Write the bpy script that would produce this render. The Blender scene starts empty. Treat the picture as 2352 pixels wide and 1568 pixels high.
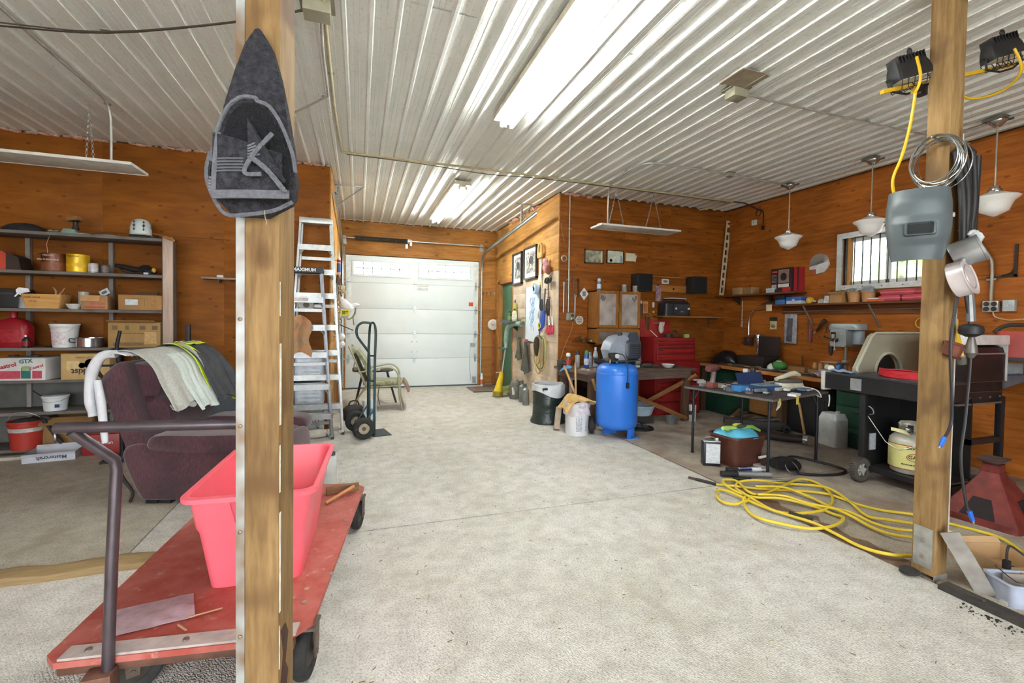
import bpy, bmesh, math, random
from math import sin, cos, pi, radians as rad
from mathutils import Vector, Matrix, Euler
random.seed(7)
SC = bpy.context.scene
COL = SC.collection

# ------------------------------------------------------------------ camera
def setup_camera():
    W, F, yaw, pitch, roll, h, sy = 2352, 1039.74, .3268, .024, .0148, 1.5, -25.19
    f = Vector((sin(yaw)*cos(pitch), cos(yaw)*cos(pitch), -sin(pitch)))
    r = Vector((cos(yaw), -sin(yaw), 0)); u = r.cross(f)
    r2 = r*cos(roll)+u*sin(roll); u2 = u*cos(roll)-r*sin(roll)
    cam = bpy.data.cameras.new('camera'); o = bpy.data.objects.new('camera', cam); COL.objects.link(o)
    M = Matrix((r2, u2, -f)).transposed().to_4x4(); M.translation = (0, 0, h)
    o.matrix_world = M
    cam.sensor_fit = 'HORIZONTAL'; cam.sensor_width = 36; cam.lens = 36*F/W
    cam.shift_y = sy/W
    cam.clip_start = .02; cam.clip_end = 300
    SC.camera = o
setup_camera()

# ------------------------------------------------------------------ world, exposure
SC.view_settings.view_transform = 'Standard'
SC.view_settings.look = 'None'
SC.view_settings.gamma = 1
SC.view_settings.use_curve_mapping = False
SC.view_settings.exposure = 1.56
SC.cycles.use_denoising = True
SC.cycles.max_bounces = 4
SC.cycles.diffuse_bounces = 3
SC.cycles.glossy_bounces = 2
SC.cycles.transmission_bounces = 4
SC.cycles.transparent_max_bounces = 4
SC.cycles.use_adaptive_sampling = True
SC.cycles.adaptive_threshold = .16
SC.cycles.adaptive_min_samples = 12
SC.cycles.sample_clamp_indirect = 6
SC.cycles.caustics_reflective = False
SC.cycles.caustics_refractive = False
def setup_world():                        # overcast white sky
    w = bpy.data.worlds.new('overcast'); SC.world = w; w.use_nodes = True
    b = w.node_tree.nodes['Background']
    b.inputs[0].default_value = (.9, .96, 1, 1); b.inputs[1].default_value = 3.2
setup_world()
def area(name, loc, rot, sx, sy, power, col=(1, 1, 1)):
    l = bpy.data.lights.new(name, 'AREA'); l.shape = 'RECTANGLE'; l.size = sx; l.size_y = sy
    l.energy = power; l.color = col
    o = bpy.data.objects.new(name, l); COL.objects.link(o); o.location = loc; o.rotation_euler = rot
    o['kind'] = 'helper'
    return o
# portals: they give off nothing themselves, they only guide the sky's light through the window and the assumed, unseen rear doorway
for o in (area('doorway_portal', (-.75, -4.0, 1.6), (rad(90), 0, 0), 7.5, 3.1, 1),
          area('window_portal', (6.40, 3.93, 2.34), (0, rad(90), 0), .7, 1.1, 1)):
    o.data.cycles.is_portal = True

# ------------------------------------------------------------------ materials
def lin(h):
    h = h.lstrip('#'); o = []
    for i in (0, 2, 4):
        c = int(h[i:i+2], 16)/255
        o.append(c/12.92 if c <= .04045 else ((c+.055)/1.055)**2.4)
    return tuple(o)
_M = {}
class NT:
    def __init__(s, name):
        s.m = bpy.data.materials.new(name); s.m.use_nodes = True
        s.t = s.m.node_tree; s.b = s.t.nodes['Principled BSDF']
    def n(s, typ, **k):
        o = s.t.nodes.new(typ)
        for a, v in k.items():
            if a[:1] == '_': o.inputs[int(a[1:])].default_value = v
            else: setattr(o, a, v)
        return o
    def l(s, a, ai, b, bi): s.t.links.new(a.outputs[ai], b.inputs[bi])
    def coords(s, which='Object', scale=(1, 1, 1), rot=(0, 0, 0)):
        c = s.n('ShaderNodeTexCoord'); mp = s.n('ShaderNodeMapping')
        mp.inputs['Scale'].default_value = scale; mp.inputs['Rotation'].default_value = rot
        s.l(c, which, mp, 0); return mp
    def noise(s, mp, scale, detail=2, rough=.6):
        n = s.n('ShaderNodeTexNoise'); n.inputs['Scale'].default_value = scale
        n.inputs['Detail'].default_value = detail; n.inputs['Roughness'].default_value = rough
        s.l(mp, 0, n, 'Vector'); return n
    def ramp(s, src, stops, out=0):
        r = s.n('ShaderNodeValToRGB'); e = r.color_ramp.elements
        while len(e) > 1: e.remove(e[-1])
        for i, (p, c) in enumerate(stops):
            x = e[0] if i == 0 else e.new(p)
            x.position = p; x.color = (*c, 1) if len(c) == 3 else c
        s.l(src, out, r, 0); return r
    def mix(s, fac, a, b, mode='MIX'):
        x = s.n('ShaderNodeMix', data_type='RGBA', blend_type=mode)
        for v, i in ((fac, 0), (a, 6), (b, 7)):
            if isinstance(v, tuple) and hasattr(v[0], 'outputs'): s.l(v[0], v[1], x, i)
            elif isinstance(v, tuple): x.inputs[i].default_value = (*v, 1)[:4]
            else: x.inputs[i].default_value = v
        return x
    def bump(s, src, out, strength, dist=.01):
        b = s.n('ShaderNodeBump'); b.inputs['Strength'].default_value = strength
        b.inputs['Distance'].default_value = dist
        s.l(src, out, b, 'Height'); s.l(b, 0, s.b, 'Normal'); return b
    def set(s, **k):
        for a, v in k.items(): s.b.inputs[a.replace('_', ' ')].default_value = v
def mt(col, rough=.55, metal=0, var=.12, vs=9, bump=0, bs=60, col2=None, trans=0, alpha=1, emit=0, ior=1.45):
    """plain procedural material: a colour broken up by noise, optional bump"""
    key = (col, rough, metal, var, vs, bump, bs, col2, trans, alpha, emit)
    if key in _M: return _M[key]
    s = NT('mat_'+col.strip('#')+'_%d' % len(_M)); c = lin(col)
    a = tuple(max(0, x*(1-var)) for x in c); b = tuple(min(1, x*(1+var)) for x in c)
    if col2: b = lin(col2)
    mp = s.coords(); n = s.noise(mp, vs)
    r = s.ramp(n, [(.33, a), (.67, b)]); s.l(r, 0, s.b, 'Base Color')
    s.set(Roughness=rough, Metallic=metal)
    if bump:
        n2 = s.noise(mp, bs, 1); s.bump(n2, 0, bump)
    if trans: s.set(Transmission_Weight=trans, IOR=ior)
    if alpha < 1: s.set(Alpha=alpha)
    if emit:
        s.l(r, 0, s.b, 'Emission Color'); s.set(Emission_Strength=emit)
    _M[key] = s.m
    return s.m
def wood(c1, c2, scale=6, rough=.6, axis='X', knots=0, rnd=.25, stretch=12, bump=.15, dirt=None, key=None):
    """board grain running along one object axis, tone shifted per object"""
    k = ('wood', c1, c2, scale, rough, axis, knots, rnd, stretch, dirt)
    if k in _M: return _M[k]
    s = NT('wood_'+c1.strip('#')+axis)
    sc = {'X': (1, stretch, stretch), 'Y': (stretch, 1, stretch), 'Z': (stretch, stretch, 1)}[axis]
    mp = s.coords('Object', sc)
    inf = s.n('ShaderNodeObjectInfo'); ad = s.n('ShaderNodeVectorMath', operation='ADD')
    ml = s.n('ShaderNodeVectorMath', operation='SCALE'); ml.inputs['Scale'].default_value = 37.0
    cb = s.n('ShaderNodeCombineXYZ'); s.l(inf, 'Random', cb, 0); s.l(inf, 'Random', cb, 1); s.l(inf, 'Random', cb, 2)
    s.l(cb, 0, ml, 0); s.l(mp, 0, ad, 0); s.l(ml, 0, ad, 1)
    n = s.noise(ad, scale, 3, .65)
    r = s.ramp(n, [(.3, lin(c1)), (.7, lin(c2))])
    mp2 = s.coords('Object'); n2 = s.noise(mp2, 1.3, 1)
    r2 = s.ramp(n2, [(.3, (.72, .70, .68)), (.7, (1.15, 1.15, 1.15))])
    x = s.mix(1.0, (r, 0), (r2, 0), 'MULTIPLY')
    mr = s.n('ShaderNodeMapRange'); mr.inputs[3].default_value = 1-rnd; mr.inputs[4].default_value = 1+rnd
    s.l(inf, 'Random', mr, 0)
    x2 = s.n('ShaderNodeVectorMath', operation='SCALE'); s.l(x, 2, x2, 0); s.l(mr, 0, x2, 'Scale')
    last, lo = x2, 0
    if knots:
        ks, kr = {'X': ((.7, 1, 1.2), (rad(90), 0, 0)), 'Y': ((1, .7, 1.2), (0, rad(90), 0)), 'Z': ((1, 1, .6), (rad(90), 0, rad(45)))}[axis]
        mp3 = s.coords('Object', ks, kr); ad3 = s.n('ShaderNodeVectorMath', operation='ADD'); s.l(mp3, 0, ad3, 0); s.l(ml, 0, ad3, 1)
        v = s.n('ShaderNodeTexVoronoi', voronoi_dimensions='2D'); v.inputs['Scale'].default_value = knots; s.l(ad3, 0, v, 'Vector')
        rk = s.ramp(v, [(.0, (.25, .18, .13)), (.03, (.4, .3, .22)), (.075, (1, 1, 1))])
        x3 = s.mix(.65, (last, lo), (rk, 0), 'MULTIPLY'); last, lo = x3, 2
    if dirt:
        n4 = s.noise(mp2, 3.5, 2); rd = s.ramp(n4, [(.52, (0, 0, 0)), (.66, (1, 1, 1))])
        x4 = s.mix((rd, 0), (last, lo), lin(dirt)); last, lo = x4, 2
    s.l(last, lo, s.b, 'Base Color'); s.set(Roughness=rough, Specular_IOR_Level=.25)
    s.bump(n, 0, bump, .004)
    _M[k] = s.m
    return s.m

# ------------------------------------------------------------------ mesh builder
I4 = Matrix.Identity(4)
def T(x=0, y=0, z=0, rx=0, ry=0, rz=0, s=1):
    sv = s if isinstance(s, tuple) else (s, s, s)
    return Matrix.Translation((x, y, z)) @ Euler((rad(rx), rad(ry), rad(rz))).to_matrix().to_4x4() @ Matrix.Diagonal((*sv, 1))
class G:
    def __init__(s): s.v = []; s.f = []
    def __add__(s, o): s.add(o.v, o.f); return s
    def add(s, vs, fs, M=None):
        o = len(s.v)
        s.v += [tuple(M @ Vector(p)) for p in vs] if M else [tuple(p) for p in vs]
        s.f += [tuple(i+o for i in f) for f in fs]
        return s
    def box(s, x, y, z, sx, sy, sz, M=None, bv=0):
        """box centred at x, y, z (before M)"""
        hx, hy, hz = sx/2, sy/2, sz/2
        if not bv:
            vs = [(x+a*hx, y+b*hy, z+c*hz) for a in (-1, 1) for b in (-1, 1) for c in (-1, 1)]
            return s.add(vs, [(0, 1, 3, 2), (4, 6, 7, 5), (0, 4, 5, 1), (2, 3, 7, 6), (0, 2, 6, 4), (1, 5, 7, 3)], M)
        bm = bmesh.new(); bmesh.ops.create_cube(bm, size=1)
        for q in bm.verts: q.co = Vector((x+q.co.x*sx, y+q.co.y*sy, z+q.co.z*sz))
        b = min(bv, .45*min(sx, sy, sz))
        bmesh.ops.bevel(bm, geom=list(bm.edges), offset=b, segments=2, profile=.6, affect='EDGES')
        return s.bm(bm, M)
    def bm(s, bm, M=None):
        bm.verts.index_update()
        vs = [q.co.copy() for q in bm.verts]; fs = [tuple(q.index for q in f.verts) for f in bm.faces]
        bm.free(); return s.add(vs, fs, M)
    def bx(s, x0, x1, y0, y1, z0, z1, M=None, bv=0):
        return s.box((x0+x1)/2, (y0+y1)/2, (z0+z1)/2, abs(x1-x0), abs(y1-y0), abs(z1-z0), M, bv)
    def cyl(s, p0, p1, r0, r1=None, n=16, M=None, cap=True):
        return s.tube([p0, p1], [r0, r0 if r1 is None else r1], n, M=M, cap=cap)
    def tube(s, pts, r, n=8, closed=False, M=None, cap=True, smooth=0):
        pts = [Vector(p) for p in pts]
        rs = list(r) if isinstance(r, (list, tuple)) else [r]*len(pts)
        if smooth: pts, rs = spline(pts, rs, smooth, closed)
        m = len(pts); vs = []; prev = None
        for i, p in enumerate(pts):
            a = pts[(i-1) % m] if (closed or i) else p; b = pts[(i+1) % m] if (closed or i < m-1) else p
            t = (b-a).normalized() if (b-a).length > 1e-9 else Vector((0, 0, 1))
            if prev is None:
                u = t.cross(Vector((0, 0, 1)));
                if u.length < 1e-3: u = t.cross(Vector((1, 0, 0)))
            else:
                u = prev - t*prev.dot(t)
                if u.length < 1e-6: u = t.cross(Vector((.3, .5, .8)))
            u.normalize(); prev = u; w = t.cross(u)
            for k in range(n):
                g = 2*pi*k/n; vs.append(p+(u*cos(g)+w*sin(g))*rs[i])
        fs = []
        for i in range(m if closed else m-1):
            j = (i+1) % m
            for k in range(n):
                l = (k+1) % n; fs.append((i*n+k, j*n+k, j*n+l, i*n+l))
        if cap and not closed:
            fs.append(tuple(range(n))); fs.append(tuple((m-1)*n+k for k in reversed(range(n))))
        return s.add(vs, fs, M)
    def ring(s, R, r, n=32, k=8, M=None):
        return s.tube([(R*cos(2*pi*i/n), R*sin(2*pi*i/n), 0) for i in range(n)], r, k, True, M)
    def lathe(s, prof, n=24, M=None, a0=0, a1=360):
        """profile of (radius, z) turned about z; full turn by default"""
        full = abs(a1-a0) >= 360; m = n if full else n+1; vs = []; fs = []
        for r, z in prof:
            for k in range(m):
                a = rad(a0+(a1-a0)*k/n); vs.append((r*cos(a), r*sin(a), z))
        for i in range(len(prof)-1):
            for k in range(n):
                l = (k+1) % m; fs.append((i*m+k, i*m+l, (i+1)*m+l, (i+1)*m+k))
        if full:
            if prof[0][0] > 1e-4: fs.append(tuple(reversed(range(m))))
            if prof[-1][0] > 1e-4: fs.append(tuple((len(prof)-1)*m+k for k in range(m)))
        return s.add(vs, fs, M)
    def ell(s, x, y, z, rx, ry, rz, n=16, M=None):
        K = Matrix.Translation((x, y, z)) @ Matrix.Diagonal((rx, ry, rz, 1))
        k = n//2
        return s.lathe([(max(1e-5, sin(pi*i/k)), -cos(pi*i/k)) for i in range(k+1)], n, (M @ K) if M else K)
    def prism(s, pts, z0, z1, M=None):
        """polygon (x, y) extruded from z0 to z1"""
        n = len(pts)
        vs = [(p[0], p[1], z0) for p in pts]+[(p[0], p[1], z1) for p in pts]
        fs = [tuple(reversed(range(n))), tuple(range(n, 2*n))]+[(i, (i+1) % n, n+(i+1) % n, n+i) for i in range(n)]
        return s.add(vs, fs, M)
    def loft(s, rings, M=None, cap=True):
        """rings: lists of points of equal length joined one to the next"""
        n = len(rings[0]); vs = [p for r in rings for p in r]; fs = []
        for i in range(len(rings)-1):
            for k in range(n):
                l = (k+1) % n; fs.append((i*n+k, i*n+l, (i+1)*n+l, (i+1)*n+k))
        if cap: fs += [tuple(reversed(range(n))), tuple((len(rings)-1)*n+k for k in range(n))]
        return s.add(vs, fs, M)
    def sheet(s, fn, nu, nv, th=.003, M=None):
        """fn(u, v) -> point; a cloth or paper with real thickness"""
        P0 = [[Vector(fn(i/nu, j/nv)) for j in range(nv+1)] for i in range(nu+1)]
        vs = []; fs = []; w = nv+1
        N = []
        for i in range(nu+1):
            for j in range(nv+1):
                du = P0[min(i+1, nu)][j]-P0[max(i-1, 0)][j]; dv = P0[i][min(j+1, nv)]-P0[i][max(j-1, 0)]
                q = du.cross(dv); N.append(q.normalized() if q.length > 1e-12 else Vector((0, 0, 1)))
        for sg in (.5, -.5):
            for i in range(nu+1):
                for j in range(nv+1): vs.append(P0[i][j]+N[i*w+j]*th*sg)
        K = (nu+1)*w
        for i in range(nu):
            for j in range(nv):
                a, b, c, d = i*w+j, (i+1)*w+j, (i+1)*w+j+1, i*w+j+1
                fs.append((a, b, c, d)); fs.append((K+d, K+c, K+b, K+a))
        for i in range(nu):
            a, b = i*w, (i+1)*w; fs.append((b, a, K+a, K+b)); a, b = i*w+nv, (i+1)*w+nv; fs.append((a, b, K+b, K+a))
        for j in range(nv):
            a, b = j, j+1; fs.append((a, b, K+b, K+a)); a, b = nu*w+j, nu*w+j+1; fs.append((b, a, K+a, K+b))
        return s.add(vs, fs, M)
def spline(pts, rs, k, closed=False):
    m = len(pts); op = []; orr = []
    rng = range(m if closed else m-1)
    for i in rng:
        g = lambda j: pts[j % m] if closed else pts[max(0, min(m-1, j))]
        a, b, c, d = g(i-1), g(i), g(i+1), g(i+2); r0, r1 = rs[i], rs[(i+1) % m]
        for q in range(k):
            t = q/k
            op.append(.5*((2*b)+(c-a)*t+(2*a-5*b+4*c-d)*t*t+(3*b-a-3*c+d)*t**3)); orr.append(r0+(r1-r0)*t)
    if not closed: op.append(pts[-1]); orr.append(rs[-1])
    return op, orr
def rrect(w, h, r, n=4):
    """rounded rectangle outline centred on the origin"""
    o = []
    for cx, cy, a in ((w/2-r, h/2-r, 0), (-w/2+r, h/2-r, 90), (-w/2+r, -h/2+r, 180), (w/2-r, -h/2+r, 270)):
        for i in range(n+1):
            g = rad(a+90*i/n); o.append((cx+r*cos(g), cy+r*sin(g)))
    return o
def rbox(w, d, z0, z1, r=.02, t=1.0, M=None, n=4, g=None):
    """rounded upright block, top scaled by t"""
    g = g or G(); a = rrect(w, d, r, n); b = rrect(w*t, d*t, r, n)
    return g.loft([[(x, y, z0) for x, y in a], [(x, y, z1) for x, y in b]], M)
def mesh(name, g, m, sm=35):
    me = bpy.data.meshes.new(name); me.from_pydata([tuple(p) for p in g.v], [], g.f)
    if sm:
        me.shade_smooth(); me.set_sharp_from_angle(angle=rad(sm))
    if m: me.materials.append(m)
    return me
def P(name, g, m, parent=None, sm=35, loc=None, **props):
    """one mesh object; a part when it has a parent"""
    o = bpy.data.objects.new(name, g if isinstance(g, bpy.types.Mesh) else mesh(name, g, m, sm)); COL.objects.link(o)
    if parent: o.parent = parent
    if loc: o.location = loc
    for k, v in props.items(): o[k] = v
    return o
def thing(name, label, cat, loc=(0, 0, 0), rz=0, group=None, rx=0, ry=0):
    o = bpy.data.objects.new(name, None); COL.objects.link(o); o.empty_display_size = .05
    o.location = loc; o.rotation_euler = (rad(rx), rad(ry), rad(rz)); o['label'] = label; o['category'] = cat
    if group: o['group'] = group
    return o
def single(name, g, m, label, cat, loc=(0, 0, 0), rz=0, group=None, sm=35, rx=0, ry=0):
    o = P(name, g, m, None, sm); o.location = loc; o.rotation_euler = (rad(rx), rad(ry), rad(rz))
    o['label'] = label; o['category'] = cat
    if group: o['group'] = group
    return o
def struct(name, g, m, parent=None, sm=35):
    o = P(name, g, m, parent, sm)
    if not parent: o['kind'] = 'structure'
    return o
def copy_tree(o, parent=None):
    c = o.copy(); COL.objects.link(c); c.parent = parent
    for ch in [x for x in o.children]: copy_tree(ch, c)
    return c
def text(body, size, m, M, parent, name='lettering', ext=.0008, bold=0, spx=1.0, align='CENTER'):
    cu = bpy.data.curves.new('txt', 'FONT'); cu.body = body; cu.size = size; cu.extrude = ext
    cu.align_x = align; cu.align_y = 'CENTER'; cu.offset = bold; cu.space_character = spx; cu.resolution_u = 2
    t = bpy.data.objects.new('txt', cu); COL.objects.link(t)
    dg = bpy.context.evaluated_depsgraph_get()
    me = bpy.data.meshes.new_from_object(t.evaluated_get(dg)); bpy.data.objects.remove(t); bpy.data.curves.remove(cu)
    me.transform(M); me.materials.clear(); me.materials.append(m)
    return P(name, me, None, parent)
# matrices for flat things: local x right, local y up, local z towards the viewer
def onY(x, y, z, s=1): return Matrix.Translation((x, y, z)) @ Matrix(((1, 0, 0), (0, 0, -1), (0, 1, 0))).to_4x4()   # faces -Y
def onXw(x, y, z): return Matrix.Translation((x, y, z)) @ Matrix(((0, 0, -1), (-1, 0, 0), (0, 1, 0))).to_4x4()      # on a right-hand wall, faces -X
def onXe(x, y, z): return Matrix.Translation((x, y, z)) @ Matrix(((0, 0, 1), (1, 0, 0), (0, 1, 0))).to_4x4()        # on a left-hand wall, faces +X
# ------------------------------------------------------------------ the shell
C, Y1, Y2, XL, XR, XW = 3.506, 6.52, 9.93, -.37, 2.97, 6.25
XO, YB = -5.6, -4.0                       # left wall and rear wall, out of view
PITCH = .173
def concrete(name, c1, c2, stain, rust=None, broom=1.0):
    s = NT(name); mp = s.coords('Object'); mps = s.coords('Object', (1, 1, 1), (0, 0, rad(-35)))
    n1 = s.noise(mp, .8, 2); n2 = s.noise(mp, 7, 3, .7); n3 = s.noise(mp, 90, 2, .7)
    r1 = s.ramp(n1, [(.35, lin(c1)), (.65, lin(c2))])
    r2 = s.ramp(n2, [(.3, (.80, .79, .77)), (.62, (1.06, 1.06, 1.05))])
    x = s.mix(1.0, (r1, 0), (r2, 0), 'MULTIPLY')
    r3 = s.ramp(n3, [(.36, (.62, .60, .56)), (.5, (1.0, 1.0, 1.0)), (.75, (1.1, 1.1, 1.1))])
    x2 = s.mix(.8, (x, 2), (r3, 0), 'MULTIPLY')
    n4 = s.noise(mp, 2.2, 3, .7); r4 = s.ramp(n4, [(.56, (0, 0, 0)), (.72, (.55, .55, .55))])
    x3 = s.mix((r4, 0), (x2, 2), lin(stain)); last = x3
    if rust:
        n5 = s.noise(mp, 1.1, 3, .7); r5 = s.ramp(n5, [(.47, (0, 0, 0)), (.66, (.7, .7, .7))])
        last = s.mix((r5, 0), (x3, 2), lin(rust))
    s.l(last, 2, s.b, 'Base Color'); s.set(Roughness=.82)
    w = s.n('ShaderNodeTexWave', wave_type='BANDS', bands_direction='X'); s.l(mps, 0, w, 'Vector')
    w.inputs['Scale'].default_value = 26; w.inputs['Distortion'].default_value = 7; w.inputs['Detail'].default_value = 1
    w.inputs['Detail Scale'].default_value = 2.5
    ad = s.n('ShaderNodeMath', operation='MULTIPLY_ADD'); ad.inputs[1].default_value = .55*broom
    s.l(w, 0, ad, 0); s.l(n3, 0, ad, 2)
    s.bump(ad, 0, .55, .006)
    return s.m
m_floor = concrete('concrete_broomed', '#d0ccc4', '#dedad5', '#b5ad9b')
m_floorR = concrete('concrete_stained', '#b0a698', '#c4bbae', '#8c7a66', '#846a5a')
m_floorL = concrete('concrete_bay', '#b9b2a2', '#cac4b6', '#9c927e')
g = G().bx(XO, 3.19, YB-.2, 3.30, -.2, 0)
floor = struct('floor', g, m_floor)
P('slab', G().bx(-1.35, 3.19, 3.312, Y1+.0, -.2, 0), m_floor, floor)
P('slab', G().bx(XL-.05, XR+.05, Y1, Y2+.2, -.2, 0), m_floor, floor)
P('slab', G().bx(3.215, XW, 3.312, Y1, -.2, 0), m_floorR, floor)
P('slab', G().bx(3.215, XW, YB, 3.30, -.2, 0), m_floorR, floor)
P('slab', G().bx(XO, -1.36, 3.312, Y1, -.2, 0.0), m_floorL, floor)
P('joint_bed', G().bx(XO, XW, YB, Y2, -.22, -.05), mt('#4a4238', .9), floor)
def stain_blob(x0, x1, y0, y1, n, seed):
    rd = random.Random(seed); a = []; b = []
    for i in range(n+1):
        y = y0+(y1-y0)*i/n; w = .6+.4*sin(pi*i/n); a.append((x0-rd.uniform(0, .03)*w, y)); b.append((x0+(x1-x0)*w*rd.uniform(.5, 1), y))
    return G().prism(a+b[::-1], 0, .0012)
P('rust_stain', stain_blob(3.19, 3.42, 1.82, 3.1, 16, 5), concrete('rusty_floor', '#7a6252', '#93796a', '#5f4638', '#5a3a2a'), floor)
# timber and steel edges let into the floor
def sill():
    g = G(); n = 14
    rr = []
    for i in range(n+1):
        x = -3.3+i*(3.3-1.0)/n; w = .008*sin(i*1.7); h = .045+.006*sin(i*2.3) if i else .02
        rr.append([(x, 3.19+w, -.01), (x, 3.31+w, -.01), (x, 3.31+w, h), (x, 3.27+w, h+.012), (x, 3.19+w, h-.004)])
    return g.loft(rr)
o = P('trim_1', sill(), wood('#8a7352', '#a58c66', 5, .8, 'X', 0, .05), None); o['kind'] = 'structure'
o = P('trim_2', G().bx(3.14, 3.235, -2.5, 1.63, 0, .028, bv=.006), mt('#3f3b38', .75, 0, .3, 14, .3, 60), None); o['kind'] = 'structure'
for i in range(7): P('bolt', G().lathe([(.008, 0), (.008, .004), (.001, .006)], 8, T(3.187, 1.45-.42*i, .028)), mt('#6a655f', .5, .6), o)

# corrugated steel ceiling: sheets with ribs running along Y
def ceiling_mat():
    s = NT('ceiling_steel'); mp = s.coords('Object'); n = s.noise(mp, 1.6, 2, .7); n2 = s.noise(mp, 30, 3, .75)
    r = s.ramp(n, [(.3, lin('#e4e6df')), (.7, lin('#f0f1ec'))])
    r2 = s.ramp(n2, [(.30, (.72, .69, .62)), (.44, (1, 1, 1))])
    x = s.mix(.7, (r, 0), (r2, 0), 'MULTIPLY'); s.l(x, 2, s.b, 'Base Color')
    s.set(Roughness=.42, Metallic=.05); return s.m
m_ceil = ceiling_mat()
ribprof = [(0, 0), (.024, .0), (.036, -.024), (.058, -.024), (.070, 0), (.100, 0), (.105, -.0025), (.110, 0), (.138, 0), (.143, -.0025), (.148, 0)]
def sheet_mesh(nr, y0, y1):
    g = G(); pts = []
    for k in range(nr):
        pts += [(k*PITCH+x, z) for x, z in ribprof]
    pts.append((nr*PITCH, 0)); n = len(pts)
    vs = [(x, y0, z) for x, z in pts]+[(x, y1, z) for x, z in pts]+[(pts[0][0], y0, .004), (pts[-1][0], y0, .004), (pts[0][0], y1, .004), (pts[-1][0], y1, .004)]
    fs = [(i, i+1, n+i+1, n+i) for i in range(n-1)]+[(2*n, 2*n+1, 2*n+3, 2*n+2)]
    return mesh('ceiling_sheet', g.add(vs, fs), m_ceil, 20)
ceil = struct('ceiling', G().bx(XO-.1, XW+.1, YB-.1, Y2+.2, C+.03, C+.13), mt('#b5ae9c', .9))
NR = 5; sw = NR*PITCH
nx = int((XW-XO)/sw)+1
rows = [(YB, .05, 0), (.03, 3.01, .0), (2.985, 5.75, -.004), (5.72, Y2, .0)]
for j, (a, b, dz) in enumerate(rows):
    me = None
    for i in range(nx):
        x = XW-(i+1)*sw
        if j == 3 and (x > XW or x+sw < XO): continue
        if me is None: me = sheet_mesh(NR, a, b)
        o = P('ceiling_sheet', me, None, ceil, loc=(x, 0, C+dz)); 
scr = mesh('screw', G().lathe([(.007, 0), (.007, -.004), (.002, -.007)], 6), mt('#8d8a80', .4, .7))

# plank walls
m_wall = wood('#7a410f', '#a05c1c', 3.2, .62, 'X', 3.0, .09, 9, .12)
m_wallY = wood('#955018', '#b86c2a', 3.2, .62, 'Y', 3.0, .09, 9, .12)
m_hallY = wood('#a8763a', '#c6944f', 3.0, .62, 'Y', 1.5, .10, 9, .12)
m_pale = wood('#cbb9a2', '#dccdb9', 3.0, .75, 'Y', 0, .04, 9, .12, dirt='#bfa78d')
m_wallD = wood('#94602a', '#b57f41', 3.2, .62, 'X', 1.7, .10, 9, .12)
m_back = mt('#4a2f17', .9)
BH = .2855; GAP = .0012
_pm = {}
def planks(wall, axis, a0, a1, z0, z1, at, face, m, th=.018, split=None):
    """boards stacked up a wall; axis the boards run along, at = wall plane, face = +1 or -1 room side"""
    k0 = math.floor(z0/BH)
    for k in range(k0, math.ceil(z1/BH)):
        lo, hi = max(z0, k*BH+GAP/2), min(z1, (k+1)*BH-GAP/2)
        if hi-lo < .01: continue
        cuts = [a0, a1]
        if split and a1-a0 > 2.2:
            c = a0+(a1-a0)*(.28+.44*((k*.618) % 1)); cuts = [a0, c, a1]
        for q in range(len(cuts)-1):
            p0, p1 = cuts[q]+(GAP/2 if q else 0), cuts[q+1]-(GAP/2 if q < len(cuts)-2 else 0)
            L = p1-p0; d = ((k*7+q*3) % 5)*.0003
            key = (axis, round(L, 3), round(hi-lo, 3), m.name)
            if key not in _pm:
                gg = G()
                if axis == 'X': gg.box(0, 0, 0, L, th, hi-lo, bv=.0016)
                else: gg.box(0, 0, 0, th, L, hi-lo, bv=.0016)
                _pm[key] = mesh('plank', gg, m, 30)
            c = (p0+p1)/2; zc = (lo+hi)/2; off = at+face*(th/2+d-.004)
            P('plank', _pm[key], None, wall, loc=(c, off, zc) if axis == 'X' else (off, c, zc))
w = struct('wall_back_left', G().bx(XO, XL, Y1+.0, Y1+.1, -.05, C), m_back)
m_ply = wood('#804611', '#9a5c1b', 2.6, .65, 'X', 3.6, .03, 5, .08)
pan = mesh('plywood_panel', G().box(0, 0, 0, 1.2195, .016, 2.4395, bv=.0006), m_ply, 30); pan2 = mesh('plywood_panel', G().box(0, 0, 0, 1.2195, .016, C-.02-2.4415, bv=.0006), m_ply, 30)
for i in range(5):
    x = XL-.61-1.22*i
    if i == 4: break
    P('plywood_panel', pan, None, w, loc=(x, Y1-.004, 1.2195)); P('plywood_panel', pan2, None, w, loc=(x, Y1-.0043, (2.4415+C-.02)/2))
w = struct('wall_back_right', G().bx(XR, XW, Y1, Y1+.1, -.05, C), m_back); planks(w, 'X', XR, XW, 0, C-.02, Y1, -1, m_wall, split=1)
w = struct('wall_hall_left', G().bx(XL-.1, XL, Y1+.1, Y2, -.05, C), m_back); planks(w, 'Y', Y1-.016, Y2, 0, C-.02, XL, 1, m_hallY)
# far wall round the overhead door
GX0, GX1, GZ = -.26, 2.56, 2.80
w = struct('wall_far', G().bx(XL-.1, XR+.1, Y2+.02, Y2+.12, GZ, C).bx(XL-.1, GX0, Y2+.02, Y2+.12, -.05, GZ).bx(GX1, XR+.1, Y2+.02, Y2+.12, -.05, GZ), m_back)
planks(w, 'X', XL, XR, GZ, C-.02, Y2+.02, -1, m_wallD); planks(w, 'X', XL, GX0, 0, GZ, Y2+.02, -1, m_wallD); planks(w, 'X', GX1, XR, 0, GZ, Y2+.02, -1, m_wallD)
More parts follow.
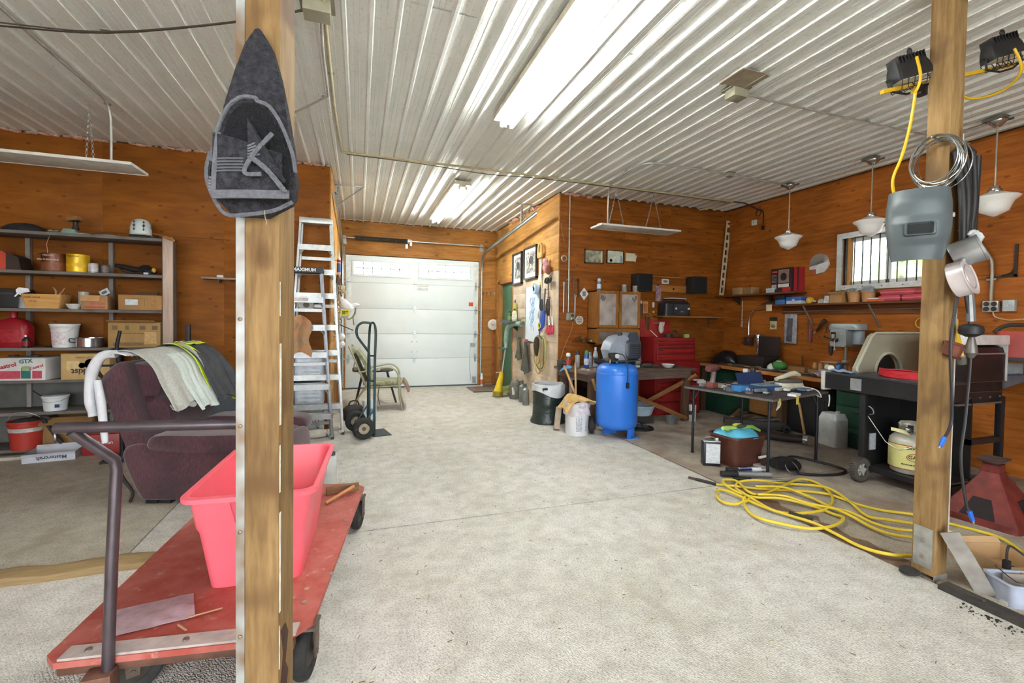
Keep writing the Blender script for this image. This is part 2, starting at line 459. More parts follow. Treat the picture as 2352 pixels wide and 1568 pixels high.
# right hall wall with the green door
DY0, DY1, DZ = 8.66, 9.62, 2.33
w = struct('wall_hall_right', G().bx(XR, XR+.1, Y1+.1, DY0, -.05, C).bx(XR, XR+.1, DY1, Y2, -.05, C).bx(XR, XR+.1, DY0, DY1, DZ, C), m_back)
planks(w, 'Y', Y1-.016, DY0, 2.284, C-.02, XR, -1, m_hallY); planks(w, 'Y', Y1-.016, DY0, 0, 2.284, XR, -1, m_pale)
planks(w, 'Y', DY1, Y2, 0, C-.02, XR, -1, m_hallY); planks(w, 'Y', DY0, DY1, DZ, C-.02, XR, -1, m_hallY)
# right wall with the barred window
WY0, WY1, WZ0, WZ1 = 3.34, 4.41, 2.03, 2.66
w = struct('wall_right', G().bx(XW, XW+.1, YB, WY0, -.05, C).bx(XW, XW+.1, WY1, Y1+.1, -.05, C).bx(XW, XW+.1, WY0, WY1, -.05, WZ0).bx(XW, XW+.1, WY0, WY1, WZ1, C), m_back)
planks(w, 'Y', YB, WY0, WZ0, WZ1, XW, -1, m_wallY); planks(w, 'Y', WY1, Y1, WZ0, WZ1, XW, -1, m_wallY)
planks(w, 'Y', YB, Y1, 0, WZ0, XW, -1, m_wallY, split=1); planks(w, 'Y', YB, Y1, WZ1, C-.02, XW, -1, m_wallY, split=1)
# walls out of view
struct('wall_left', G().bx(XO-.1, XO, YB, Y1+.1, -.05, C), m_wallY)
struct('wall_rear', G().bx(XO, -4.5, YB-.1, YB, -.05, C).bx(3.0, XW, YB-.1, YB, -.05, C).bx(-4.5, 3.0, YB-.1, YB, 3.15, C), m_wall)  # unseen doorway gap is assumed, placed leftward to let sky light reach the right wall
struct('ground', G().bx(-40, 40, -40, YB-.1, -.3, -.1).bx(XW+.1, 40, YB-.1, 40, -.3, -.1).bx(-40, 40, Y2+.2, 40, -.3, -.1), mt('#d6d3c9', .95, 0, .1, 2))
# pink insulation showing along the tops of the walls
def wool(pts, n, r, seed):
    rd = random.Random(seed); g = G()
    for i in range(n):
        a = rd.random(); k = int(a*(len(pts)-1)); f = a*(len(pts)-1)-k
        p = Vector(pts[k]).lerp(Vector(pts[k+1]), f); s = r*(.4+rd.random())
        g.ell(p.x+rd.uniform(-.01, .01), p.y+rd.uniform(-.01, .01), p.z+rd.uniform(-.012, .012), s*1.5, s*1.2, s*.7, 8, None)
    return g
m_wool = mt('#c99a86', .95, 0, .25, 40, .5, 80)
o = P('trim_3', wool([(-3.9, Y1-.03, C-.02), (XL-.02, Y1-.03, C-.02)], 130, .022, 3), m_wool); o['kind'] = 'structure'
o = P('trim_4', wool([(XR+.05, Y1-.03, C-.02), (3.5, Y1-.03, C-.03)], 22, .03, 4), m_wool); o['kind'] = 'structure'
o = P('trim_5', wool([(XR-.03, 7.3, C-.04), (XR-.03, 8.8, C-.03)], 30, .035, 5), m_wool); o['kind'] = 'structure'

# ------------------------------------------------------------------ overhead door
m_dpan = mt('#e3ecee', .45, 0, .02, 2); m_galv = mt('#aeb4b3', .35, .85, .15, 25)
m_glass = mt('#f4fbff', .06, 0, .02, 2, trans=1)
door = struct('door_1', G().bx(GX0-.02, GX1+.02, Y2+.076, Y2+.10, 0, 2.39).bx(GX0-.02, GX1+.02, Y2+.076, Y2+.10, 2.675, GZ), mt('#6f7a7a', .7))  # backing sheet added behind the sections to block daylight leaking at the seams
zz = [0.03, .63, 1.16, 1.692, 2.23, GZ-.01]
yd = Y2+.03
wx = [(-.10, 1.005), (1.255, 2.36)]; wz = (2.40, 2.665)
for i in range(5):
    z0, z1 = zz[i]+.002, zz[i+1]-.002
    g = G()
    if i < 4: g.bx(GX0, GX1, yd, yd+.045, z0, z1, bv=.004)
    else:
        g.bx(GX0, GX1, yd, yd+.045, z0, wz[0]); g.bx(GX0, GX1, yd, yd+.045, wz[1], z1)
        for a, b in ((GX0, wx[0][0]), (wx[0][1], wx[1][0]), (wx[1][1], GX1)): g.bx(a, b, yd, yd+.045, wz[0], wz[1])
    sec = P('door_section', g, m_dpan, door)
    if i == 4:
        for a, b in wx:
            f = G(); t = .045
            f.bx(a-t, b+t, yd-.018, yd, wz[1], wz[1]+t, bv=.005).bx(a-t, b+t, yd-.018, yd, wz[0]-t, wz[0], bv=.005)
            f.bx(a-t, a, yd-.018, yd, wz[0], wz[1], bv=.005).bx(b, b+t, yd-.018, yd, wz[0], wz[1], bv=.005)
            fr = P('window_frame', f, m_dpan, door)
            P('pane', G().bx(a, b, yd+.02, yd+.024, wz[0], wz[1]), m_glass, fr)
            mu = G(); cw = (b-a)/6
            for k in range(1, 6): mu.bx(a+k*cw-.009, a+k*cw+.009, yd-.002, yd+.018, wz[0], wz[1])
            mu.bx(a, b, yd-.002, yd+.018, (wz[0]+wz[1])/2-.009, (wz[0]+wz[1])/2+.009)
            P('muntin', mu, m_dpan, fr)
hin = G().prism([(-.018, -.09), (.018, -.09), (.026, -.02), (.026, .03), (.014, .09), (-.014, .09), (-.026, .03), (-.026, -.02)], 0, .008)
hin.cyl((-.03, 0, .012), (.03, 0, .012), .009, n=8).box(0, .05, .012, .02, .03, .01).box(0, -.05, .012, .02, .03, .01)
hinm = mesh('hinge', hin, m_galv)
for z in zz[1:5]:
    P('hinge', hinm, None, door).matrix_local = onY(1.15, yd, z)
    for x, sgn in ((GX0+.06, 1), (GX1-.06, -1)):
        o = P('hinge', hinm, None, door); o.matrix_local = onY(x, yd, z)
        r = G().cyl((x, yd-.03, z), (x-sgn*.09, yd-.03, z), .006, n=8).lathe([(.005, -.012), (.024, -.012), (.026, 0), (.024, .012), (.005, .012)], 14, T(x-sgn*.085, yd-.035, z, 0, 90))
        P('roller', r, m_galv, door)
        P('stile', G().bx(x-.05, x+.05, yd-.003, yd, z+.02, z+.5), mt('#d7dedd', .4, .2), door)
# vertical tracks, curves and horizontal tracks
def track(sgn, xt):
    pts = [(xt, yd-.05, .05), (xt, yd-.05, 2.55)]
    R = .42
    for i in range(1, 9):
        a = rad(90*i/8*.93); pts.append((xt, yd-.05-R*(1-cos(a)), 2.55+R*sin(a)))
    pts.append((xt, 6.62, 3.17))
    rings = []
    for i, p in enumerate(pts):
        p = Vector(p); a = Vector(pts[max(i-1, 0)]); b = Vector(pts[min(i+1, len(pts)-1)]); t = (b-a).normalized()
        nrm = Vector((0, -t.z, t.y)); xs = Vector((1, 0, 0))
        rings.append([p-xs*.012*sgn+nrm*.028, p+xs*.016*sgn+nrm*.03, p+xs*.018*sgn-nrm*.03, p-xs*.012*sgn-nrm*.028, p-xs*.012*sgn-nrm*.022, p+xs*.012*sgn-nrm*.022, p+xs*.012*sgn+nrm*.022, p-xs*.012*sgn+nrm*.022])
    return G().loft(rings)
P('track', track(1, GX1+.05), m_galv, door); P('track', track(-1, GX0-.05), m_galv, door)
for x, sgn in ((GX0-.03, -1), (GX1+.04, 1)):
    P('angle_bracket', G().bx(x-.004, x+.004, yd-.06, yd+.005, .02, 2.95).bx(x-.03, x+.03, yd-.004, yd+.005, .02, 2.95), m_galv, door)
    P('end_bearing', G().prism([(-.05, -.12), (.05, -.12), (.03, .05), (-.03, .05)], 0, .006, T(x, yd-.06, 3.12, 90)).cyl((x-.02, yd-.1, 3.12), (x+.02, yd-.1, 3.12), .022, n=12), m_galv, door)
P('header_strip', G().bx(GX0-.02, GX1+.02, yd-.012, yd+.0, GZ, GZ+.05, bv=.006), mt('#cfd6d6', .3, .4), door)
P('shaft', G().cyl((GX0-.06, yd-.1, 3.13), (GX1+.08, yd-.1, 3.13), .014, n=12), mt('#d8dcdc', .25, .6), door)
def spring():
    g = G(); x0, x1 = -.09, 1.0; n = 46; pts = []
    for i in range(n*8+1):
        a = 2*pi*i/8; pts.append((x0+(x1-x0)*i/(n*8), yd-.1+.036*cos(a), 3.13+.036*sin(a)))
    g.tube(pts, .011, 5); return g
P('torsion_spring', spring(), mt('#4b4a45', .5, .6), door)
P('spring_plate', G().box(1.04, yd-.06, 3.10, .05, .09, .13, bv=.006).lathe([(.02, -.03), (.05, -.03), (.05, .03), (.02, .03)], 14, T(1.0, yd-.1, 3.13, 0, 90)).box(.955, yd-.09, 3.02, .045, .02, .09), mt('#c9cecd', .35, .4), door)
P('sticker', G().bx(2.34, 2.44, yd-.002, yd, 1.79, 1.875), mt('#d8502e', .6), door)
P('label', G().bx(1.20, 1.42, yd-.001, yd, 2.10, 2.16), mt('#cfd6d6', .6, 0, .3, 60), door)
P('slide_lock', G().bx(1.19, 1.44, yd-.012, yd, 2.195, 2.215, bv=.003), mt('#b9a893', .4, .5), door)
for x in (1.09, 1.20):
    for z in (.99, .77): P('bolt', G().cyl((x, yd-.01, z), (x, yd, z), .009, n=8), mt('#3b3b3a', .5, .5), door)
P('pull_cord', G().tube([(2.38, yd-.02, .92), (2.37, yd-.02, .5), (2.40, yd-.02, .12)], .008, 6, smooth=4), mt('#c9d0d0', .6), door)
P('lift_bracket', G().bx(2.38, 2.5, yd-.02, yd, .88, .96).bx(2.44, 2.52, yd-.03, yd, .06, .2), m_galv, door)

# ------------------------------------------------------------------ green door
d2 = struct('door_2', G().bx(XR+.05, XR+.09, DY0+.1, DY1-.03, .04, DZ-.06, bv=.004), mt('#3d6a4e', .5, 0, .12, 5))
m_fr = wood('#9c6430', '#bd8246', 4, .6, 'Z', 0, .05)
P('door_frame', G().bx(XR-.03, XR+.1, DY1-.04, DY1+.06, 0, DZ, bv=.004), m_fr, d2)
P('door_frame', G().bx(XR-.02, XR+.1, DY0, DY0+.06, 0, DZ, bv=.004), m_fr, d2)
P('door_frame', G().bx(XR-.03, XR+.1, DY0, DY1+.06, DZ-.06, DZ+.02, bv=.004), wood('#9c6430', '#bd8246', 4, .6, 'Y', 0, .05), d2)
P('threshold', G().bx(XR-.14, XR+.1, DY0-.02, DY1+.02, 0, .035, bv=.006), wood('#8b7a62', '#a5937a', 4, .8, 'Y', 0, .05), d2)
for z in (.5, 2.05): P('hinge', G().bx(XR+.0, XR+.05, DY1-.06, DY1-.03, z, z+.1), mt('#8b8060', .4, .6), d2)
# ------------------------------------------------------------------ barred window
win = struct('window_1', G().bx(XW-.045, XW-.02, WY0-.07, WY0, WZ0-.07, WZ1+.07).bx(XW-.045, XW-.02, WY1, WY1+.07, WZ0-.07, WZ1+.07).bx(XW-.045, XW-.02, WY0, WY1, WZ0-.07, WZ0).bx(XW-.045, XW-.02, WY0, WY1, WZ1, WZ1+.07), mt('#c3c9cb', .35, .5, .1, 20))
m_white = mt('#eef0ee', .45, 0, .03)
g = G(); 
for a, b, c, d in ((WY0, WY0+.05, WZ0, WZ1), (WY1-.05, WY1, WZ0, WZ1), (WY0, WY1, WZ0, WZ0+.05), (WY0, WY1, WZ1-.05, WZ1), (3.86, 3.91, WZ0, WZ1)): g.bx(XW+.03, XW+.09, a, b, c, d, bv=.004)
P('sash', g, m_white, win)
P('pane', G().bx(XW+.06, XW+.064, WY0+.05, WY1-.05, WZ0+.05, WZ1-.05), m_glass, win)
P('reveal', G().bx(XW-.02, XW+.03, WY1-.10, WY1-.05, WZ0, WZ1).bx(XW-.02, XW+.03, WY0, WY0+.02, WZ0, WZ1), wood('#b5803f', '#d09b58', 4, .6, 'Z', 0, .05), win)
bar = mesh('window_bar', G().cyl((0, 0, 0), (0, 0, WZ1-WZ0+.06), .0075, n=8), mt('#3d4443', .4, .6))
for i in range(11): P('window_bar', bar, None, win, loc=(XW-.03, WY1-.055-i*.102, WZ0-.03))
for i in range(5): P('screw', G().cyl((0, 0, 0), (-.005, 0, 0), .008, n=8), mt('#6b6f70', .4, .7), win, loc=(XW-.045, WY0+.1+i*.23, WZ0-.035))
# ------------------------------------------------------------------ fluorescent fixtures
def tube_mat(st):
    s = NT('fluorescent_glow'); s.set(Emission_Strength=st, Roughness=.3)
    s.b.inputs['Base Color'].default_value = (1, 1, 1, 1); s.b.inputs['Emission Color'].default_value = (.95, 1, .97, 1)
    return s.m
def fluor(label, x, y0, y1, st, body=True):
    L = y1-y0; t = thing('fluorescent_light', label, 'ceiling light', (x, y0, C-.03), 0, 'ceiling fluorescent strips')
    P('housing', G().bx(-.12, .12, 0, L, -.055, 0, bv=.008).bx(-.05, .05, .02, L-.02, -.085, -.05, bv=.008), mt('#cfc8b4', .5, 0, .2, 12), t)
    for q in (-.045, .055):
        P('tube', G().cyl((q, .05, -.105), (q, L-.05, -.105), .019, n=12), tube_mat(st), t)
        for y in (.03, L-.03): P('lamp_holder', G().box(q, y, -.095, .03, .025, .05, bv=.004), mt('#e7e4da', .5), t)
    P('bracket', G().bx(-.02, .02, L-.002, L+.006, -.1, -.02), mt('#b9b2a0', .5, .4), t)
    return t
fluor('lit twin tube fluorescent strip nearest the camera in middle of ceiling', 1.34, 1.82, 4.26, 34)
fluor('lit twin tube fluorescent strip over the hall before the garage door', 1.40, 6.42, 8.90, 40)
# ------------------------------------------------------------------ kit: containers that recur
def can(label, loc, r, h, body, band=None, lid='#b9babb', cat='can', rz=0, name='paint_can', bail=False, band_z=(.15, .85), group=None, words=None):
    t = thing(name, label, cat, loc, rz, group)
    P('body', G().lathe([(r*.97, 0), (r, .004), (r, h-.004), (r*1.03, h), (r*.96, h), (r*.95, h-.006)], 24), mt(body, .35, .3), t)
    P('lid', G().lathe([(.001, h-.006), (r*.93, h-.006), (r*.95, h-.002), (.001, h-.002)], 24), mt(lid, .35, .6), t)
    if band: P('label', G().lathe([(r+.0008, h*band_z[0]), (r+.0008, h*band_z[1])], 24), mt(band, .5, 0, .25, 22), t)
    if bail: P('bail', G().tube([(r*1.02*cos(a), r*1.02*sin(a)*.9, h*.78-.35*h*sin(a)) for a in [pi*i/10 for i in range(11)]], .0025, 6, M=T(0, 0, 0, 0, 0, 180)), mt('#9a9a98', .4, .7), t)
    if words:
        for body_, size, z, c in words: text(body_, size, mt(c, .5), onY(0, -r-.0015, h*z), t)
    return t
def spray(label, loc, r, h, body, cap, group=None, cat='spray can', rz=0, band=None):
    t = thing('spray_can', label, cat, loc, rz, group)
    P('body', G().lathe([(r*.9, 0), (r, .006), (r, h*.70), (r*.86, h*.76), (r*.5, h*.79)], 18), mt(body, .3, .2, .15, 20), t)
    P('cap', G().lathe([(r*.8, h*.77), (r*.8, h*.94), (r*.6, h), (.001, h)], 18), mt(cap, .45), t)
    if band: P('label', G().lathe([(r+.0008, h*.2), (r+.0008, h*.55)], 18), mt(band, .5, 0, .3, 30), t)
    return t
def bottle(label, loc, w, d, h, body, cap, group=None, cat='bottle', rz=0, band=None, neck=.3, name='bottle'):
    t = thing(name, label, cat, loc, rz, group)
    a = rrect(w, d, min(w, d)*.3, 4); nk = rrect(w*neck, w*neck, w*neck*.48, 4)
    P('body', G().loft([[(x*.95, y*.95, 0) for x, y in a], [(x, y, .008) for x, y in a], [(x, y, h*.62) for x, y in a], [(x*.7, y*.8, h*.76) for x, y in a], [(x, y, h*.84) for x, y in nk], [(x, y, h*.88) for x, y in nk]]), mt(body, .35, 0, .1, 12), t, 50)
    P('cap', G().lathe([(w*neck*.62, h*.86), (w*neck*.62, h*.97), (w*neck*.5, h), (.001, h)], 14), mt(cap, .45), t)
    if band: P('label', G().loft([[(x*1.012, y*1.012, h*.15) for x, y in a], [(x*1.012, y*1.012, h*.52) for x, y in a]], cap=False), mt(band, .5, 0, .3, 30), t)
    return t
def pail(label, loc, r0, r1, h, col, group=None, rz=0, cat='bucket', name='bucket', handle=-50, lidcol=None, wallth=.004, hcol='#b9bab8'):
    t = thing(name, label, cat, loc, rz, group)
    pr = [(r0, 0), (r0+(r1-r0)*.85, h*.85), (r1*1.02, h*.86), (r1*1.02, h*.89), (r1*.985, h*.9), (r1, h*.965), (r1*1.04, h*.97), (r1*1.04, h)]
    if lidcol is None: pr += [(r1-wallth, h), (r0-wallth, .01), (.001, .01)]
    P('shell', G().lathe(pr, 28), mt(col, .4, 0, .06, 6), t)
    if lidcol: P('lid', G().lathe([(r1*1.05, h*.95), (r1*1.06, h+.004), (r1*.95, h+.008), (.001, h+.006)], 28), mt(lidcol, .4), t)
    R = r1*1.03; hd = rad(handle)
    P('handle', G().tube([(R*cos(a), -R*1.02*sin(a)*cos(hd), h*.88+R*1.02*sin(a)*sin(hd)) for a in [pi*i/14 for i in range(15)]], .0028, 6), mt(hcol, .4, .6), t)
    return t
def carton(label, loc, w, d, h, col='#b58a56', rz=0, rx=0, ry=0, name='cardboard_box', open_top=False, cat='box', group=None, tape=True):
    """cardboard box standing at loc; parts get hung on it by the caller"""
    t = thing(name, label, cat, loc, rz, group, rx, ry); m = mt(col, .8, 0, .10, 6)
    if open_top:
        th = .004
        P('body', G().bx(-w/2, w/2, -d/2, d/2, 0, th).bx(-w/2, w/2, -d/2, -d/2+th, th, h).bx(-w/2, w/2, d/2-th, d/2, th, h).bx(-w/2, -w/2+th, -d/2+th, d/2-th, th, h).bx(w/2-th, w/2, -d/2+th, d/2-th, th, h), m, t)
        P('flap', G().bx(-w/2, w/2, 0, h*.35, -.002, .002, T(0, -d/2, h, 215)), m, t)
        P('flap', G().bx(-w/2, w/2, 0, h*.35, -.002, .002, T(0, d/2, h, 50)), m, t)
    else:
        P('body', G().bx(-w/2, w/2, -d/2, d/2, 0, h-.004, bv=.003), m, t)
        for s in (-1, 1): P('flap', G().bx(-w/2, w/2, -d/4+.001, d/4-.001, -.002, .002, T(0, s*d/4, h-.002, s*1.2)), m, t)
        if tape: P('tape', G().bx(-w/2-.0005, w/2+.0005, -.024, .024, h-.001, h+.001), mt('#c2a06b', .3), t)
    return t
def patch(t, name, x0, x1, z0, z1, y, col, th=.0012, rough=.55, var=.15):
    """printed area on the front (-y) face of a box"""
    return P(name, G().bx(x0, x1, y-th, y, z0, z1), mt(col, rough, 0, var, 30), t)
def bowl(label, loc, r, h, col, name='bowl', cat='bowl', foot=.55, group=None):
    t = thing(name, label, cat, loc, 0, group)
    P('shell', G().lathe([(r*foot, 0), (r*.8, h*.35), (r, h), (r*1.04, h), (r*1.04, h-.004), (r*.97, h-.006), (r*.77, h*.4), (r*.5, .006), (.001, .006)], 26), mt(col, .4, 0, .05), t)
    return t
# ------------------------------------------------------------------ posts
m_post = wood('#7c5f3c', '#a58558', 4, .7, 'Z', 2.2, .05, 9, .2, dirt='#694c30')
t = thing('wooden_post', 'thick weathered wooden post in the foreground with a dark towel', 'post', (-.262, 1.535, 0), -13)
w = .0575
P('timber', G().bx(-w, w, -w, w, 0, C-.03, bv=.004), m_post, t)
P('steel_strip', G().bx(-w-.003, -w+.021, -w-.004, -w, 0, C-.03), mt('#c3c8c8', .5, .35, .1, 7, col2='#7d6247'), t)
for z in [.25+.31*i for i in range(10)]:
    P('screw', G().lathe([(.006, 0), (.006, .003), (.001, .005)], 8, T(-w+.009, -w-.004, z, 90)), mt('#8d7a64', .5, .6), t)
for z0, z1, q in ((1.18, 1.42, .012), (.98, 1.12, .008), (.62, .92, .011), (.45, .58, .006), (1.5, 1.6, .004), (.1, .2, .008)):
    P('paint_streak', G().bx(w, w+.0008, -w+.003, -w+.003+q, z0, z1), mt('#e6e2d6', .7, 0, .2, 30), t)
P('stain', G().loft([[(w+.0006, -.036+.01*sin(i*1.3), .24+.04*i), (w+.0006, .004+.012*sin(i*2.1), .24+.04*i), (w+.0012, .004+.012*sin(i*2.1), .24+.04*i), (w+.0012, -.036+.01*sin(i*1.3), .24+.04*i)] for i in range(9)]), mt('#4a2c1d', .8, 0, .3, 20), t)
t = thing('wooden_post', 'wooden post hung with welding helmet and wire beside the yellow hose', 'post', (3.267, 1.742, 0), 0)
w = .058
m_post2 = wood('#86683f', '#ad8d60', 4, .7, 'Z', 2.0, .05, 9, .2, dirt='#6f543a')
P('timber', G().bx(-w, w, -w, w, .02, C-.03, bv=.005), m_post2, t)
P('white_trim', G().bx(w, w+.006, -w-.002, -w+.012, .18, 2.62), mt('#dddad2', .5), t)
P('base_bracket', G().bx(-w-.004, -w, -w+.01, w-.01, .06, .30).bx(-w-.004, w, -w-.004, -w, .0, .03), mt('#b4b5b0', .4, .7, .2, 12), t)
for z in (.22, .12): P('bolt', G().lathe([(.011, 0), (.011, .008), (.003, .011)], 8, T(-w-.004, 0, z, 0, -90)), mt('#9c9184', .5, .6), t)
P('rubber_pad', G().ell(-w-.05, w-.02, .02, .06, .05, .02, 10), mt('#2b2a29', .9), t)

# ------------------------------------------------------------------ towel on the near post
def towel():
    t = thing('towel', 'dark grey folded bath towel hanging by its corner on a post', 'towel', (-.262, 1.535, 1.78), -6)
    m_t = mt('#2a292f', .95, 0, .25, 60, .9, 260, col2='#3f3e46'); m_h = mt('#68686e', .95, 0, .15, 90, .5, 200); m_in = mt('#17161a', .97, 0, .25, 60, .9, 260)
    def outline(k, z):              # half widths left and right at height z (0 bottom .. 0.52 top)
        pts = [(0, .045, .045), (.045, .088, .115), (.10, .108, .118), (.2, .098, .105), (.3, .078, .085), (.40, .055, .062), (.48, .03, .036), (.515, .008, .010)]
        for a, b in zip(pts, pts[1:]):
            if z <= b[0]:
                f = (z-a[0])/(b[0]-a[0]); return a[1]+(b[1]-a[1])*f, a[2]+(b[2]-a[2])*f
        return pts[-1][1:]
    rings = []
    for i in range(27):
        z = .515*i/26; l, r = outline(0, z); n = 22; ring = []
        sh = -.02*(1-z/.515)
        for k in range(n):
            a = 2*pi*k/n; cx = (r-l)/2; hw = (l+r)/2
            d = .030*(1-.45*z/.515)*(1+.16*sin(3*a+z*9))
            x = cx+hw*cos(a); y = -.087-d*(.9+.4*cos(a*2)*.3)*sin(a)*1.0 if sin(a) > 0 else -.062
            ring.append((x+sh, y, z))
        rings.append(ring)
    P('outer_fold', G().loft(rings), m_t, t, 60)
    # arched opening with piped hem
    arch = [(-.098, -.135, .13), (-.085, -.142, .20), (-.06, -.147, .265), (-.025, -.15, .30), (.012, -.15, .303), (.015, -.148, .296), (.045, -.148, .285), (.075, -.143, .24), (.10, -.135, .17), (.107, -.128, .12)]
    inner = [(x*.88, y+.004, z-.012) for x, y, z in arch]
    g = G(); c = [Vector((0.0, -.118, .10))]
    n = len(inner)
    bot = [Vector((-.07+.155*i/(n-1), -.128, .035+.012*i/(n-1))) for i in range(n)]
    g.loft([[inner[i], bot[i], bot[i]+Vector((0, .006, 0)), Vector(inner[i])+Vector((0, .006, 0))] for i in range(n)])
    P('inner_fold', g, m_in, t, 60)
    P('hem', G().tube(arch, .0055, 6, smooth=4), m_h, t)
    P('hem', G().tube([(-.107, -.118, .16), (-.118, -.115, .10), (-.10, -.118, .04), (-.07, -.118, -.004), (-.02, -.12, -.003), (.05, -.122, .012), (.098, -.12, .04)], .006, 6, smooth=4), m_h, t)
    # inner square corner, its flat hem and the woven bands
    P('flap', G().sheet(lambda u, v: (-.088+.165*u, -.152-.006*sin(u*5), .030+.17*v+.012*u-.05*u*v), 10, 8, .008), m_t, t)
    P('flat_hem', G().sheet(lambda u, v: (-.088+.185*u, -.158-.004*sin(u*5), .026+.022*v+.014*u), 12, 2, .006), m_h, t)
    P('flat_hem', G().sheet(lambda u, v: (-.092+.012*v+.012*u*u, -.155, .03+.17*u), 10, 2, .006), m_h, t)
    P('fold', G().sheet(lambda u, v: (.0+.09*u, -.165-.012*sin(u*3)*v, .10+.09*v*(1-u)+.05*(1-u)-.02*u), 8, 6, .009), m_t, t)
    P('fold_hem', G().tube([(.06, -.172, .205), (.02, -.178, .15), (-.004, -.178, .105), (.0, -.176, .092), (.035, -.176, .095)], .006, 6, smooth=4), m_h, t)
    P('fold_hem', G().tube([(.012, -.178, .135), (.05, -.176, .105), (.085, -.17, .062), (.09, -.168, .06)], .0075, 6, smooth=4), m_h, t)
    for i in range(5):
        P('woven_band', G().tube([(-.078, -.161, .098+.008*i), (-.05, -.163, .101+.008*i), (-.012, -.163, .104+.008*i)], .0026, 5), mt('#5e5e66', .9), t)
        P('woven_band', G().tube([(-.104, -.135, .055+.008*i), (-.09, -.14, .052+.008*i)], .0028, 5), mt('#84848a', .9), t)
        P('woven_band', G().tube([(.0, -.172, .138+.007*i), (.03-.003*i, -.172, .148+.007*i)], .0024, 5), mt('#6a6a72', .9), t)
    P('loose_thread', G().tube([(.03, -.13, .01), (.032, -.135, -.01), (.036, -.135, -.022), (.034, -.135, -.03)], .001, 4, smooth=3), mt('#b9a58c', .9), t)
towel()

# ------------------------------------------------------------------ platform cart
def tyre(g, c, ax, R, w, n=28):
    """rounded tyre about local axis matrix"""
    prof = []
    r = w/2
    for i in range(9):
        a = pi*i/8; prof.append((R-r*.55+r*.55*sin(a), -r*cos(a)))
    prof = [(R*.55, -r*.8)]+prof+[(R*.55, r*.8), (R*.55, -r*.8)]
    return g.lathe(prof, n, c @ ax)
def caster(t, x, y, rz, R=.105, w=.055, swivel=True):
    A = T(x, y, 0, 0, 0, rz)
    P('tyre', tyre(G(), A @ T(0, 0, R), T(0, 0, 0, 90), R, w), mt('#2d2c2c', .85, 0, .2, 30, .4, 60), t)
    P('wheel_hub', G().lathe([(.012, -.03), (R*.30, -.028), (R*.56, -.02), (R*.56, .02), (R*.30, .028), (.012, .03)], 18, A @ T(0, 0, R, 90)), mt('#4a443e', .6, .4, .2, 20), t)
    f = G()
    for s in (-1, 1): f.prism([(-.02, -.02), (.02, -.02), (.035, .13), (-.035, .13)], -.003, .003, A @ T(0, s*.042, R, 90))
    f.box(0, 0, R+.115, .09, .095, .012, A).cyl((0, -.05, R), (0, .05, R), .009, n=8, M=A)
    P('caster_fork', f, mt('#6f6257', .5, .6, .2, 20), t)
def cart():
    ang = math.degrees(math.atan2(3.55-2.0, .0-(-.20)))   # right edge direction
    t = thing('platform_cart', 'red plywood platform cart with dark tubular push handle', 'cart', (-.62, 2.05, 0), 0)
    # bed outline from corner points (world minus origin)
    o = Vector((-.62, 2.05, 0))
    pts = [(-1.075, 2.085), (-1.03, 2.03), (-.27, 1.925), (-.17, 2.00), (.045, 3.50), (-.02, 3.60), (-.84, 3.74), (-.93, 3.68)]
    bed = [(x-o.x, y-o.y) for x, y in pts]
    s = NT('cart_red'); mp = s.coords(); n = s.noise(mp, 5, 3, .7); n2 = s.noise(mp, 16, 3, .7)
    r = s.ramp(n, [(.35, lin('#a5483c')), (.65, lin('#b96a60'))]); r2 = s.ramp(n2, [(.6, (0, 0, 0)), (.72, (.55, .55, .55))])
    x = s.mix((r2, 0), (r, 0), lin('#c9a49b')); s.l(x, 2, s.b, 'Base Color'); s.set(Roughness=.6)
    P('platform', G().prism(bed, .222, .245), s.m, t, 20)
    P('edge_strip', G().bx(-.40, .40, -.035, .035, .245, .254, M=T(-.0, -.035, 0, 0, 0, -7.8)), mt('#b3a9a4', .6, 0, .2, 14), t)
    for xx in (-.32, 0, .33): P('bolt', G().lathe([(.012, 0), (.011, .005), (.002, .008)], 10, T(xx, -.035-xx*.137, .254)), mt('#7b6e66', .5, .6), t)
    for (xx, yy) in ((.40, .10), (.40, .20), (.62, 1.36), (.60, 1.46), (.5, .3), (.55, .9)): P('bolt', G().lathe([(.013, 0), (.012, .003), (.002, .006)], 10, T(xx, yy, .245)), mt('#a3837b', .6, .3), t)
    P('frame_rail', G().box(0, -.05, .205, .80, .035, .034, T(0, 0, 0, 0, 0, -7.8), bv=.006), mt('#6b4a3c', .6, .4, .25, 12), t)
    P('frame_rail', G().bx(.36, .40, 0, 1.45, .18, .222, T(0, 0, 0, 0, 0, -8)).bx(-.42, -.38, 0, 1.5, .18, .222, T(0, 0, 0, 0, 0, -8)), mt('#5b4438', .6, .4, .25, 12), t)
    m_tube = mt('#5c5358', .35, .75, .25, 8)
    P('handle', G().tube([(-.235, -.06, .16), (-.232, -.03, .60), (-.225, -.01, .925), (-.23, -.012, .962), (-.26, -.03, 1.0), (-.325, -.075, 1.088)], .019, 12), m_tube, t)
    P('handle', G().tube([(.30, -.11, .16), (.30, -.10, .60), (.30, -.08, .92), (.295, -.085, .955), (.27, -.10, .99), (.21, -.145, 1.09)], .019, 12), m_tube, t)
    P('push_bar', G().cyl((-.375, -.06, 1.1), (.23, -.155, 1.1), .0195, n=14), m_tube, t)
    P('handle_socket', G().bx(-.30, -.21, -.10, -.03, .12, .21, bv=.006), mt('#7a5648', .6, .4, .25, 20), t)
    caster(t, -.22, .10, 20); caster(t, .42, -.02, 78); caster(t, .62, 1.32, 75); caster(t, -.03, 1.45, 80)
    return t
cart()
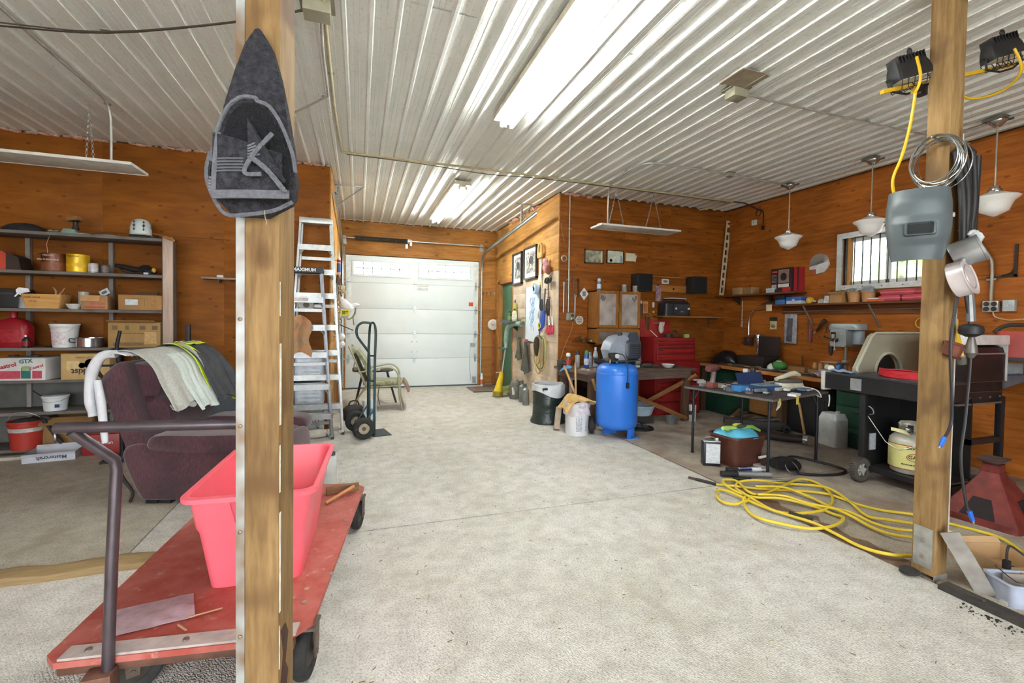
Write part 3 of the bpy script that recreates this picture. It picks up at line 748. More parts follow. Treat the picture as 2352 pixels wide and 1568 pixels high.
t = thing('dowel', 'thin wooden dowel lying on the cart beside the plastic bag', 'dowel', (-.60, 2.17, .25), 8); P('rod', G().cyl((-.06, 0, .004), (.06, .012, .004), .004, n=6), mt('#b98a66', .7), t)
t = thing('dowel', 'short stub of thin dowel at edge of the plastic bag', 'dowel', (-.66, 2.10, .25), -48); P('rod', G().cyl((-.03, 0, .004), (.03, 0, .004), .0045, n=6), mt('#b7906e', .7), t)
def bag():
    m = mt('#e2ccd6', .25, 0, .10, 20, .5, 30, alpha=.55)
    g = G().sheet(lambda u, v: (-.14+.28*u-.03*v, -.11+.2*v, .004+.006*abs(sin(u*7+v*4))*sin(v*3.1+.3)), 14, 10, .0012)
    single('plastic_bag', g, m, 'clear flat plastic bag lying on the near end of the red cart', 'bag', (-.79, 2.25, .247), 9)
bag()
t = thing('wood_offcut', 'brown wooden board lying behind the pink tote on the cart', 'board', (-.10, 3.42, .246), 8); P('board', G().bx(-.11, .11, -.02, .02, 0, .055, bv=.003), wood('#7d5c40', '#9a7755', 5, .7, 'X', 0, .05), t)
t = thing('wooden_rod', 'pale round wooden rod resting on the far corner of cart', 'rod', (-.10, 3.28, .245), 0); P('rod', G().cyl((-.1, -.05, .012), (.075, .10, .055), .011, n=10), mt('#c98d5c', .6), t)
t = thing('white_jug', 'white plastic container standing on the floor behind the pink tote', 'container', (-.235, 4.2, 0), 0)
P('body', rbox(.12, .12, 0, .30, .03), mt('#d5d8d6', .5), t); P('cap', G().lathe([(.03, 0), (.03, .03)], 12, T(.02, 0, .30)), mt('#44474a', .5), t)

# ------------------------------------------------------------------ pink tote
def tote(name, label, loc, rz, L, W, H, m, wall=.006, taper=.80, group=None, lid=False, lip=.028):
    t = thing(name, label, 'tote', loc, rz, group)
    def ring(k, z, ins=0, r=.06):
        return [(x, y, z) for x, y in rrect(L*k-2*ins, W*k-2*ins, r*k, 5)]
    k = lambda z: taper+(1-taper)*z/H
    R = [ring(k(0), 0), ring(k(.03), .03)]
    for f in (.35, .60): R.append(ring(k(H*f), H*f))
    R += [ring(k(H*.62)*1.035, H*.66), ring(k(H*.9)*1.035, H*.93), ring(k(H)*1.035, H)]
    Rin = [ring(k(H)*1.035, H, wall), ring(k(H*.66)*1.03, H*.66, wall), ring(k(H*.60), H*.60, wall), ring(k(.02), .012, wall)]
    P('shell', G().loft(R+Rin), m, t, 50)
    a = ring(1.0+.035, H-.012); b = ring(1.035+lip*2/L, H-.014); c = ring(1.035+lip*2/L, H+.006); d = ring(1.035, H+.008); e = ring(1.035, H-.012, .004)
    P('rim', G().loft([a, b, c, d, e, a], cap=False), m, t, 50)
    for s in (-1, 1):
        P('handle_recess', G().loft([[(s*(L*k(z)*.5*1.03+.006), y, z) for z, y in ((H*.93, -w/2), (H*.93, w/2), (H*.72, w/2*.8), (H*.72, -w/2*.8))] for w in (.16, .15)]), m, t)
    return t
m_pink = mt('#ff6f7f', .38, 0, .04, 5)
tote('storage_tote', 'bright pink plastic storage tote standing empty on the red cart', (-.435, 2.655, .246), 87, .75, .50, .455, m_pink, taper=.78)
# ------------------------------------------------------------------ shelf unit on the left wall
m_sh = mt('#6f6862', .75, 0, .2, 6); m_shp = wood('#b9a293', '#cdb8aa', 4, .75, 'Z', 0, .03)
t = thing('shelf_unit', 'tall grey painted wooden shelf unit along the plywood wall', 'shelf', (-3.2, 6.3, 0))
def S(x0, x1, y0, y1, z0, z1): return (x0+3.2, x1+3.2, y0-6.3, y1-6.3, z0, z1)
for z in (2.335, 1.925, 1.528, 1.115, .775, .435, .05):
    P('shelf_board', G().bx(*S(-4.9, -2.10, 6.10, 6.49, z-.016, z+.016), bv=.003), m_sh, t)
P('side_panel', G().bx(*S(-2.10, -2.085, 6.11, 6.49, 0, 2.36)), m_sh, t)
P('front_stile', G().bx(*S(-2.085, -1.99, 6.08, 6.10, 0, 2.37), bv=.003), m_shp, t)
for x in (-3.46, -2.715, -4.3):
    P('upright', G().bx(*S(x-.02, x+.02, 6.455, 6.495, 0, 2.33)), mt('#8c8580', .75), t)
P('back_panel', G().bx(*S(-4.9, -2.10, 6.485, 6.497, .05, .76)), mt('#5a5b56', .6, 0, .2, 5), t)
Z1, Z2, Z3, Z4, Z5, Z6 = 1.942, 1.545, 1.132, .792, .452, .067; ZT = 2.352
# top
def cloth_lump(name, label, cat, loc, rx, ry, rz_, m, seed, n=18, rz=0, group=None, rough=.18):
    rd = random.Random(seed); g = G(); ph = [rd.uniform(0, 6.28) for _ in range(6)]
    rows = []; k = n
    for i in range(k//2+1):
        f = i/(k//2); a = pi/2*f; ring = []
        for j in range(k):
            b = 2*pi*j/k
            w = 1+rough*(sin(3*b+ph[0]+2*f)+.6*sin(5*b+ph[1]-3*f)+.5*sin(2*b+ph[2]))*(1-.5*f)
            zz = rz_*sin(a)*(1+rough*.8*sin(4*b+ph[3])*cos(a))
            ring.append((rx*cos(a)*w+1e-4*cos(b), ry*cos(a)*w+1e-4*sin(b), 0) if False else ((rx*cos(a)*w+1e-4)*cos(b), (ry*cos(a)*w+1e-4)*sin(b), max(0, zz)))
        rows.append(ring)
    g.loft(rows)
    return single(name, g, m, label, cat, loc, rz, group, 60)
cloth_lump('tarp', 'crumpled black cloth lying on top of the grey shelf unit', 'cloth', (-3.38, 6.28, ZT), .17, .13, .10, mt('#29252a', .9, 0, .3, 20, .4, 40), 5)
t = thing('vise', 'pale green hobby vise with wooden jaw on top of the shelf', 'vise', (-2.99, 6.25, ZT), -14)
P('base_plate', G().bx(-.19, .19, -.045, .045, 0, .02, bv=.006), mt('#7fa394', .6, 0, .2, 10), t)
P('body', rbox(.16, .07, .02, .065, .02, .7), mt('#8fae9f', .6, 0, .2, 10), t)
P('column', G().lathe([(.035, .06), (.022, .10), (.022, .14), (.04, .15)], 12, T(.06, 0, 0)), mt('#3c3a38', .5, .5), t)
P('jaw', G().bx(-.02, .10, -.035, .035, .15, .19, T(.03, 0, 0, 0, -8), bv=.006), wood('#8f6a42', '#ab8257', 5, .7, 'X', 0, .05), t)
P('wire_nest', G().tube([(-.17+.03*sin(i*2.4), .03*cos(i*3.1), .025+.025*abs(sin(i*1.3))) for i in range(24)], .003, 5, smooth=2), mt('#a8a291', .6, .3), t)
P('cord', G().tube([(-.12, -.06, .01), (-.09, -.12, -.02), (-.085, -.17, -.12), (-.075, -.175, -.2), (-.085, -.17, -.24)], .003, 5, smooth=4), mt('#b98e6e', .7), t)
t = thing('pan_lid', 'flat metal pan lid lying on the shelf top beside the helmet', 'lid', (-2.62, 6.22, ZT), 0)
P('disc', G().lathe([(.001, .022), (.08, .020), (.125, .008), (.135, .004), (.135, 0), (.12, 0), (.001, .012)], 26), mt('#8d8681', .4, .6), t); P('knob', G().lathe([(.01, .02), (.018, .032), (.001, .04)], 12), mt('#4a4745', .5), t)
t = thing('climbing_helmet', 'white vented climbing helmet resting on top of the shelf', 'helmet', (-2.33, 6.20, ZT+.03), 12)
prof = []
for i in range(8):
    a = rad(90*i/7); prof.append([((.098*cos(a)**.55+.0001)*cos(2*pi*k/24), (.118*cos(a)**.55+.0001)*sin(2*pi*k/24), .03+.155*sin(a)**.85) for k in range(24)])
prof.insert(0, [(.094*cos(2*pi*k/24), .114*sin(2*pi*k/24), .0) for k in range(24)])
P('shell', G().loft(prof), mt('#cfdad9', .4, 0, .05), t, 60)
P('brim', G().ring(.098, .008, 28, 6, T(0, 0, .004, s=(1, 1.2, 1))), mt('#b5b6b4', .5), t)
for sx in (-.042, .042):
    for z, q in ((.055, .8), (.095, 1.1), (.135, .8)):
        P('vent', G().prism([(-.012*q, 0), (.0, .02*q), (.012*q, .004), (.0, -.02*q)], 0, .005, onY(sx, -.121+.0012*(z*100-5)*.6, z)), mt('#1c2021', .6), t)
P('strap_clip', G().box(.10, -.02, .10, .012, .03, .04), mt('#2c2c2c', .6), t)
P('chin_strap', G().tube([(-.09, -.05, .0), (-.06, -.11, -.02), (.0, -.125, -.024), (.06, -.11, -.02), (.09, -.05, .0)], .007, 6, smooth=3), mt('#3a3a3c', .8), t)
t = thing('hand_brush', 'long wooden handled brush laid across the shelf corner', 'brush', (-2.16, 6.16, ZT), -30)
P('handle', G().tube([(-.10, .02, .07), (.02, 0, .045), (.13, -.02, .015)], [.006, .006, .008], 8), mt('#a06b3b', .6), t)
P('grip', G().tube([(.12, -.02, .018), (.18, -.03, .0), (.27, -.045, -.03)], [.014, .019, .012], 10), mt('#b9834a', .6), t)
t = thing('vent_tray', 'black plastic tray lying under the white helmet', 'tray', (-2.30, 6.24, ZT), 4); P('tray', rbox(.26, .16, 0, .022, .03, 1.06), mt('#232225', .6), t); P('grip', G().ring(.05, .006, 18, 6, T(.02, -.02, .024)), mt('#5a5a5c', .5), t)
# first row
t = thing('chainsaw_case', 'orange red plastic case at the left edge of the paint can shelf', 'case', (-3.52, 6.24, Z1), 0)
P('body', G().prism([(-.18, 0), (.14, 0), (.14, .06), (.09, .14), (.03, .19), (-.18, .2)], -.1, .1, T(0, 0, 0, 90)), mt('#c2472f', .5), t); P('dark_half', G().prism([(.06, 0), (.18, 0), (.16, .13), (.10, .16), (.06, .17)], -.08, .11, T(0, 0, 0, 90)), mt('#30201b', .6), t)  # right half of the case is a separate darker brown block
can('brown polyurethane can with a black label beside the yellow can', (-3.10, 6.20, Z1), .102, .19, '#6b3a24', '#7f4a2e', '#2a2625', words=[('POLYURETHANE', .024, .62, '#e8e0d0'), ('MINWAX', .022, .86, '#d8d0c4')], band_z=(.02, .5))
can('yellow wood stain can with dark lettering on the paint shelf', (-2.895, 6.20, Z1), .096, .193, '#e0b520', '#e2b81c', '#c9a11c', words=[('MINWAX', .024, .86, '#5a3a12')], band_z=(.3, .5))
can('small silver tin with white label beside the yellow stain can', (-2.75, 6.17, Z1), .042, .105, '#b3adb0', '#cbc5ca', group=None)
can('small dark tin standing behind the silver tin on the shelf', (-2.69, 6.27, Z1), .042, .10, '#5c5350', '#7a706c')
t = thing('angle_grinder', 'black angle grinder and cable lying on the upper right shelf', 'power tool', (-2.40, 6.22, Z1), 0)
P('body', G().tube([(-.18, .02, .10), (-.10, .01, .085), (.0, 0, .06), (.10, -.02, .045), (.2, -.03, .04)], [.02, .028, .034, .03, .034], 12, smooth=3), mt('#1c1b1d', .5, 0, .2), t)
P('guard', G().lathe([(.001, 0), (.06, 0), (.062, .02), (.055, .022), (.05, .008)], 20, T(.12, -.04, .05, 60, 20)), mt('#2b2a2b', .4, .4), t)
P('yellow_grip', G().ell(.20, -.05, .055, .022, .018, .028, 10), mt('#c9a23a', .5), t)
P('cord', G().tube([(-.15, .0, .08), (-.08, -.05, .03), (.0, -.06, .012), (.06, -.07, .02), (.16, -.08, .01), (.22, -.06, .008)], .008, 6, smooth=4), mt('#202022', .7), t)
P('white_plug', G().box(.14, -.08, .014, .045, .025, .022, bv=.004), mt('#b9c4d0', .5), t)
# second row
t = thing('speaker_box', 'black boxy amplifier at the left edge of the basket shelf', 'box', (-3.46, 6.24, Z2), 0); P('body', G().bx(-.2, .11, -.12, .12, 0, .20, bv=.01), mt('#191b1d', .6), t); P('handle', G().bx(-.06, .06, -.125, -.12, .14, .16), mt('#333537', .5), t)
t = thing('fruit_basket', 'light wood splint fruit basket with printed side on second shelf', 'basket', (-3.155, 6.18, Z2), 0)
R = [[(x*k, y*k, z) for x, y in rrect(.34, .22, .03, 4)] for k, z in ((.84, 0), (.93, .08), (1.0, .15))]; Ri = [[(x*k*.965, y*k*.95, z) for x, y in rrect(.34, .22, .03, 4)] for k, z in ((1.0, .15), (.84, .006))]
P('body', G().loft(R+Ri), wood('#c08e50', '#d8a767', 3, .7, 'X', 0, .03), t)
text('GREEN FARMS', .022, mt('#54402a', .7), onY(-.07, -.108, .115), t); text('U.S. No 1', .016, mt('#54402a', .7), onY(-.06, -.106, .075), t)
P('antler', G().tube([(.03, 0, .02), (.07, .0, .12), (.075, 0, .19), (.05, 0, .23)], [.014, .012, .009, .004], 8, smooth=3).tube([(.07, 0, .12), (.12, .0, .17), (.15, 0, .225)], [.01, .008, .003], 8, smooth=3).tube([(.1, .0, .1), (.16, -.02, .16)], [.01, .004], 8), mt('#a9875a', .7), t)
t = thing('spray_trigger', 'white spray bottle trigger poking over the fruit basket', 'sprayer', (-3.31, 6.11, Z2), 10)
P('bottle', rbox(.07, .06, 0, .12, .02, .8), mt('#8a8d90', .4), t); P('head', G().prism([(-.05, .0), (-.015, -.03), (.0, .0), (.05, .01), (.04, .045), (-.03, .055), (-.055, .03)], -.012, .012, T(.0, 0, .16, 90)), mt('#e6e6e8', .4), t); P('trigger', G().prism([(-.06, -.045), (-.03, -.01), (-.045, .0), (-.068, -.04)], -.006, .006, T(0, 0, .16, 90)), mt('#e6e6e8', .4), t)
can('tall bare silver tin behind a white bowl on second shelf', (-2.865, 6.24, Z2), .048, .19, '#c6c1ba', None, '#b9b6b2', name='silver_tin')
bowl('small white bowl in front of the tall silver tin', (-2.90, 6.13, Z2), .068, .055, '#d8d4cf')
t = carton('small brown carton with red print and an open flap', (-2.71, 6.17, Z2), .225, .18, .15, '#a57c53', 4)
patch(t, 'red_print', -.09, .09, .012, .03, -.09, '#a8483c'); patch(t, 'red_print', -.04, .09, .05, .075, -.09, '#b9644e'); P('front_flap', G().bx(-.11, .05, -.004, 0, -.065, .0, T(0, -.09, .15, -12)), mt('#bd905f', .8), t)
t = thing('paper_card', 'white printed card stuck upright in the small brown carton', 'card', (-2.66, 6.19, Z2+.15), 0); P('card', G().bx(-.045, .045, -.001, .001, -.03, .04, T(0, 0, .035, -14, -32)), mt('#c3ccd2', .6, 0, .2, 30), t); P('print', G().bx(-.025, .025, -.0025, -.001, -.01, .02, T(0, 0, .035, -14, -32)), mt('#5c6a74', .6), t)
t = carton('wide cardboard box with white shipping label on the second shelf', (-2.285, 6.17, Z2), .40, .22, .165, '#a37b4b', -2)
patch(t, 'shipping_label', -.135, -.02, .055, .115, -.11, '#c9d2da'); patch(t, 'handhold', -.08, .045, .125, .128, -.11, '#6d4d2c'); patch(t, 'seam', .042, .045, .045, .128, -.11, '#7c5833'); patch(t, 'tape', .10, .15, .0, .162, -.11, '#a5743f')
P('raised_flap', G().bx(-.10, .12, 0, .05, -.002, .002, T(0, .0, .165, 55)), mt('#5e4528', .8), t)
# third row
bottle('large boxy red jug with silver marks at left of third shelf', (-3.44, 6.20, Z3), .29, .16, .37, '#8f1420', '#8c1620', band='#9c1a26', name='jug', neck=.18)
bottle('small black bottle with white label in front of red jug', (-3.295, 6.11, Z3), .055, .05, .13, '#26201f', '#f0f0f0', band='#8c1f28', name='bottle')
t = pail('white plastic pail with a red label panel on third shelf', (-3.01, 6.19, Z3), .098, .118, .245, '#d3d2d2', None, -32, lidcol='#dcdcdc')
P('red_label', G().lathe([(.106, .025), (.113, .17)], 10, None, 205, 255), mt('#b03a3c', .5, 0, .2, 12), t); P('printed_label', G().lathe([(.107, .03), (.1135, .165)], 10, None, 258, 330), mt('#cfc3c6', .5, 0, .25, 40), t)
t = thing('frying_pan', 'shiny stainless saucepan beside the white pail on shelf', 'pan', (-2.78, 6.16, Z3), 0); P('body', G().lathe([(.105, 0), (.118, .008), (.12, .10), (.125, .102), (.117, .102), (.113, .01), (.001, .01)], 30), mt('#b9bcc2', .22, .9, .1), t); P('handle', G().tube([(-.115, -.03, .085), (-.15, -.05, .095), (-.152, -.05, .06), (-.118, -.03, .05)], .006, 6, smooth=3), mt('#4b4c50', .4, .6), t)
t = carton('big printed produce carton on the third shelf by the stile', (-2.345, 6.19, Z3), .47, .26, .275, '#a58350', 2)
for i, (a, b) in enumerate(((-.20, -.15), (-.08, -.05), (.045, .10), (.16, .21))): patch(t, 'print_mark', a, b, .195, .24, -.13, '#6a5030')
patch(t, 'print_line', -.12, .12, .15, .16, -.13, '#75592f'); patch(t, 'barcode', -.19, .08, .02, .055, -.13, '#7d5f38'); patch(t, 'worn_patch', .09, .2, .04, .17, -.13, '#c29c66'); P('raised_flap', G().bx(-.235, .19, 0, .05, -.002, .002, T(0, -.13, .275, 155)), mt('#a67f4b', .8), t)
t = thing('net_bag', 'dark green tangled net and cord beside the big produce carton', 'net', (-2.135, 6.25, Z3), 0); P('bundle', G().tube([(.03*sin(i*2.1), .05*cos(i*1.7), .02+.24*i/30) for i in range(31)], .012, 6, smooth=2), mt('#27322b', .9), t); P('tag', G().box(.0, -.1, .14, .02, .004, .14), mt('#b58d55', .7), t)
# fourth row
t = carton('white motor oil box with red and green lettering', (-3.33, 6.20, Z4), .46, .26, .235, '#ccc8c6', -4, tape=False)
for a, c, e in ((-.19, .02, '#b9485a'), (.02, .105, '#2a6a66'), (.115, .2, '#b9485a')): patch(t, 'colour_panel', a+.004, c, .02, .10 if e != '#2a6a66' else .13, -.13, e)
text('Castrol', .058, mt('#a83444', .5), onY(-.10, -.1315, .15) @ T(rz=14), t, bold=.002); text('GTX', .055, mt('#1f6a68', .5), onY(.065, -.1315, .20) @ T(rz=6), t, bold=.002); patch(t, 'green_panel', .03, .10, .10, .15, -.1305, '#93a87c'); text('Castrol', .04, mt('#a83444', .5), onY(.155, -.1315, .14) @ T(rz=18), t, bold=.001)
for x, z in ((-.12, .245), (.08, .245)): P('can_lid', G().lathe([(.04, 0), (.04, .012), (.001, .014)], 16, T(x, 0, z)), mt('#2c2d2d', .5), t)
t = carton('upside-down citrus carton with faded fruit print on fourth shelf', (-2.775, 6.19, Z4), .42, .26, .275, '#c0a068', 0, tape=False)
text('Sunkist', .085, mt('#2c2c44', .6), onY(.0, -.1315, .085) @ T(rz=180), t, bold=.002); text('CALIFORNIA', .03, mt('#7a6340', .6), onY(.0, -.1315, .235) @ T(rz=180), t)
P('fruit_print', G().lathe([(.001, 0), (.055, 0)], 18, onY(.045, -.1313, .165)), mt('#a8654a', .6), t); P('fruit_print', G().lathe([(.001, 0), (.03, 0)], 14, onY(-.03, -.1314, .15)), mt('#3f4a34', .6), t); patch(t, 'pale_panel', -.16, -.05, .1, .2, -.13, '#d0b681')
# fifth row
t = pail('white tub with a wire handle on the lower grey shelf', (-3.10, 6.20, Z5), .092, .108, .155, '#d2d6d9', None, 0, handle=-20, lidcol='#dadde0'); patch(t, 'blue_label', .04, .08, .04, .075, -.098, '#2c3a66')
t = thing('paint_stick', 'thin black stick leaning on the lower grey shelf', 'stick', (-3.20, 6.14, Z5), 0); P('stick', G().cyl((.06, 0, .12), (-.07, .02, .22), .006, n=8), mt('#202020', .6), t); P('tip', G().cyl((.06, 0, .12), (.09, 0, .0), .007, n=8), mt('#202020', .6), t)
# bottom
t = pail('red and white bucket on the bottom shelf at far left', (-3.31, 6.14, Z6), .12, .145, .30, '#a8342a', None, 0, handle=60); P('white_band', G().lathe([(.137, .19), (.142, .28)], 28), mt('#b9b6ae', .6, 0, .3, 12), t); P('rag', G().ell(0, 0, .285, .12, .12, .035, 14), mt('#33302e', .9, 0, .3, 20), t)
t = carton('tall open cardboard box of tools behind the white tray', (-2.97, 6.30, Z6), .44, .30, .31, '#8c6a3d', 3, open_top=True)
t = thing('pipe_wrench', 'dark pipe wrench sticking out of the low cardboard box', 'wrench', (-3.10, 6.06, .06), 0); P('handle', G().tube([(.12, .0, .06), (.02, .02, .2), (-.03, .03, .29)], [.02, .016, .014], 10), mt('#2c2a2c', .5, .5), t); P('jaw', G().tube([(-.03, .03, .28), (-.05, .02, .33), (-.02, .0, .345), (.02, .0, .32)], [.018, .022, .02, .014], 10, smooth=3), mt('#3a3739', .5, .5), t); P('bright_jaw', G().ell(.07, -.02, .12, .018, .015, .06, 10), mt('#a9abb0', .3, .8), t)
t = carton('low white tray box with upside-down lettering on the floor', (-2.97, 5.93, 0), .40, .30, .085, '#c2c5cc', 8, open_top=True, name='tray_box'); text('Mastercraft', .05, mt('#3f4354', .6), onY(.02, -.152, .042) @ T(rz=180), t, bold=.001)
t = thing('tool_case', 'red tool case with white script on the floor by the recliner', 'case', (-2.56, 6.02, 0), 4); P('body', G().bx(-.19, .19, -.11, .11, 0, .22, bv=.015), mt('#8f2523', .45), t); P('lid', G().bx(-.192, .192, -.112, .112, .22, .27, bv=.012), mt('#7c1f1e', .45), t); text('Craftsman', .05, mt('#d9d4cc', .5), onY(-.03, -.1125, .13), t); P('handle', G().tube([(-.06, 0, .27), (-.05, 0, .30), (.05, 0, .30), (.06, 0, .27)], .008, 6), mt('#2a2020', .5), t)
t = thing('white_board', 'long white board lying along the floor under the shelf', 'board', (-3.5, 5.98, 0), 1); P('board', G().bx(-.4, .33, -.05, .05, 0, .03, bv=.003), mt('#a9a598', .7), t)
# wall ledge, pole, steering wheel, blue edged panel
t = thing('wall_ledge', 'thin grey shelf board on the plywood wall behind the post', 'shelf', (-1.62, 6.44, 1.95), 0); P('board', G().bx(-.18, .20, -.07, .07, -.012, .012, bv=.003), mt('#8c7c72', .7), t); P('bracket', G().bx(-.005, .005, -.06, .068, -.05, -.012), mt('#5c524c', .5, .4), t)
t = thing('white_chime', 'small white box sitting on the thin wall shelf', 'box', (-1.61, 6.43, 1.962), 0); P('body', G().bx(-.035, .035, -.03, .03, 0, .03, bv=.006), mt('#d3d4cf', .5), t); P('button', G().lathe([(.008, 0), (.007, .006)], 10, T(0, 0, .03)), mt('#9a9b98', .5), t)
t = thing('iron_pole', 'black square iron pole standing behind the draped recliner', 'pole', (-1.79, 5.9, 0), 0); P('shaft', G().bx(-.022, .022, -.022, .022, 0, 1.395, bv=.003), mt('#2c262b', .5, .4), t); P('foot', G().bx(-.10, .10, -.10, .10, 0, .012), mt('#2c262b', .5, .4), t)
t = thing('steering_wheel', 'black steering wheel on a thin column behind the recliner', 'steering wheel', (-2.30, 5.6, 0), 6)
P('rim', G().ring(.165, .017, 36, 8, T(0, 0, .98, 78)), mt('#1d1c1e', .6), t); P('spoke', G().cyl((-.16, 0, .98), (.16, 0, .98), .011, n=8), mt('#1d1c1e', .6), t); P('column', G().tube([(.0, .10, 0), (.01, .05, .7), (.01, 0, .98), (-.005, -.02, 1.18), (.025, -.03, 1.33)], [.022, .02, .02, .017, .015], 10), mt('#252427', .5, .3), t); P('foot', G().bx(-.14, .14, -.05, .25, 0, .02), mt('#252427', .5, .3), t)
t = thing('sheet_metal', 'low grey metal panel with blue top edge by plywood wall', 'panel', (-1.50, 6.38, 0), 0); P('sheet', G().bx(-.22, .5, -.02, .02, 0, .70, bv=.004), mt('#596069', .5, .3), t); P('blue_edge', G().bx(-.23, .51, -.025, .025, .70, .745, bv=.004), mt('#243760', .5), t)
# ------------------------------------------------------------------ recliner and the clothes on it
def plush(c1, c2):
    s = NT('plush'); mp = s.coords('Object', (40, 40, 9)); n = s.noise(mp, 3, 2, .7); mp2 = s.coords(); n2 = s.noise(mp2, 3.5, 2)
    r = s.ramp(n, [(.3, lin(c1)), (.7, lin(c2))]); r2 = s.ramp(n2, [(.35, (.8, .8, .8)), (.7, (1.35, 1.25, 1.2))]); x = s.mix(1., (r, 0), (r2, 0), 'MULTIPLY')
    s.l(x, 2, s.b, 'Base Color'); s.set(Roughness=.9, Sheen_Weight=.35); s.bump(n, 0, .5, .004); return s.m
m_pl = plush('#38202a', '#54343b')
t = thing('recliner', 'maroon plush recliner armchair draped with clothes in left bay', 'armchair', (-1.16, 4.62, 0), -15)
def profile(pts, y0, y1, bv=.03, M=None):
    """side profile (x, z) extruded across y with rounded shoulders"""
    c = Vector((sum(p[0] for p in pts)/len(pts), sum(p[1] for p in pts)/len(pts))); R = []
    for y, k in ((y0, .93), (y0+bv*.35, .98), (y0+bv, 1), (y1-bv, 1), (y1-bv*.35, .98), (y1, .93)):
        R.append([(c.x+(x-c.x)*k, y, c.y+(z-c.y)*k) for x, z in pts])
    return G().loft(R, M)
def rnd(pts, k=3):
    p, _ = spline([Vector((x, 0, z)) for x, z in pts], [0]*len(pts), k, True); return [(q.x, q.z) for q in p]
for s in (-1, 1):
    y0, y1 = (-.46, -.27) if s < 0 else (.27, .46)
    P('side_panel', profile(rnd([(-.49, .42), (-.45, .25), (-.36, .06), (-.30, .035), (.0, .035), (.48, .035), (.55, .08), (.56, .30), (.52, .42), (.1, .42), (-.2, .45), (-.38, .48)], 4), y0, y1), m_pl, t, 60)
    P('armrest', profile(rnd([(-.28, .44), (-.30, .50), (-.22, .555), (.1, .555), (.45, .56), (.60, .535), (.64, .47), (.60, .41), (.45, .405), (-.1, .415)], 4), y0-.02, y1+.02, .06), m_pl, t, 60)
P('back_shell', profile(rnd([(-.62, 1.06), (-.66, .98), (-.58, .70), (-.46, .40), (-.40, .36), (-.30, .40), (-.36, .62), (-.44, .86), (-.48, 1.05), (-.54, 1.12)], 4), -.43, .43, .06), m_pl, t, 60)
for z, k in ((.92, 1.15), (.66, 1.0)):
    P('back_cushion', profile(rnd([(-.47-(z-.66)*.42, z+.15), (-.47-(z-.66)*.42, z-.10), (-.30-(z-.66)*.35, z-.15), (-.22-(z-.66)*.3, z-.05), (-.24-(z-.66)*.34, z+.10), (-.34-(z-.66)*.36, z+.18)], 4), -.30, .30, .10), m_pl, t, 60)
P('seat_cushion', profile(rnd([(-.36, .30), (-.36, .44), (.0, .50), (.45, .49), (.62, .44), (.64, .34), (.5, .28), (0, .27)], 4), -.27, .27, .06), m_pl, t, 60)
P('footrest', profile(rnd([(.56, .10), (.55, .40), (.60, .46), (.67, .42), (.69, .2), (.66, .10)], 4), -.27, .27, .05), m_pl, t, 60)
for x, y in ((-.28, -.40), (-.18, -.40), (.40, -.40), (-.28, .40), (.40, .40)): P('foot', G().bx(x-.05, x+.04, y-.03, y+.03, 0, .045, bv=.004), mt('#1d1a1b', .7), t)
P('recline_lever', G().tube([(-.47, -.40, .42), (-.52, -.43, .34), (-.50, -.44, .22), (-.42, -.44, .10), (-.44, -.44, .02)], [.012, .014, .014, .012, .010], 8, smooth=3), mt('#241c20', .6), t)
# cloth draped over the back: s runs from the rear edge over the top and down the front
_bp = [Vector(p) for p in ((-1.80, 0, .62), (-1.88, 0, .80), (-1.925, 0, 1.0), (-1.90, 0, 1.12), (-1.80, 0, 1.165), (-1.70, 0, 1.15), (-1.585, 0, 1.06), (-1.525, 0, .92), (-1.465, 0, .78), (-1.42, 0, .66))]
_bs, _ = spline(_bp, [0]*len(_bp), 8)
def drape(s, off=0):
    f = max(0, min(1, s))*(len(_bs)-1); i = min(int(f), len(_bs)-2); a, b = _bs[i], _bs[i+1]; p = a.lerp(b, f-i); d = (b-a).normalized(); n = Vector((-d.z, 0, d.x))
    return p+n*off
def garment(y0, y1, s0, s1, wr=.012, off=.02, k=5.0, ph=0, hem=0, flare=0):
    def fn(u, v):
        y = y0+(y1-y0)*u; s = s0+(s1-s0)*v + hem*v*sin(u*9+ph)
        w = wr*(sin(u*k*6.28+ph+v*1.5)+.5*sin(u*k*11+ph*2))*(.25+v)
        p = drape(s, off+abs(w)+wr*.4); return (p.x+flare*v*v, y+.01*sin(v*6+ph), p.z)
    return fn
t = thing('white_sweatshirt', 'white sweatshirt slung over the near corner of the recliner back', 'sweatshirt', (-1.16, 4.62, 0), -15)
m_w = mt('#d9dae0', .9, 0, .06, 8, .3, 60)
P('body', G().sheet(garment(4.27, 4.46, .36, .56, .008, .022, 2.0), 12, 10, .012), m_w, t, 60)
P('sleeve', G().tube([(-1.80, 4.33, 1.185), (-1.89, 4.31, 1.17), (-1.95, 4.30, 1.06), (-1.975, 4.30, .92), (-1.97, 4.30, .80), (-1.955, 4.30, .74)], [.03, .035, .04, .034, .036, .028], 12, smooth=4), m_w, t, 60)
P('cuff', G().tube([(-1.957, 4.30, .75), (-1.95, 4.30, .70)], [.03, .031], 12), m_w, t)
P('sleeve', G().tube([(-1.92, 4.30, .98), (-1.88, 4.285, .80), (-1.855, 4.275, .62), (-1.84, 4.27, .50)], [.025, .03, .026, .02], 10, smooth=4), m_w, t, 60)
t = thing('grey_cardigan', 'pale heather grey shirt spread over the recliner back', 'shirt', (-1.16, 4.62, 0), -15)
P('body', G().sheet(garment(4.335, 4.96, .40, .93, .016, .030, 1.6, .6, .02, .02), 40, 26, .006), mt('#b9b9b3', .9, 0, .12, 60, .3, 150), t, 60)
P('shirt_tail', G().sheet(garment(4.62, 4.95, .60, .985, .018, .040, 2.2, 2.0, .02, .03), 24, 16, .006), mt('#c9d2cd', .9, 0, .06, 40, .3, 120), t, 60)
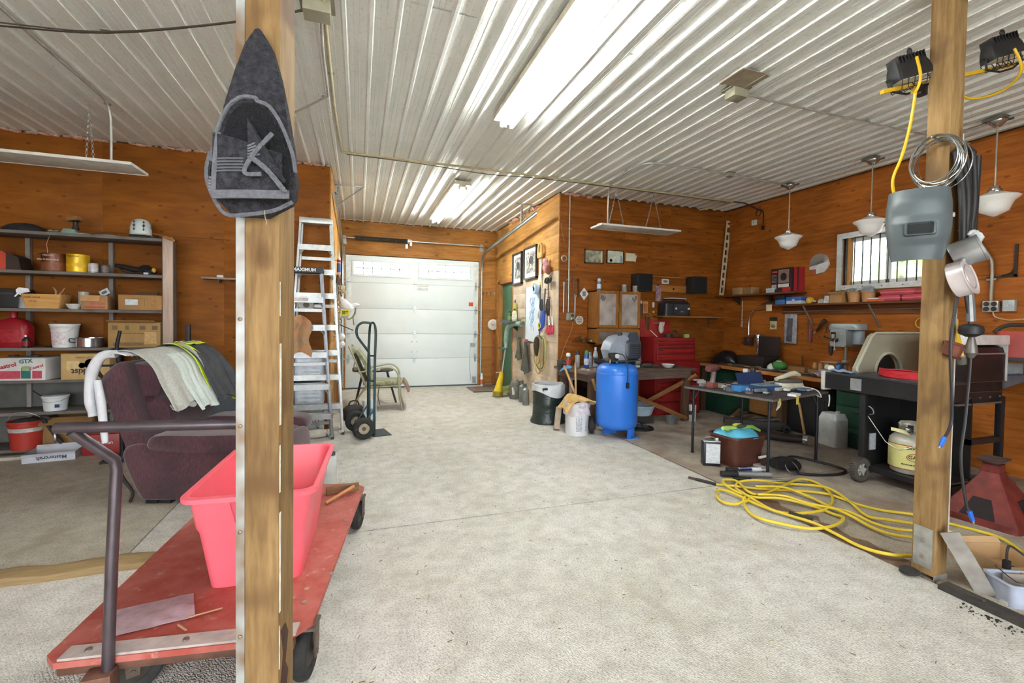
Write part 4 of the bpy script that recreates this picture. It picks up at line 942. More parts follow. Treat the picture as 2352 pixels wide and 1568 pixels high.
P('hem', G().sheet(garment(4.35, 4.64, .905, .932, .010, .037, 1.2, .6, .02, .02), 16, 3, .007), mt('#a9a9a3', .9), t, 60)
P('care_tag', G().sheet(garment(4.50, 4.535, .88, .905, .004, .056, 1, 0), 3, 3, .002), mt('#3a3a3a', .8), t)
t = thing('safety_jacket', 'dark work jacket with yellow and silver reflective bands on recliner', 'jacket', (-1.16, 4.62, 0), -15)
m_j = mt('#3c3d42', .85, 0, .15, 10, .3, 60); m_y = mt('#d8f02a', .7, 0, .05); m_s = mt('#b9bfc4', .5, .1, .05)
P('body', G().sheet(garment(4.88, 5.26, .30, .95, .02, .042, 1.4, 1.0, .02, .04), 26, 26, .012), m_j, t, 60)
P('sleeve', G().tube([(-1.70, 5.24, 1.14), (-1.58, 5.27, 1.05), (-1.45, 5.26, .90), (-1.36, 5.22, .76), (-1.33, 5.20, .70)], [.06, .075, .07, .055, .045], 12, smooth=4), m_j, t, 60)
P('sleeve', G().tube([(-1.62, 4.95, 1.0), (-1.50, 4.98, .88), (-1.41, 5.02, .78)], [.05, .06, .045], 12, smooth=4), mt('#26262a', .9), t, 60)
for y0, y1, m in ((4.86, 4.90, m_y), (4.90, 4.955, m_s), (4.955, 4.995, m_y)):
    P('reflective_band', G().sheet(garment(y0, y1, .44, .86, .004, .068, 1.0, 1.0), 4, 20, .004), m, t, 60)
for s0, s1, m in ((.445, .475, m_y), (.475, .52, m_s), (.52, .55, m_y)):
    P('reflective_band', G().sheet(garment(4.995, 5.25, s0, s1, .006, .072, 1.0, 1.0), 14, 4, .004), m, t, 60)
P('cuff_band', G().tube([(-1.345, 5.21, .73), (-1.33, 5.20, .70)], [.052, .049], 12), m_y, t)

for n in ('white_sweatshirt', 'grey_cardigan', 'safety_jacket'):
    for ch in bpy.data.objects[n].children: ch.location = (1.25, -4.75, 0)
# ------------------------------------------------------------------ step ladders at the corner
m_al = mt('#b4b6b4', .38, .55, .12, 20); m_al2 = mt('#7c7e82', .4, .6, .12, 20)
def ladder(label, loc, rz, H, wb, wt, steps, depth, m, mr, cap=None, group='step ladders'):
    """A-frame ladder: front rails with treads, rear rails with braces"""
    t = thing('step_ladder', label, 'ladder', loc, rz, group)
    lean = depth*.42
    def rail(x0, x1, y0, y1, name):
        a = Vector((x0, y0, .0)); b = Vector((x1, y1, H)); d = b-a
        g = G(); R = []
        for f in (0, 1):
            p = a+d*f; R.append([p+Vector(q) for q in ((-.012, -.035, 0), (.012, -.035, 0), (.012, .035, 0), (-.012, .035, 0))])
        return P(name, g.loft(R), mr, t)
    for s in (-1, 1):
        r = rail(s*wb/2, s*wt/2, 0, lean, 'front_rail'); q = rail(s*wb*.46, s*wt*.46, depth, lean+.06, 'rear_rail')
        P('foot', G().box(s*wb/2, 0, .015, .03, .085, .03, bv=.004), mt('#3a3a3c', .8), r); P('foot', G().box(s*wb*.46, depth, .012, .03, .07, .024, bv=.004), mt('#3a3a3c', .8), q)
        for z in steps:
            f = z/H; P('rivet', G().cyl((s*(wb/2+(wt-wb)/2*f)+s*.012, lean*f, z-.02), (s*(wb/2+(wt-wb)/2*f)+s*.017, lean*f, z-.02), .006, n=6), mt('#dcdddd', .3, .7), r)
    for z in steps:
        f = z/H; w = wb+(wt-wb)*f; y = lean*f
        st = P('tread', G().box(0, y-.005, z-.006, w, .085, .012).bx(-w/2, w/2, y-.048, y-.042, z-.07, z).bx(-w/2, w/2, y+.036, y+.04, z-.04, z), m, t)
        for s in (-1, 1): P('knee_brace', G().cyl((s*(w/2-.01), y, z-.12), (s*(w/2-.09), y, z-.02), .008, n=6), m, st)
    for z in [q-.16 for q in steps[::2]]:
        f = z/H; w = (wb+(wt-wb)*f)*.92; P('rear_brace', G().bx(-w/2, w/2, depth+(lean+.06-depth)*f-.008, depth+(lean+.06-depth)*f+.008, z-.02, z+.02), m, t)
    c = P('top_cap', G().bx(-wt/2-.015, wt/2+.015, lean-.05, lean+.12, H-.01, H+.06, bv=.008), cap or m, t)
    return t
l1 = ladder('taller bare aluminium step ladder against the plywood corner', (-.52, 6.17, 0), 0, 2.69, .68, .36, [.40, .77, 1.08, 1.40, 1.80, 2.1, 2.41], .30, m_al, m_al)
l2 = ladder('shorter aluminium step ladder with a black top cap in front', (-.66, 5.96, 0), 0, 2.04, .73, .46, [.32, .68, 1.07, 1.40, 1.74], .20, mt('#a9abac', .4, .5), m_al2, mt('#26262a', .5))
text('MAXIMUM', .055, mt('#e9e9ea', .5), onY(.035, .0315, 2.065), l2, bold=.002)
P('step_label', G().bx(-.10, .08, .015, .0175, 1.69, 1.725), mt('#c9b9b6', .5, 0, .3, 40), l2)
t = thing('fire_hose', 'tan and orange canvas rag hung over a ladder tread', 'rag', (-.66, 5.99, 1.07), 0)
def rag(u, v): return (-.13+.24*u+.02*sin(v*9), -.07-.02*sin(u*9+v*2)+.015*v, .40-.44*v+.05*sin(u*3.1)-.05*abs(u-.5))
P('cloth', G().sheet(rag, 20, 16, .012), mt('#a58a6c', .95, 0, .2, 9, .4, 60, col2='#b9845c'), t, 60)
t.name = 'canvas_rag'
t = thing('cable_reel', 'white plastic cable reel hanging behind the ladder treads', 'reel', (-.635, 6.36, 1.65), 0)
P('flange', G().lathe([(.03, -.01), (.088, -.01), (.09, 0), (.088, .01), (.03, .01), (.03, -.01)], 28, T(0, -.03, 0, 90)), mt('#c9c6bf', .5), t); P('core', G().lathe([(.001, -.02), (.034, -.02), (.034, .06), (.001, .06)], 18, T(0, -.01, 0, 90)), mt('#6a5f54', .7), t); P('flange', G().lathe([(.03, -.008), (.088, -.008), (.088, .008), (.03, .008), (.03, -.008)], 28, T(0, .03, 0, 90)), mt('#bdb9b0', .5), t)
for z0, h, lab in ((.725, .275, 'upper clear plastic storage drawer behind the ladders'), (.40, .265, 'lower clear plastic storage drawer behind the ladders')):
    t = thing('plastic_storage_box', lab, 'drawer', (-.59, 6.34, z0), 0, 'drawers behind the ladders')
    P('shell', rbox(.34, .26, 0, h, .02), mt('#aeb6be', .3, 0, .15, 10), t); P('front_panel', G().bx(-.145, .145, -.134, -.13, .02, h-.02, bv=.002), mt('#c3cad2', .25, 0, .2, 14), t); P('rim', G().bx(-.17, .17, -.137, -.13, h-.018, h), mt('#d8dce0', .4), t)
    for q in range(4): P('folded_sheet', G().bx(-.13, .13, -.1345, -.1335, .04+q*.05, .06+q*.05), mt('#d6dade', .6), t)
t = thing('grey_box', 'low grey box under the lower clear storage drawer', 'box', (-.59, 6.36, .25), 0); P('body', G().bx(-.16, .16, -.1, .12, 0, .15, bv=.008), mt('#7f7a75', .6), t); P('front', G().bx(-.14, .14, -.104, -.1, .02, .13), mt('#98938d', .6), t)
t = carton('white carton with red lettering on the floor by ladders', (-.57, 6.33, 0), .29, .26, .245, '#d3d0cd', 0, tape=False); text('LIBERTY', .062, mt('#b3393c', .5), onY(.0, -.1315, .18) @ T(rz=4), t, bold=.002)
t = thing('paper_roll', 'white rolled paper bag lying on the floor under ladders', 'paper roll', (-.55, 6.02, 0), 8); P('roll', G().tube([(-.17, 0, .05), (-.05, 0, .055), (.10, 0, .06), (.17, .01, .055)], [.042, .05, .055, .04], 14), mt('#cfc8bd', .8, 0, .15, 10), t, 60); P('core', G().lathe([(.02, -.002), (.038, -.002), (.038, .004), (.02, .004)], 14, T(-.172, 0, .05, 0, 90)), mt('#6b5f4d', .8), t)
t = thing('metal_channel', 'bundle of thin metal strips leaning at ladder foot', 'metal strips', (-.42, 6.09, 0), 0)
for i in range(3): P('strip', G().cyl((.07+.01*i, -.02*i, .0), (-.11+.012*i, .05, .17), .006, n=6), mt('#9aa5a6', .3, .7), t)

# ------------------------------------------------------------------ hand truck
def hand_truck():
    t = thing('hand_truck', 'dark green two-wheeled hand truck standing in the hall entrance', 'hand truck', (.16, 6.08, 0), 12)
    m = mt('#274246', .4, .2, .15, 10)
    P('frame', G().tube([(0, -.17, .02), (0, -.17, .9), (.01, -.165, 1.28), (.01, -.12, 1.40), (.01, -.05, 1.43), (.01, .05, 1.43), (.01, .12, 1.40), (.01, .165, 1.28), (0, .17, .9), (0, .17, .02)], .0155, 12, smooth=5), m, t, 60)
    P('loop_handle', G().tube([(.0, 0, 1.425), (-.11, 0, 1.435), (-.18, 0, 1.38), (-.185, 0, 1.28), (-.14, 0, 1.20), (-.06, 0, 1.09), (-.03, 0, 1.0), (-.025, 0, .5), (-.02, 0, .16)], .015, 12, smooth=5), m, t, 60)
    for z in (1.02, .70, .18): P('cross_bar', G().tube([(0, -.17, z), (-.02, 0, z-.01), (0, .17, z)], .011, 8), m, t)
    P('toe_plate', G().bx(0, .215, -.19, .19, 0, .008).bx(-.006, .002, -.19, .19, 0, .16), mt('#2b3638', .5, .4), t)
    P('axle', G().cyl((-.145, -.26, .135), (-.145, .26, .135), .011, n=8), mt('#555', .5, .6) if False else mt('#555555', .5, .6), t)
    for s in (-1, 1):
        P('axle_strut', G().cyl((-.145, s*.16, .14), (-.01, s*.165, .34), .011, n=8).cyl((-.145, s*.16, .13), (-.005, s*.165, .10), .011, n=8), m, t)
        w = P('tyre', tyre(G(), T(-.145, s*.225, .135), T(0, 0, 0, 90), .135, .085), mt('#2b2a2a', .85, 0, .15, 20, .3, 60), t, 50)
        P('rim', G().lathe([(.02, -.03), (.045, -.034), (.058, -.03), (.06, -.038), (.066, -.038), (.066, .038), (.06, .038), (.058, .03), (.02, .03)], 24, T(-.145, s*.225, .135, 90)), mt('#a59b86', .5, .3, .2, 20), w); P('hub', G().lathe([(.001, -.042), (.022, -.042), (.024, -.03), (.024, .03), (.022, .042), (.001, .042)], 14, T(-.145, s*.225, .135, 90)), mt('#5b4c3c', .6, .4), w)
hand_truck()
# ------------------------------------------------------------------ patio chair
def patio_chair():
    t = thing('patio_chair', 'tan metal patio chair with floral cushion by the garage door', 'chair', (.30, 7.82, 0), -6)
    m = mt('#aba78d', .45, .2, .08)
    for s in (-1, 1):
        y = s*.27
        P('arm', G().tube([(-.28, y, .62), (-.05, y, .665), (.16, y, .70), (.28, y, .67), (.345, y, .58), (.35, y, .46), (.37, y, .2), (.42, y, 0)], [.013, .014, .014, .014, .015, .015, .015, .013], 8, smooth=4), m, t, 60)
        P('back_rail', G().tube([(.30, y*.9, .40), (.0, y*.9, .385), (-.16, y*.9, .42), (-.25, y*.9, .62), (-.36, y*.9, .90), (-.42, y*.88, 1.03)], .014, 8, smooth=4), m, t, 60)
        P('rear_leg', G().tube([(-.10, y, .40), (-.22, y, .30), (-.33, y, .12), (-.38, y, 0)], .014, 8, smooth=4), m, t, 60)
    P('top_rail', G().tube([(-.42, -.24, 1.03), (-.43, 0, 1.05), (-.42, .24, 1.03)], .014, 8, smooth=4), m, t); P('seat_rail', G().cyl((.30, -.25, .40), (.30, .25, .40), .013, n=8).cyl((-.1, -.25, .39), (-.1, .25, .39), .013, n=8), m, t)
    P('sling', G().sheet(lambda u, v: (.30-.44*v, -.24+.48*u, .395-.02*sin(v*3.1)), 8, 8, .006).sheet(lambda u, v: (-.15-.26*v, -.24+.48*u, .42+.60*v), 8, 8, .006), mt('#8f8c74', .8, 0, .2, 30), t)
    m_fl = mt('#c9c2ad', .9, 0, .2, 11, .2, 40, col2='#6f7a55')
    c = P('seat_cushion', G().loft([[(x, y, z) for x, y in rrect(.62*k, .52*k, .06)] for k, z in ((.94, .405), (1, .425), (1, .455), (.93, .475))], T(.10, 0, 0)), m_fl, t, 60)
    P('cushion_skirt', G().sheet(lambda u, v: (.41+.10*v, -.25+.5*u, .46-.14*v*v-.03*v), 8, 6, .035), mt('#8f8d6d', .9, 0, .25, 14, .2, 40, col2='#a87f78'), c, 60)
    P('back_cushion', G().sheet(lambda u, v: (-.10-.22*v+.05*sin(v*3), -.23+.46*u, .47+.50*v), 8, 8, .055), m_fl, t, 60)
    P('tie', G().tube([(-.30, -.23, .86), (-.34, -.26, .74), (-.33, -.26, .66)], .007, 5, smooth=3).tube([(.05, -.26, .40), (.03, -.28, .25), (.06, -.28, .1)], .008, 5, smooth=3), mt('#6f6f5b', .9), t)
patio_chair()
t = thing('folding_stool', 'dark folding stool with two grey pads behind the patio chair', 'stool', (.18, 8.35, 0), 0)
for x in (-.17, .30): P('pad', G().loft([[(x+a, b, z) for a, b in rrect(.22*k, .3*k, .05)] for k, z in ((.9, .56), (1, .575), (1, .60), (.9, .615))]), mt('#6b6860', .8), t, 60)
for s in (-1, 1): P('leg', G().cyl((-.22, s*.12, 0), (-.10, s*.12, .56), .016, n=8), mt('#33302c', .6), t); P('leg', G().cyl((.46, s*.12, 0), (.30, s*.12, .56), .016, n=8), mt('#33302c', .6), t)
P('rail', G().cyl((-.2, 0, .55), (.35, 0, .55), .014, n=8), mt('#33302c', .6), t)
t = thing('tool_bag', 'black tool bag slumped on the floor behind the hand truck', 'bag', (-.06, 7.05, 0), 20); P('body', G().loft([[(x*k, y*k, z) for x, y in rrect(.34, .2, .07)] for k, z in ((.9, 0), (1, .05), (.95, .14), (.6, .20))]), mt('#262528', .8, 0, .2, 12, .4, 30), t, 60); P('handle', G().tube([(-.08, 0, .18), (-.05, .0, .26), (.05, 0, .26), (.08, 0, .18)], .012, 6, smooth=3), mt('#3a2e2a', .8), t)
t = thing('paper_sack', 'crumpled white paper sack on floor behind the hand truck', 'sack', (.16, 7.0, 0), 12); P('body', G().loft([[(x*k, y*k, z) for x, y in rrect(.2, .12, .03)] for k, z in ((1, 0), (1.02, .1), (.9, .2), (.95, .28))]), mt('#c9cfd2', .8, 0, .1, 12, .5, 20), t, 60); P('blue_print', G().bx(-.06, .06, -.064, -.0615, .08, .16), mt('#7d93b5', .6), t)
t = thing('plywood_mat', 'flat stained plywood mat on the floor by garage door', 'mat', (2.66, 9.33, 0), 0); P('board', G().bx(-.42, .30, -.36, .32, 0, .02, bv=.004), mt('#8f7f72', .85, 0, .25, 4, col2='#7d5f58'), t); P('edge', G().bx(-.43, .31, -.365, -.36, .0, .018), mt('#3b332c', .9), t)
t = thing('scrap_block', 'brown wood block on floor beside the garage door track', 'wood block', (2.74, 9.76, 0), 0); P('block', G().bx(-.14, .1, -.06, .06, .02, .07, bv=.004), wood('#7d6046', '#97785a', 4, .8, 'X', 0, .03), t); P('base', G().bx(-.12, .08, -.05, .05, 0, .02), mt('#33281f', .9), t)
spray('white and orange spray bottle on floor by garage door track', (2.60, 9.72, 0), .035, .30, '#e2e4e6', '#c9ced2', band='#cf6a33')
t = thing('broom', 'thin red handled broom standing in the corner by the garage door', 'broom', (2.87, 9.82, 0), 0); P('handle', G().cyl((0, 0, .03), (.0, .03, 1.18), .011, n=8), mt('#9c4a36', .6), t); P('bristles', G().bx(-.06, .06, -.03, .03, 0, .05), mt('#5a4632', .9), t)
t = thing('straw_hat', 'round white fabric wheel hung above the broom in the corner', 'wall disc', (2.885, 9.86, 1.38), 0); P('disc', G().lathe([(.001, .03), (.05, .034), (.11, .022), (.125, 0), (.001, 0)], 24, T(0, 0, 0, 90)), mt('#d5d2cb', .9, 0, .1, 18), t)
for a in (-20, 35): P('stitch', G().cyl((-.06*cos(rad(a)), -.036, -.06*sin(rad(a))), (.06*cos(rad(a)), -.036, .06*sin(rad(a))), .005, n=6), mt('#6a655e', .7), t)
t.name = 'fabric_wheel'
for i, (x, c, q) in enumerate(((2.665, '#4a3522', 'brown'), (2.74, '#262422', 'black'), (2.83, '#6a4a2e', 'orange'), (2.92, '#b9bdb8', 'silver'))):
    t = thing('key', q+' key hanging from a nail on the plank by the green door', 'key', (x, Y2-.008, 2.12), 0, 'keys on nails')
    P('nail', G().cyl((0, 0, 0), (0, -.025, 0), .003, n=6), mt('#777777', .4, .7), t); P('bow', G().ring(.016, .005, 12, 5, T(0, -.018, -.02, 90)), mt(c, .5, .3), t); P('blade', G().box(0, -.018, -.06, .012, .005, .05), mt(c, .5, .3), t)
# ------------------------------------------------------------------ things on the left hall wall
WX = XL+.016
t = thing('hand_saw', 'long dark hand saw hung high on the left hall wall', 'saw', (WX+.03, 6.75, 2.3), 0); P('blade', G().prism([(0, .25), (.05, .23), (.12, -.18), (0, -.2)], -.0015, .0015, T(0, 0, 0, 90, 0, 90)), mt('#5b6064', .35, .8), t); P('handle', G().prism([(-.01, -.2), (.13, -.18), (.12, -.30), (.0, -.32)], -.012, .012, T(0, 0, 0, 90, 0, 90)), mt('#7d5a38', .6), t)
t = thing('caulk_tube', 'white caulk tube with red and blue bands on hall wall', 'caulk tube', (WX+.075, 7.05, 2.12), 0)
P('tube', G().lathe([(.026, 0), (.026, .23), (.018, .245)], 16), mt('#dcdfe4', .4), t); P('nozzle', G().lathe([(.012, .245), (.004, .36)], 12), mt('#e4e6e8', .4), t); P('blue_band', G().lathe([(.0268, .03), (.0268, .16)], 16), mt('#4a66a8', .5), t); P('red_band', G().lathe([(.0268, .17), (.0268, .21)], 16), mt('#c0443c', .5), t); P('hook', G().cyl((-.07, 0, .2), (0, 0, .2), .004, n=6), mt('#777777', .4, .7), t)
for i in range(5):
    t = thing('trowel', 'steel trowel hanging %s on the left hall wall' % ('nearest', 'second', 'third', 'fourth', 'farthest')[i], 'trowel', (WX+.05, 6.9+.18*i, 1.98), 0, 'trowels on the hall wall')
    P('blade', G().prism([(-.03, 0), (.03, 0), (.045, -.10), (.0, -.20), (-.04, -.1)], -.002, .002, T(.0, 0, 0, 90, 0, 60+13*i)), mt('#7f8380', .35, .8), t); P('handle', G().cyl((.0, 0, .0), (.02, 0, .12), .014, n=8), mt('#4a3c30', .6), t); P('nail', G().cyl((-.05, 0, .11), (.03, 0, .11), .004, n=6), mt('#777777', .4, .7), t)
t = thing('masking_tape', 'cream roll of tape on a peg on the hall wall', 'tape roll', (WX+.12, 7.55, 1.93), 0); P('roll', G().lathe([(.03, -.03), (.06, -.03), (.06, .03), (.03, .03), (.03, -.03)], 22, T(0, 0, 0, 0, 90)), mt('#cbb98f', .7), t); P('peg', G().cyl((-.12, 0, 0), (.05, 0, 0), .008, n=6), mt('#8c7c5c', .6), t)
t = thing('plastic_sack', 'white plastic bag with a yellow sticker hung on the hall wall', 'bag', (-.20, 7.55, 1.60), 0)
P('body', G().loft([[(x*k+dx, y*k, z) for x, y in rrect(.20, .24, .06)] for k, z, dx in ((.55, -.12, -.03), (.9, -.04, -.01), (1.0, .04, .03), (.85, .11, .0), (.35, .2, -.06))]).tube([(.08, 0, .06), (.17, 0, .095), (.21, 0, .10)], [.05, .03, .008], 8), mt('#e3e5e8', .4, 0, .06, 10, .4, 20), t, 60)
P('yellow_sticker', G().bx(-.07, .07, -.132, -.126, -.08, .02), mt('#e3de28', .5), t); text('SET', .06, mt('#26261a', .5), onY(.0, -.1335, -.03), t, bold=.002); P('tie', G().cyl((-.15, 0, .3), (-.06, 0, .2), .006, n=6), mt('#c9c9c9', .6), t)
t = thing('chain', 'pale chain hanging in a long loop on the hall wall', 'chain', (WX+.09, 7.0, 1.95), 0)
lk = mesh('link', G().ring(.02, .0048, 12, 5, T(s=(1, .62, 1))), mt('#b9bcc0', .35, .7))
for i in range(17):
    for s in (-1, 1): P('link', lk, None, t).matrix_local = T(s*(.03-.0016*i), 0, -.034*i, 90, 0, 90*(i % 2))
P('nail', G().cyl((-.09, 0, .02), (.05, 0, .02), .005, n=6), mt('#777777', .4, .7), t)
t = thing('strap', 'olive webbing strap dangling from a hook on the hall wall', 'strap', (-.10, 7.6, 1.62), 0); P('webbing', G().tube([(.0, 0, .07), (.05, 0, .02), (.03, 0, -.08), (-.02, 0, -.14), (-.08, 0, -.15)], .012, 6, smooth=4).tube([(.045, 0, .04), (.05, 0, -.05), (.015, 0, -.12), (.03, 0, -.24)], .010, 6, smooth=4), mt('#7d7c62', .8), t); P('hook', G().cyl((-.25, 0, .07), (0, 0, .07), .006, n=6), mt('#777777', .4, .7), t)
t = thing('pry_bar', 'thin dark rod jutting from the hall wall', 'rod', (-.2, 7.4, 1.36), 0); P('rod', G().cyl((-.15, 0, .06), (.12, -.05, -.06), .008, n=8), mt('#4a4038', .5, .5), t); P('hook', G().ring(.02, .005, 10, 5, T(-.14, 0, .06, 90)), mt('#4a4038', .5, .5), t)
t = thing('foam_cups', 'pair of white insulator balls wired to the hall wall', 'insulator', (-.24, 7.1, 1.18), 0)
for z in (.03, -.08): P('ball', G().ell(0, 0, z, .055, .055, .055, 14), mt('#dfe3e6', .4), t)
P('rod', G().cyl((-.11, 0, .03), (0, 0, .03), .006, n=6), mt('#777777', .4, .7), t)
t = thing('plank_offcut', 'brown board standing on end against the hall wall', 'board', (-.31, 7.7, 0), 0); P('board', G().bx(-.02, .02, -.07, .07, 0, 1.15, bv=.003), wood('#8a5c30', '#a3733f', 4, .7, 'Z', 0, .03), t); P('nail', G().cyl((.02, 0, 1.0), (.03, 0, 1.0), .005, n=6), mt('#777777', .5, .6), t)
t = thing('angle_iron', 'grey steel angle upright beside the garage door track', 'steel angle', (-.33, 9.0, 0), 0); P('leg', G().bx(-.02, .02, -.02, -.015, 0, 1.45), m_galv, t); P('flange', G().bx(-.02, -.015, -.02, .02, 0, 1.45), m_galv, t)
# ------------------------------------------------------------------ door track hangers
for x, s, lab in ((2.62, 1, 'right'), (-.31, -1, 'left')):
    t = thing('track_hanger', 'perforated steel hanger holding the %s door track to the ceiling' % lab, 'bracket', (x, 7.30, 3.14), 0, 'door track hangers')
    P('drop_angle', G().bx(-.016, .016, -.002, .002, .0, C-3.14-.03).bx(-.016, -.012, -.02, .02, 0, C-3.14-.03), m_galv, t); P('ceiling_angle', G().bx(-.12 if s > 0 else -.04, .38 if s < 0 else .22, -.016, .016, C-3.14-.034, C-3.14-.028), m_galv, t); P('diagonal', G().cyl((0, 0, .03), (.17 if s > 0 else .36, 0, C-3.14-.035), .011, n=6), m_galv, t)
    for i in range(6): P('slot', G().bx(-.005, .005, -.0035, -.002, .05+.045*i, .07+.045*i), mt('#4a4f4f', .6), t)

# ------------------------------------------------------------------ right hall wall
HX = XR-.018
def frame_pic(label, y0, y1, z0, z1, seed):
    t = thing('framed_photo', label, 'picture', (HX, (y0+y1)/2, (z0+z1)/2), 0, 'framed photographs in the hall'); w, h = (y1-y0)/2, (z1-z0)/2; M = onXw(0, 0, 0)
    P('frame', G().bx(-w, w, h-.025, h, 0, .05, M).bx(-w, w, -h, -h+.025, 0, .05, M).bx(-w, -w+.025, -h, h, 0, .05, M).bx(w-.025, w, -h, h, 0, .05, M), mt('#2e2d2c', .4), t)
    P('mat_board', G().bx(-w+.025, w-.025, -h+.025, h-.025, 0, .02, M), mt('#e8e8e4', .6, 0, .02), t)
    P('photo', G().bx(-w+.085, w-.075, -h+.11, h-.09, .02, .0215, M), mt('#55534f', .6, 0, .5, 14+seed*5, col2='#c9c6c0'), t); P('dark_shape', G().ell(.02, .05, .0215, w*.35, h*.25, .001, 12, M), mt('#3c3a38', .6), t)
    if seed: text('25', .08, mt('#55534f', .6), M @ T(-.02, -h+.16, .022), t)
frame_pic('framed black and white photo farther from the corner in the hall', 8.10, 8.62, 2.19, 2.80, 0)
frame_pic('framed black and white photo nearer the saw in the hall', 7.34, 7.98, 2.24, 2.82, 1)
t = thing('hand_saw', 'pale hand saw with wooden handle hanging on the hall wall', 'saw', (HX-.035, 7.14, 2.45), 0); M = onXw(0, 0, 0)
P('blade', G().prism([(-.07, .12), (.06, .12), (.0, -.33), (-.04, -.33)], 0, .003, M), mt('#c5cdc6', .3, .6), t); P('handle', G().prism([(-.11, .14), (-.08, .10), (.09, .10), (.11, .18), (.09, .31), (.03, .35), (.03, .31), (.055, .27), (.055, .20), (-.03, .19), (-.05, .27), (-.02, .33), (-.06, .35), (-.09, .28)], 0, .03, M), wood('#b3874b', '#cda667', 5, .5, 'Z', 0, .03), t); P('nail', G().cyl((.0, 0, .29), (.05, 0, .29), .005, n=6), mt('#777777', .4, .7), t)
P('yellow_tip', G().bx(-.04, .01, -.35, -.30, -.002, .006, M), mt('#d8c04a', .6), t)
t = thing('work_gloves', 'pink and brown leather work gloves hanging by the corner', 'gloves', (HX-.06, 6.80, 2.36), 0); P('glove', G().ell(-.01, .04, .0, .05, .06, .09, 12).tube([(-.01, .05, .05), (-.01, .06, .14)], [.05, .045], 10), mt('#c9979c', .8, 0, .2, 14), t, 60); P('glove', G().ell(.0, -.04, -.04, .05, .05, .085, 12), mt('#8a4f40', .8, 0, .2, 14), t, 60); P('nail', G().cyl((.05, 0, .12), (-.02, 0, .12), .005, n=6), mt('#c9d6d2', .5), t)
t = thing('tape_roll', 'pale blue roll of tape on a wooden peg in the hall', 'tape roll', (HX-.07, 7.27, 2.03), 0); P('roll', G().lathe([(.035, -.035), (.085, -.035), (.085, .035), (.035, .035), (.035, -.035)], 24, T(0, 0, 0, 0, 90)), mt('#aac4e0', .5, 0, .1, 20), t); P('core', G().lathe([(.03, -.036), (.036, -.036), (.036, .036), (.03, .036), (.03, -.036)], 20, T(0, 0, 0, 0, 90)), mt('#49658f', .5), t); P('peg', G().tube([(.07, .06, .06), (-.02, .06, .09), (-.05, 0, .03)], .008, 6), mt('#4a3424', .6), t)
t = thing('whiteboard', 'pale blue poster board with a sketched figure on hall wall', 'poster', (HX, 7.56, 1.60), 0); P('board', G().bx(-.34, .34, -.49, .50, 0, .012, M), mt('#d7e4ee', .5, 0, .04, 5), t); P('edge', G().bx(-.345, -.338, -.495, .505, 0, .016, M).bx(.338, .345, -.495, .505, 0, .016, M).bx(-.345, .345, -.495, -.488, 0, .016, M), mt('#565c60', .5), t)
rd = random.Random(4)
for i in range(7): P('sketch_line', G().tube([(-.10+.20*rd.random()+.05*sin(k*1.3+i), .30-.6*k/7*rd.uniform(.7, 1), .0135) for k in range(8)], .007, 4, M=M, smooth=3), mt('#9fbfe0', .6), t)
t = thing('hall_shelf', 'small black bracket shelf holding bottles beside the green door', 'shelf', (HX, 8.39, 1.44), 0); P('top', G().bx(-.26, 0, -.36, .36, 0, .03, bv=.004), mt('#4a4e50', .5), t); P('bracket', G().prism([(0, 0), (-.2, 0), (0, -.16)], -.03, .03, T(0, 0, 0, 90)), mt('#26282a', .5), t); P('rim', G().bx(-.265, -.255, -.36, .36, .0, .06), mt('#3c4042', .5), t)
bottle('green black-labelled bottle on the small hall shelf', (HX-.10, 8.55, 1.47), .10, .08, .20, '#3c5a3a', '#222622', band='#7fa35a', rz=90)
bottle('cream plastic bottle with a black cap on the hall shelf', (HX-.12, 8.22, 1.47), .11, .08, .24, '#c9c6a8', '#2a2a2a', band='#d8d5c0', rz=90)
bottle('tall yellow green sprayer bottle at back of the hall shelf', (HX-.05, 8.40, 1.47), .07, .06, .42, '#a9b04a', '#222222', rz=90)
t = thing('garden_hose', 'thick green vacuum hose looping from the hall shelf down', 'hose', (0, 0, 0)); P('hose', G().tube([(HX-.08, 7.95, 1.42), (HX-.16, 8.15, 1.42), (HX-.20, 8.35, 1.34), (HX-.20, 8.45, 1.15), (HX-.2, 8.47, 1.05)], .05, 12, smooth=5), mt('#7f9a86', .5, 0, .15, 10), t, 60); P('nozzle', G().cyl((HX-.2, 8.47, 1.06), (HX-.2, 8.48, .93), .036, .03, n=12), mt('#9aa5a8', .4), t); P('hook', G().bx(HX-.1, HX, 7.94, 7.97, 1.40, 1.44), mt('#5b5b5b', .5), t)
t = thing('string_trimmer', 'yellow string trimmer leaning upright by the green door', 'trimmer', (2.66, 8.42, 0), 0)
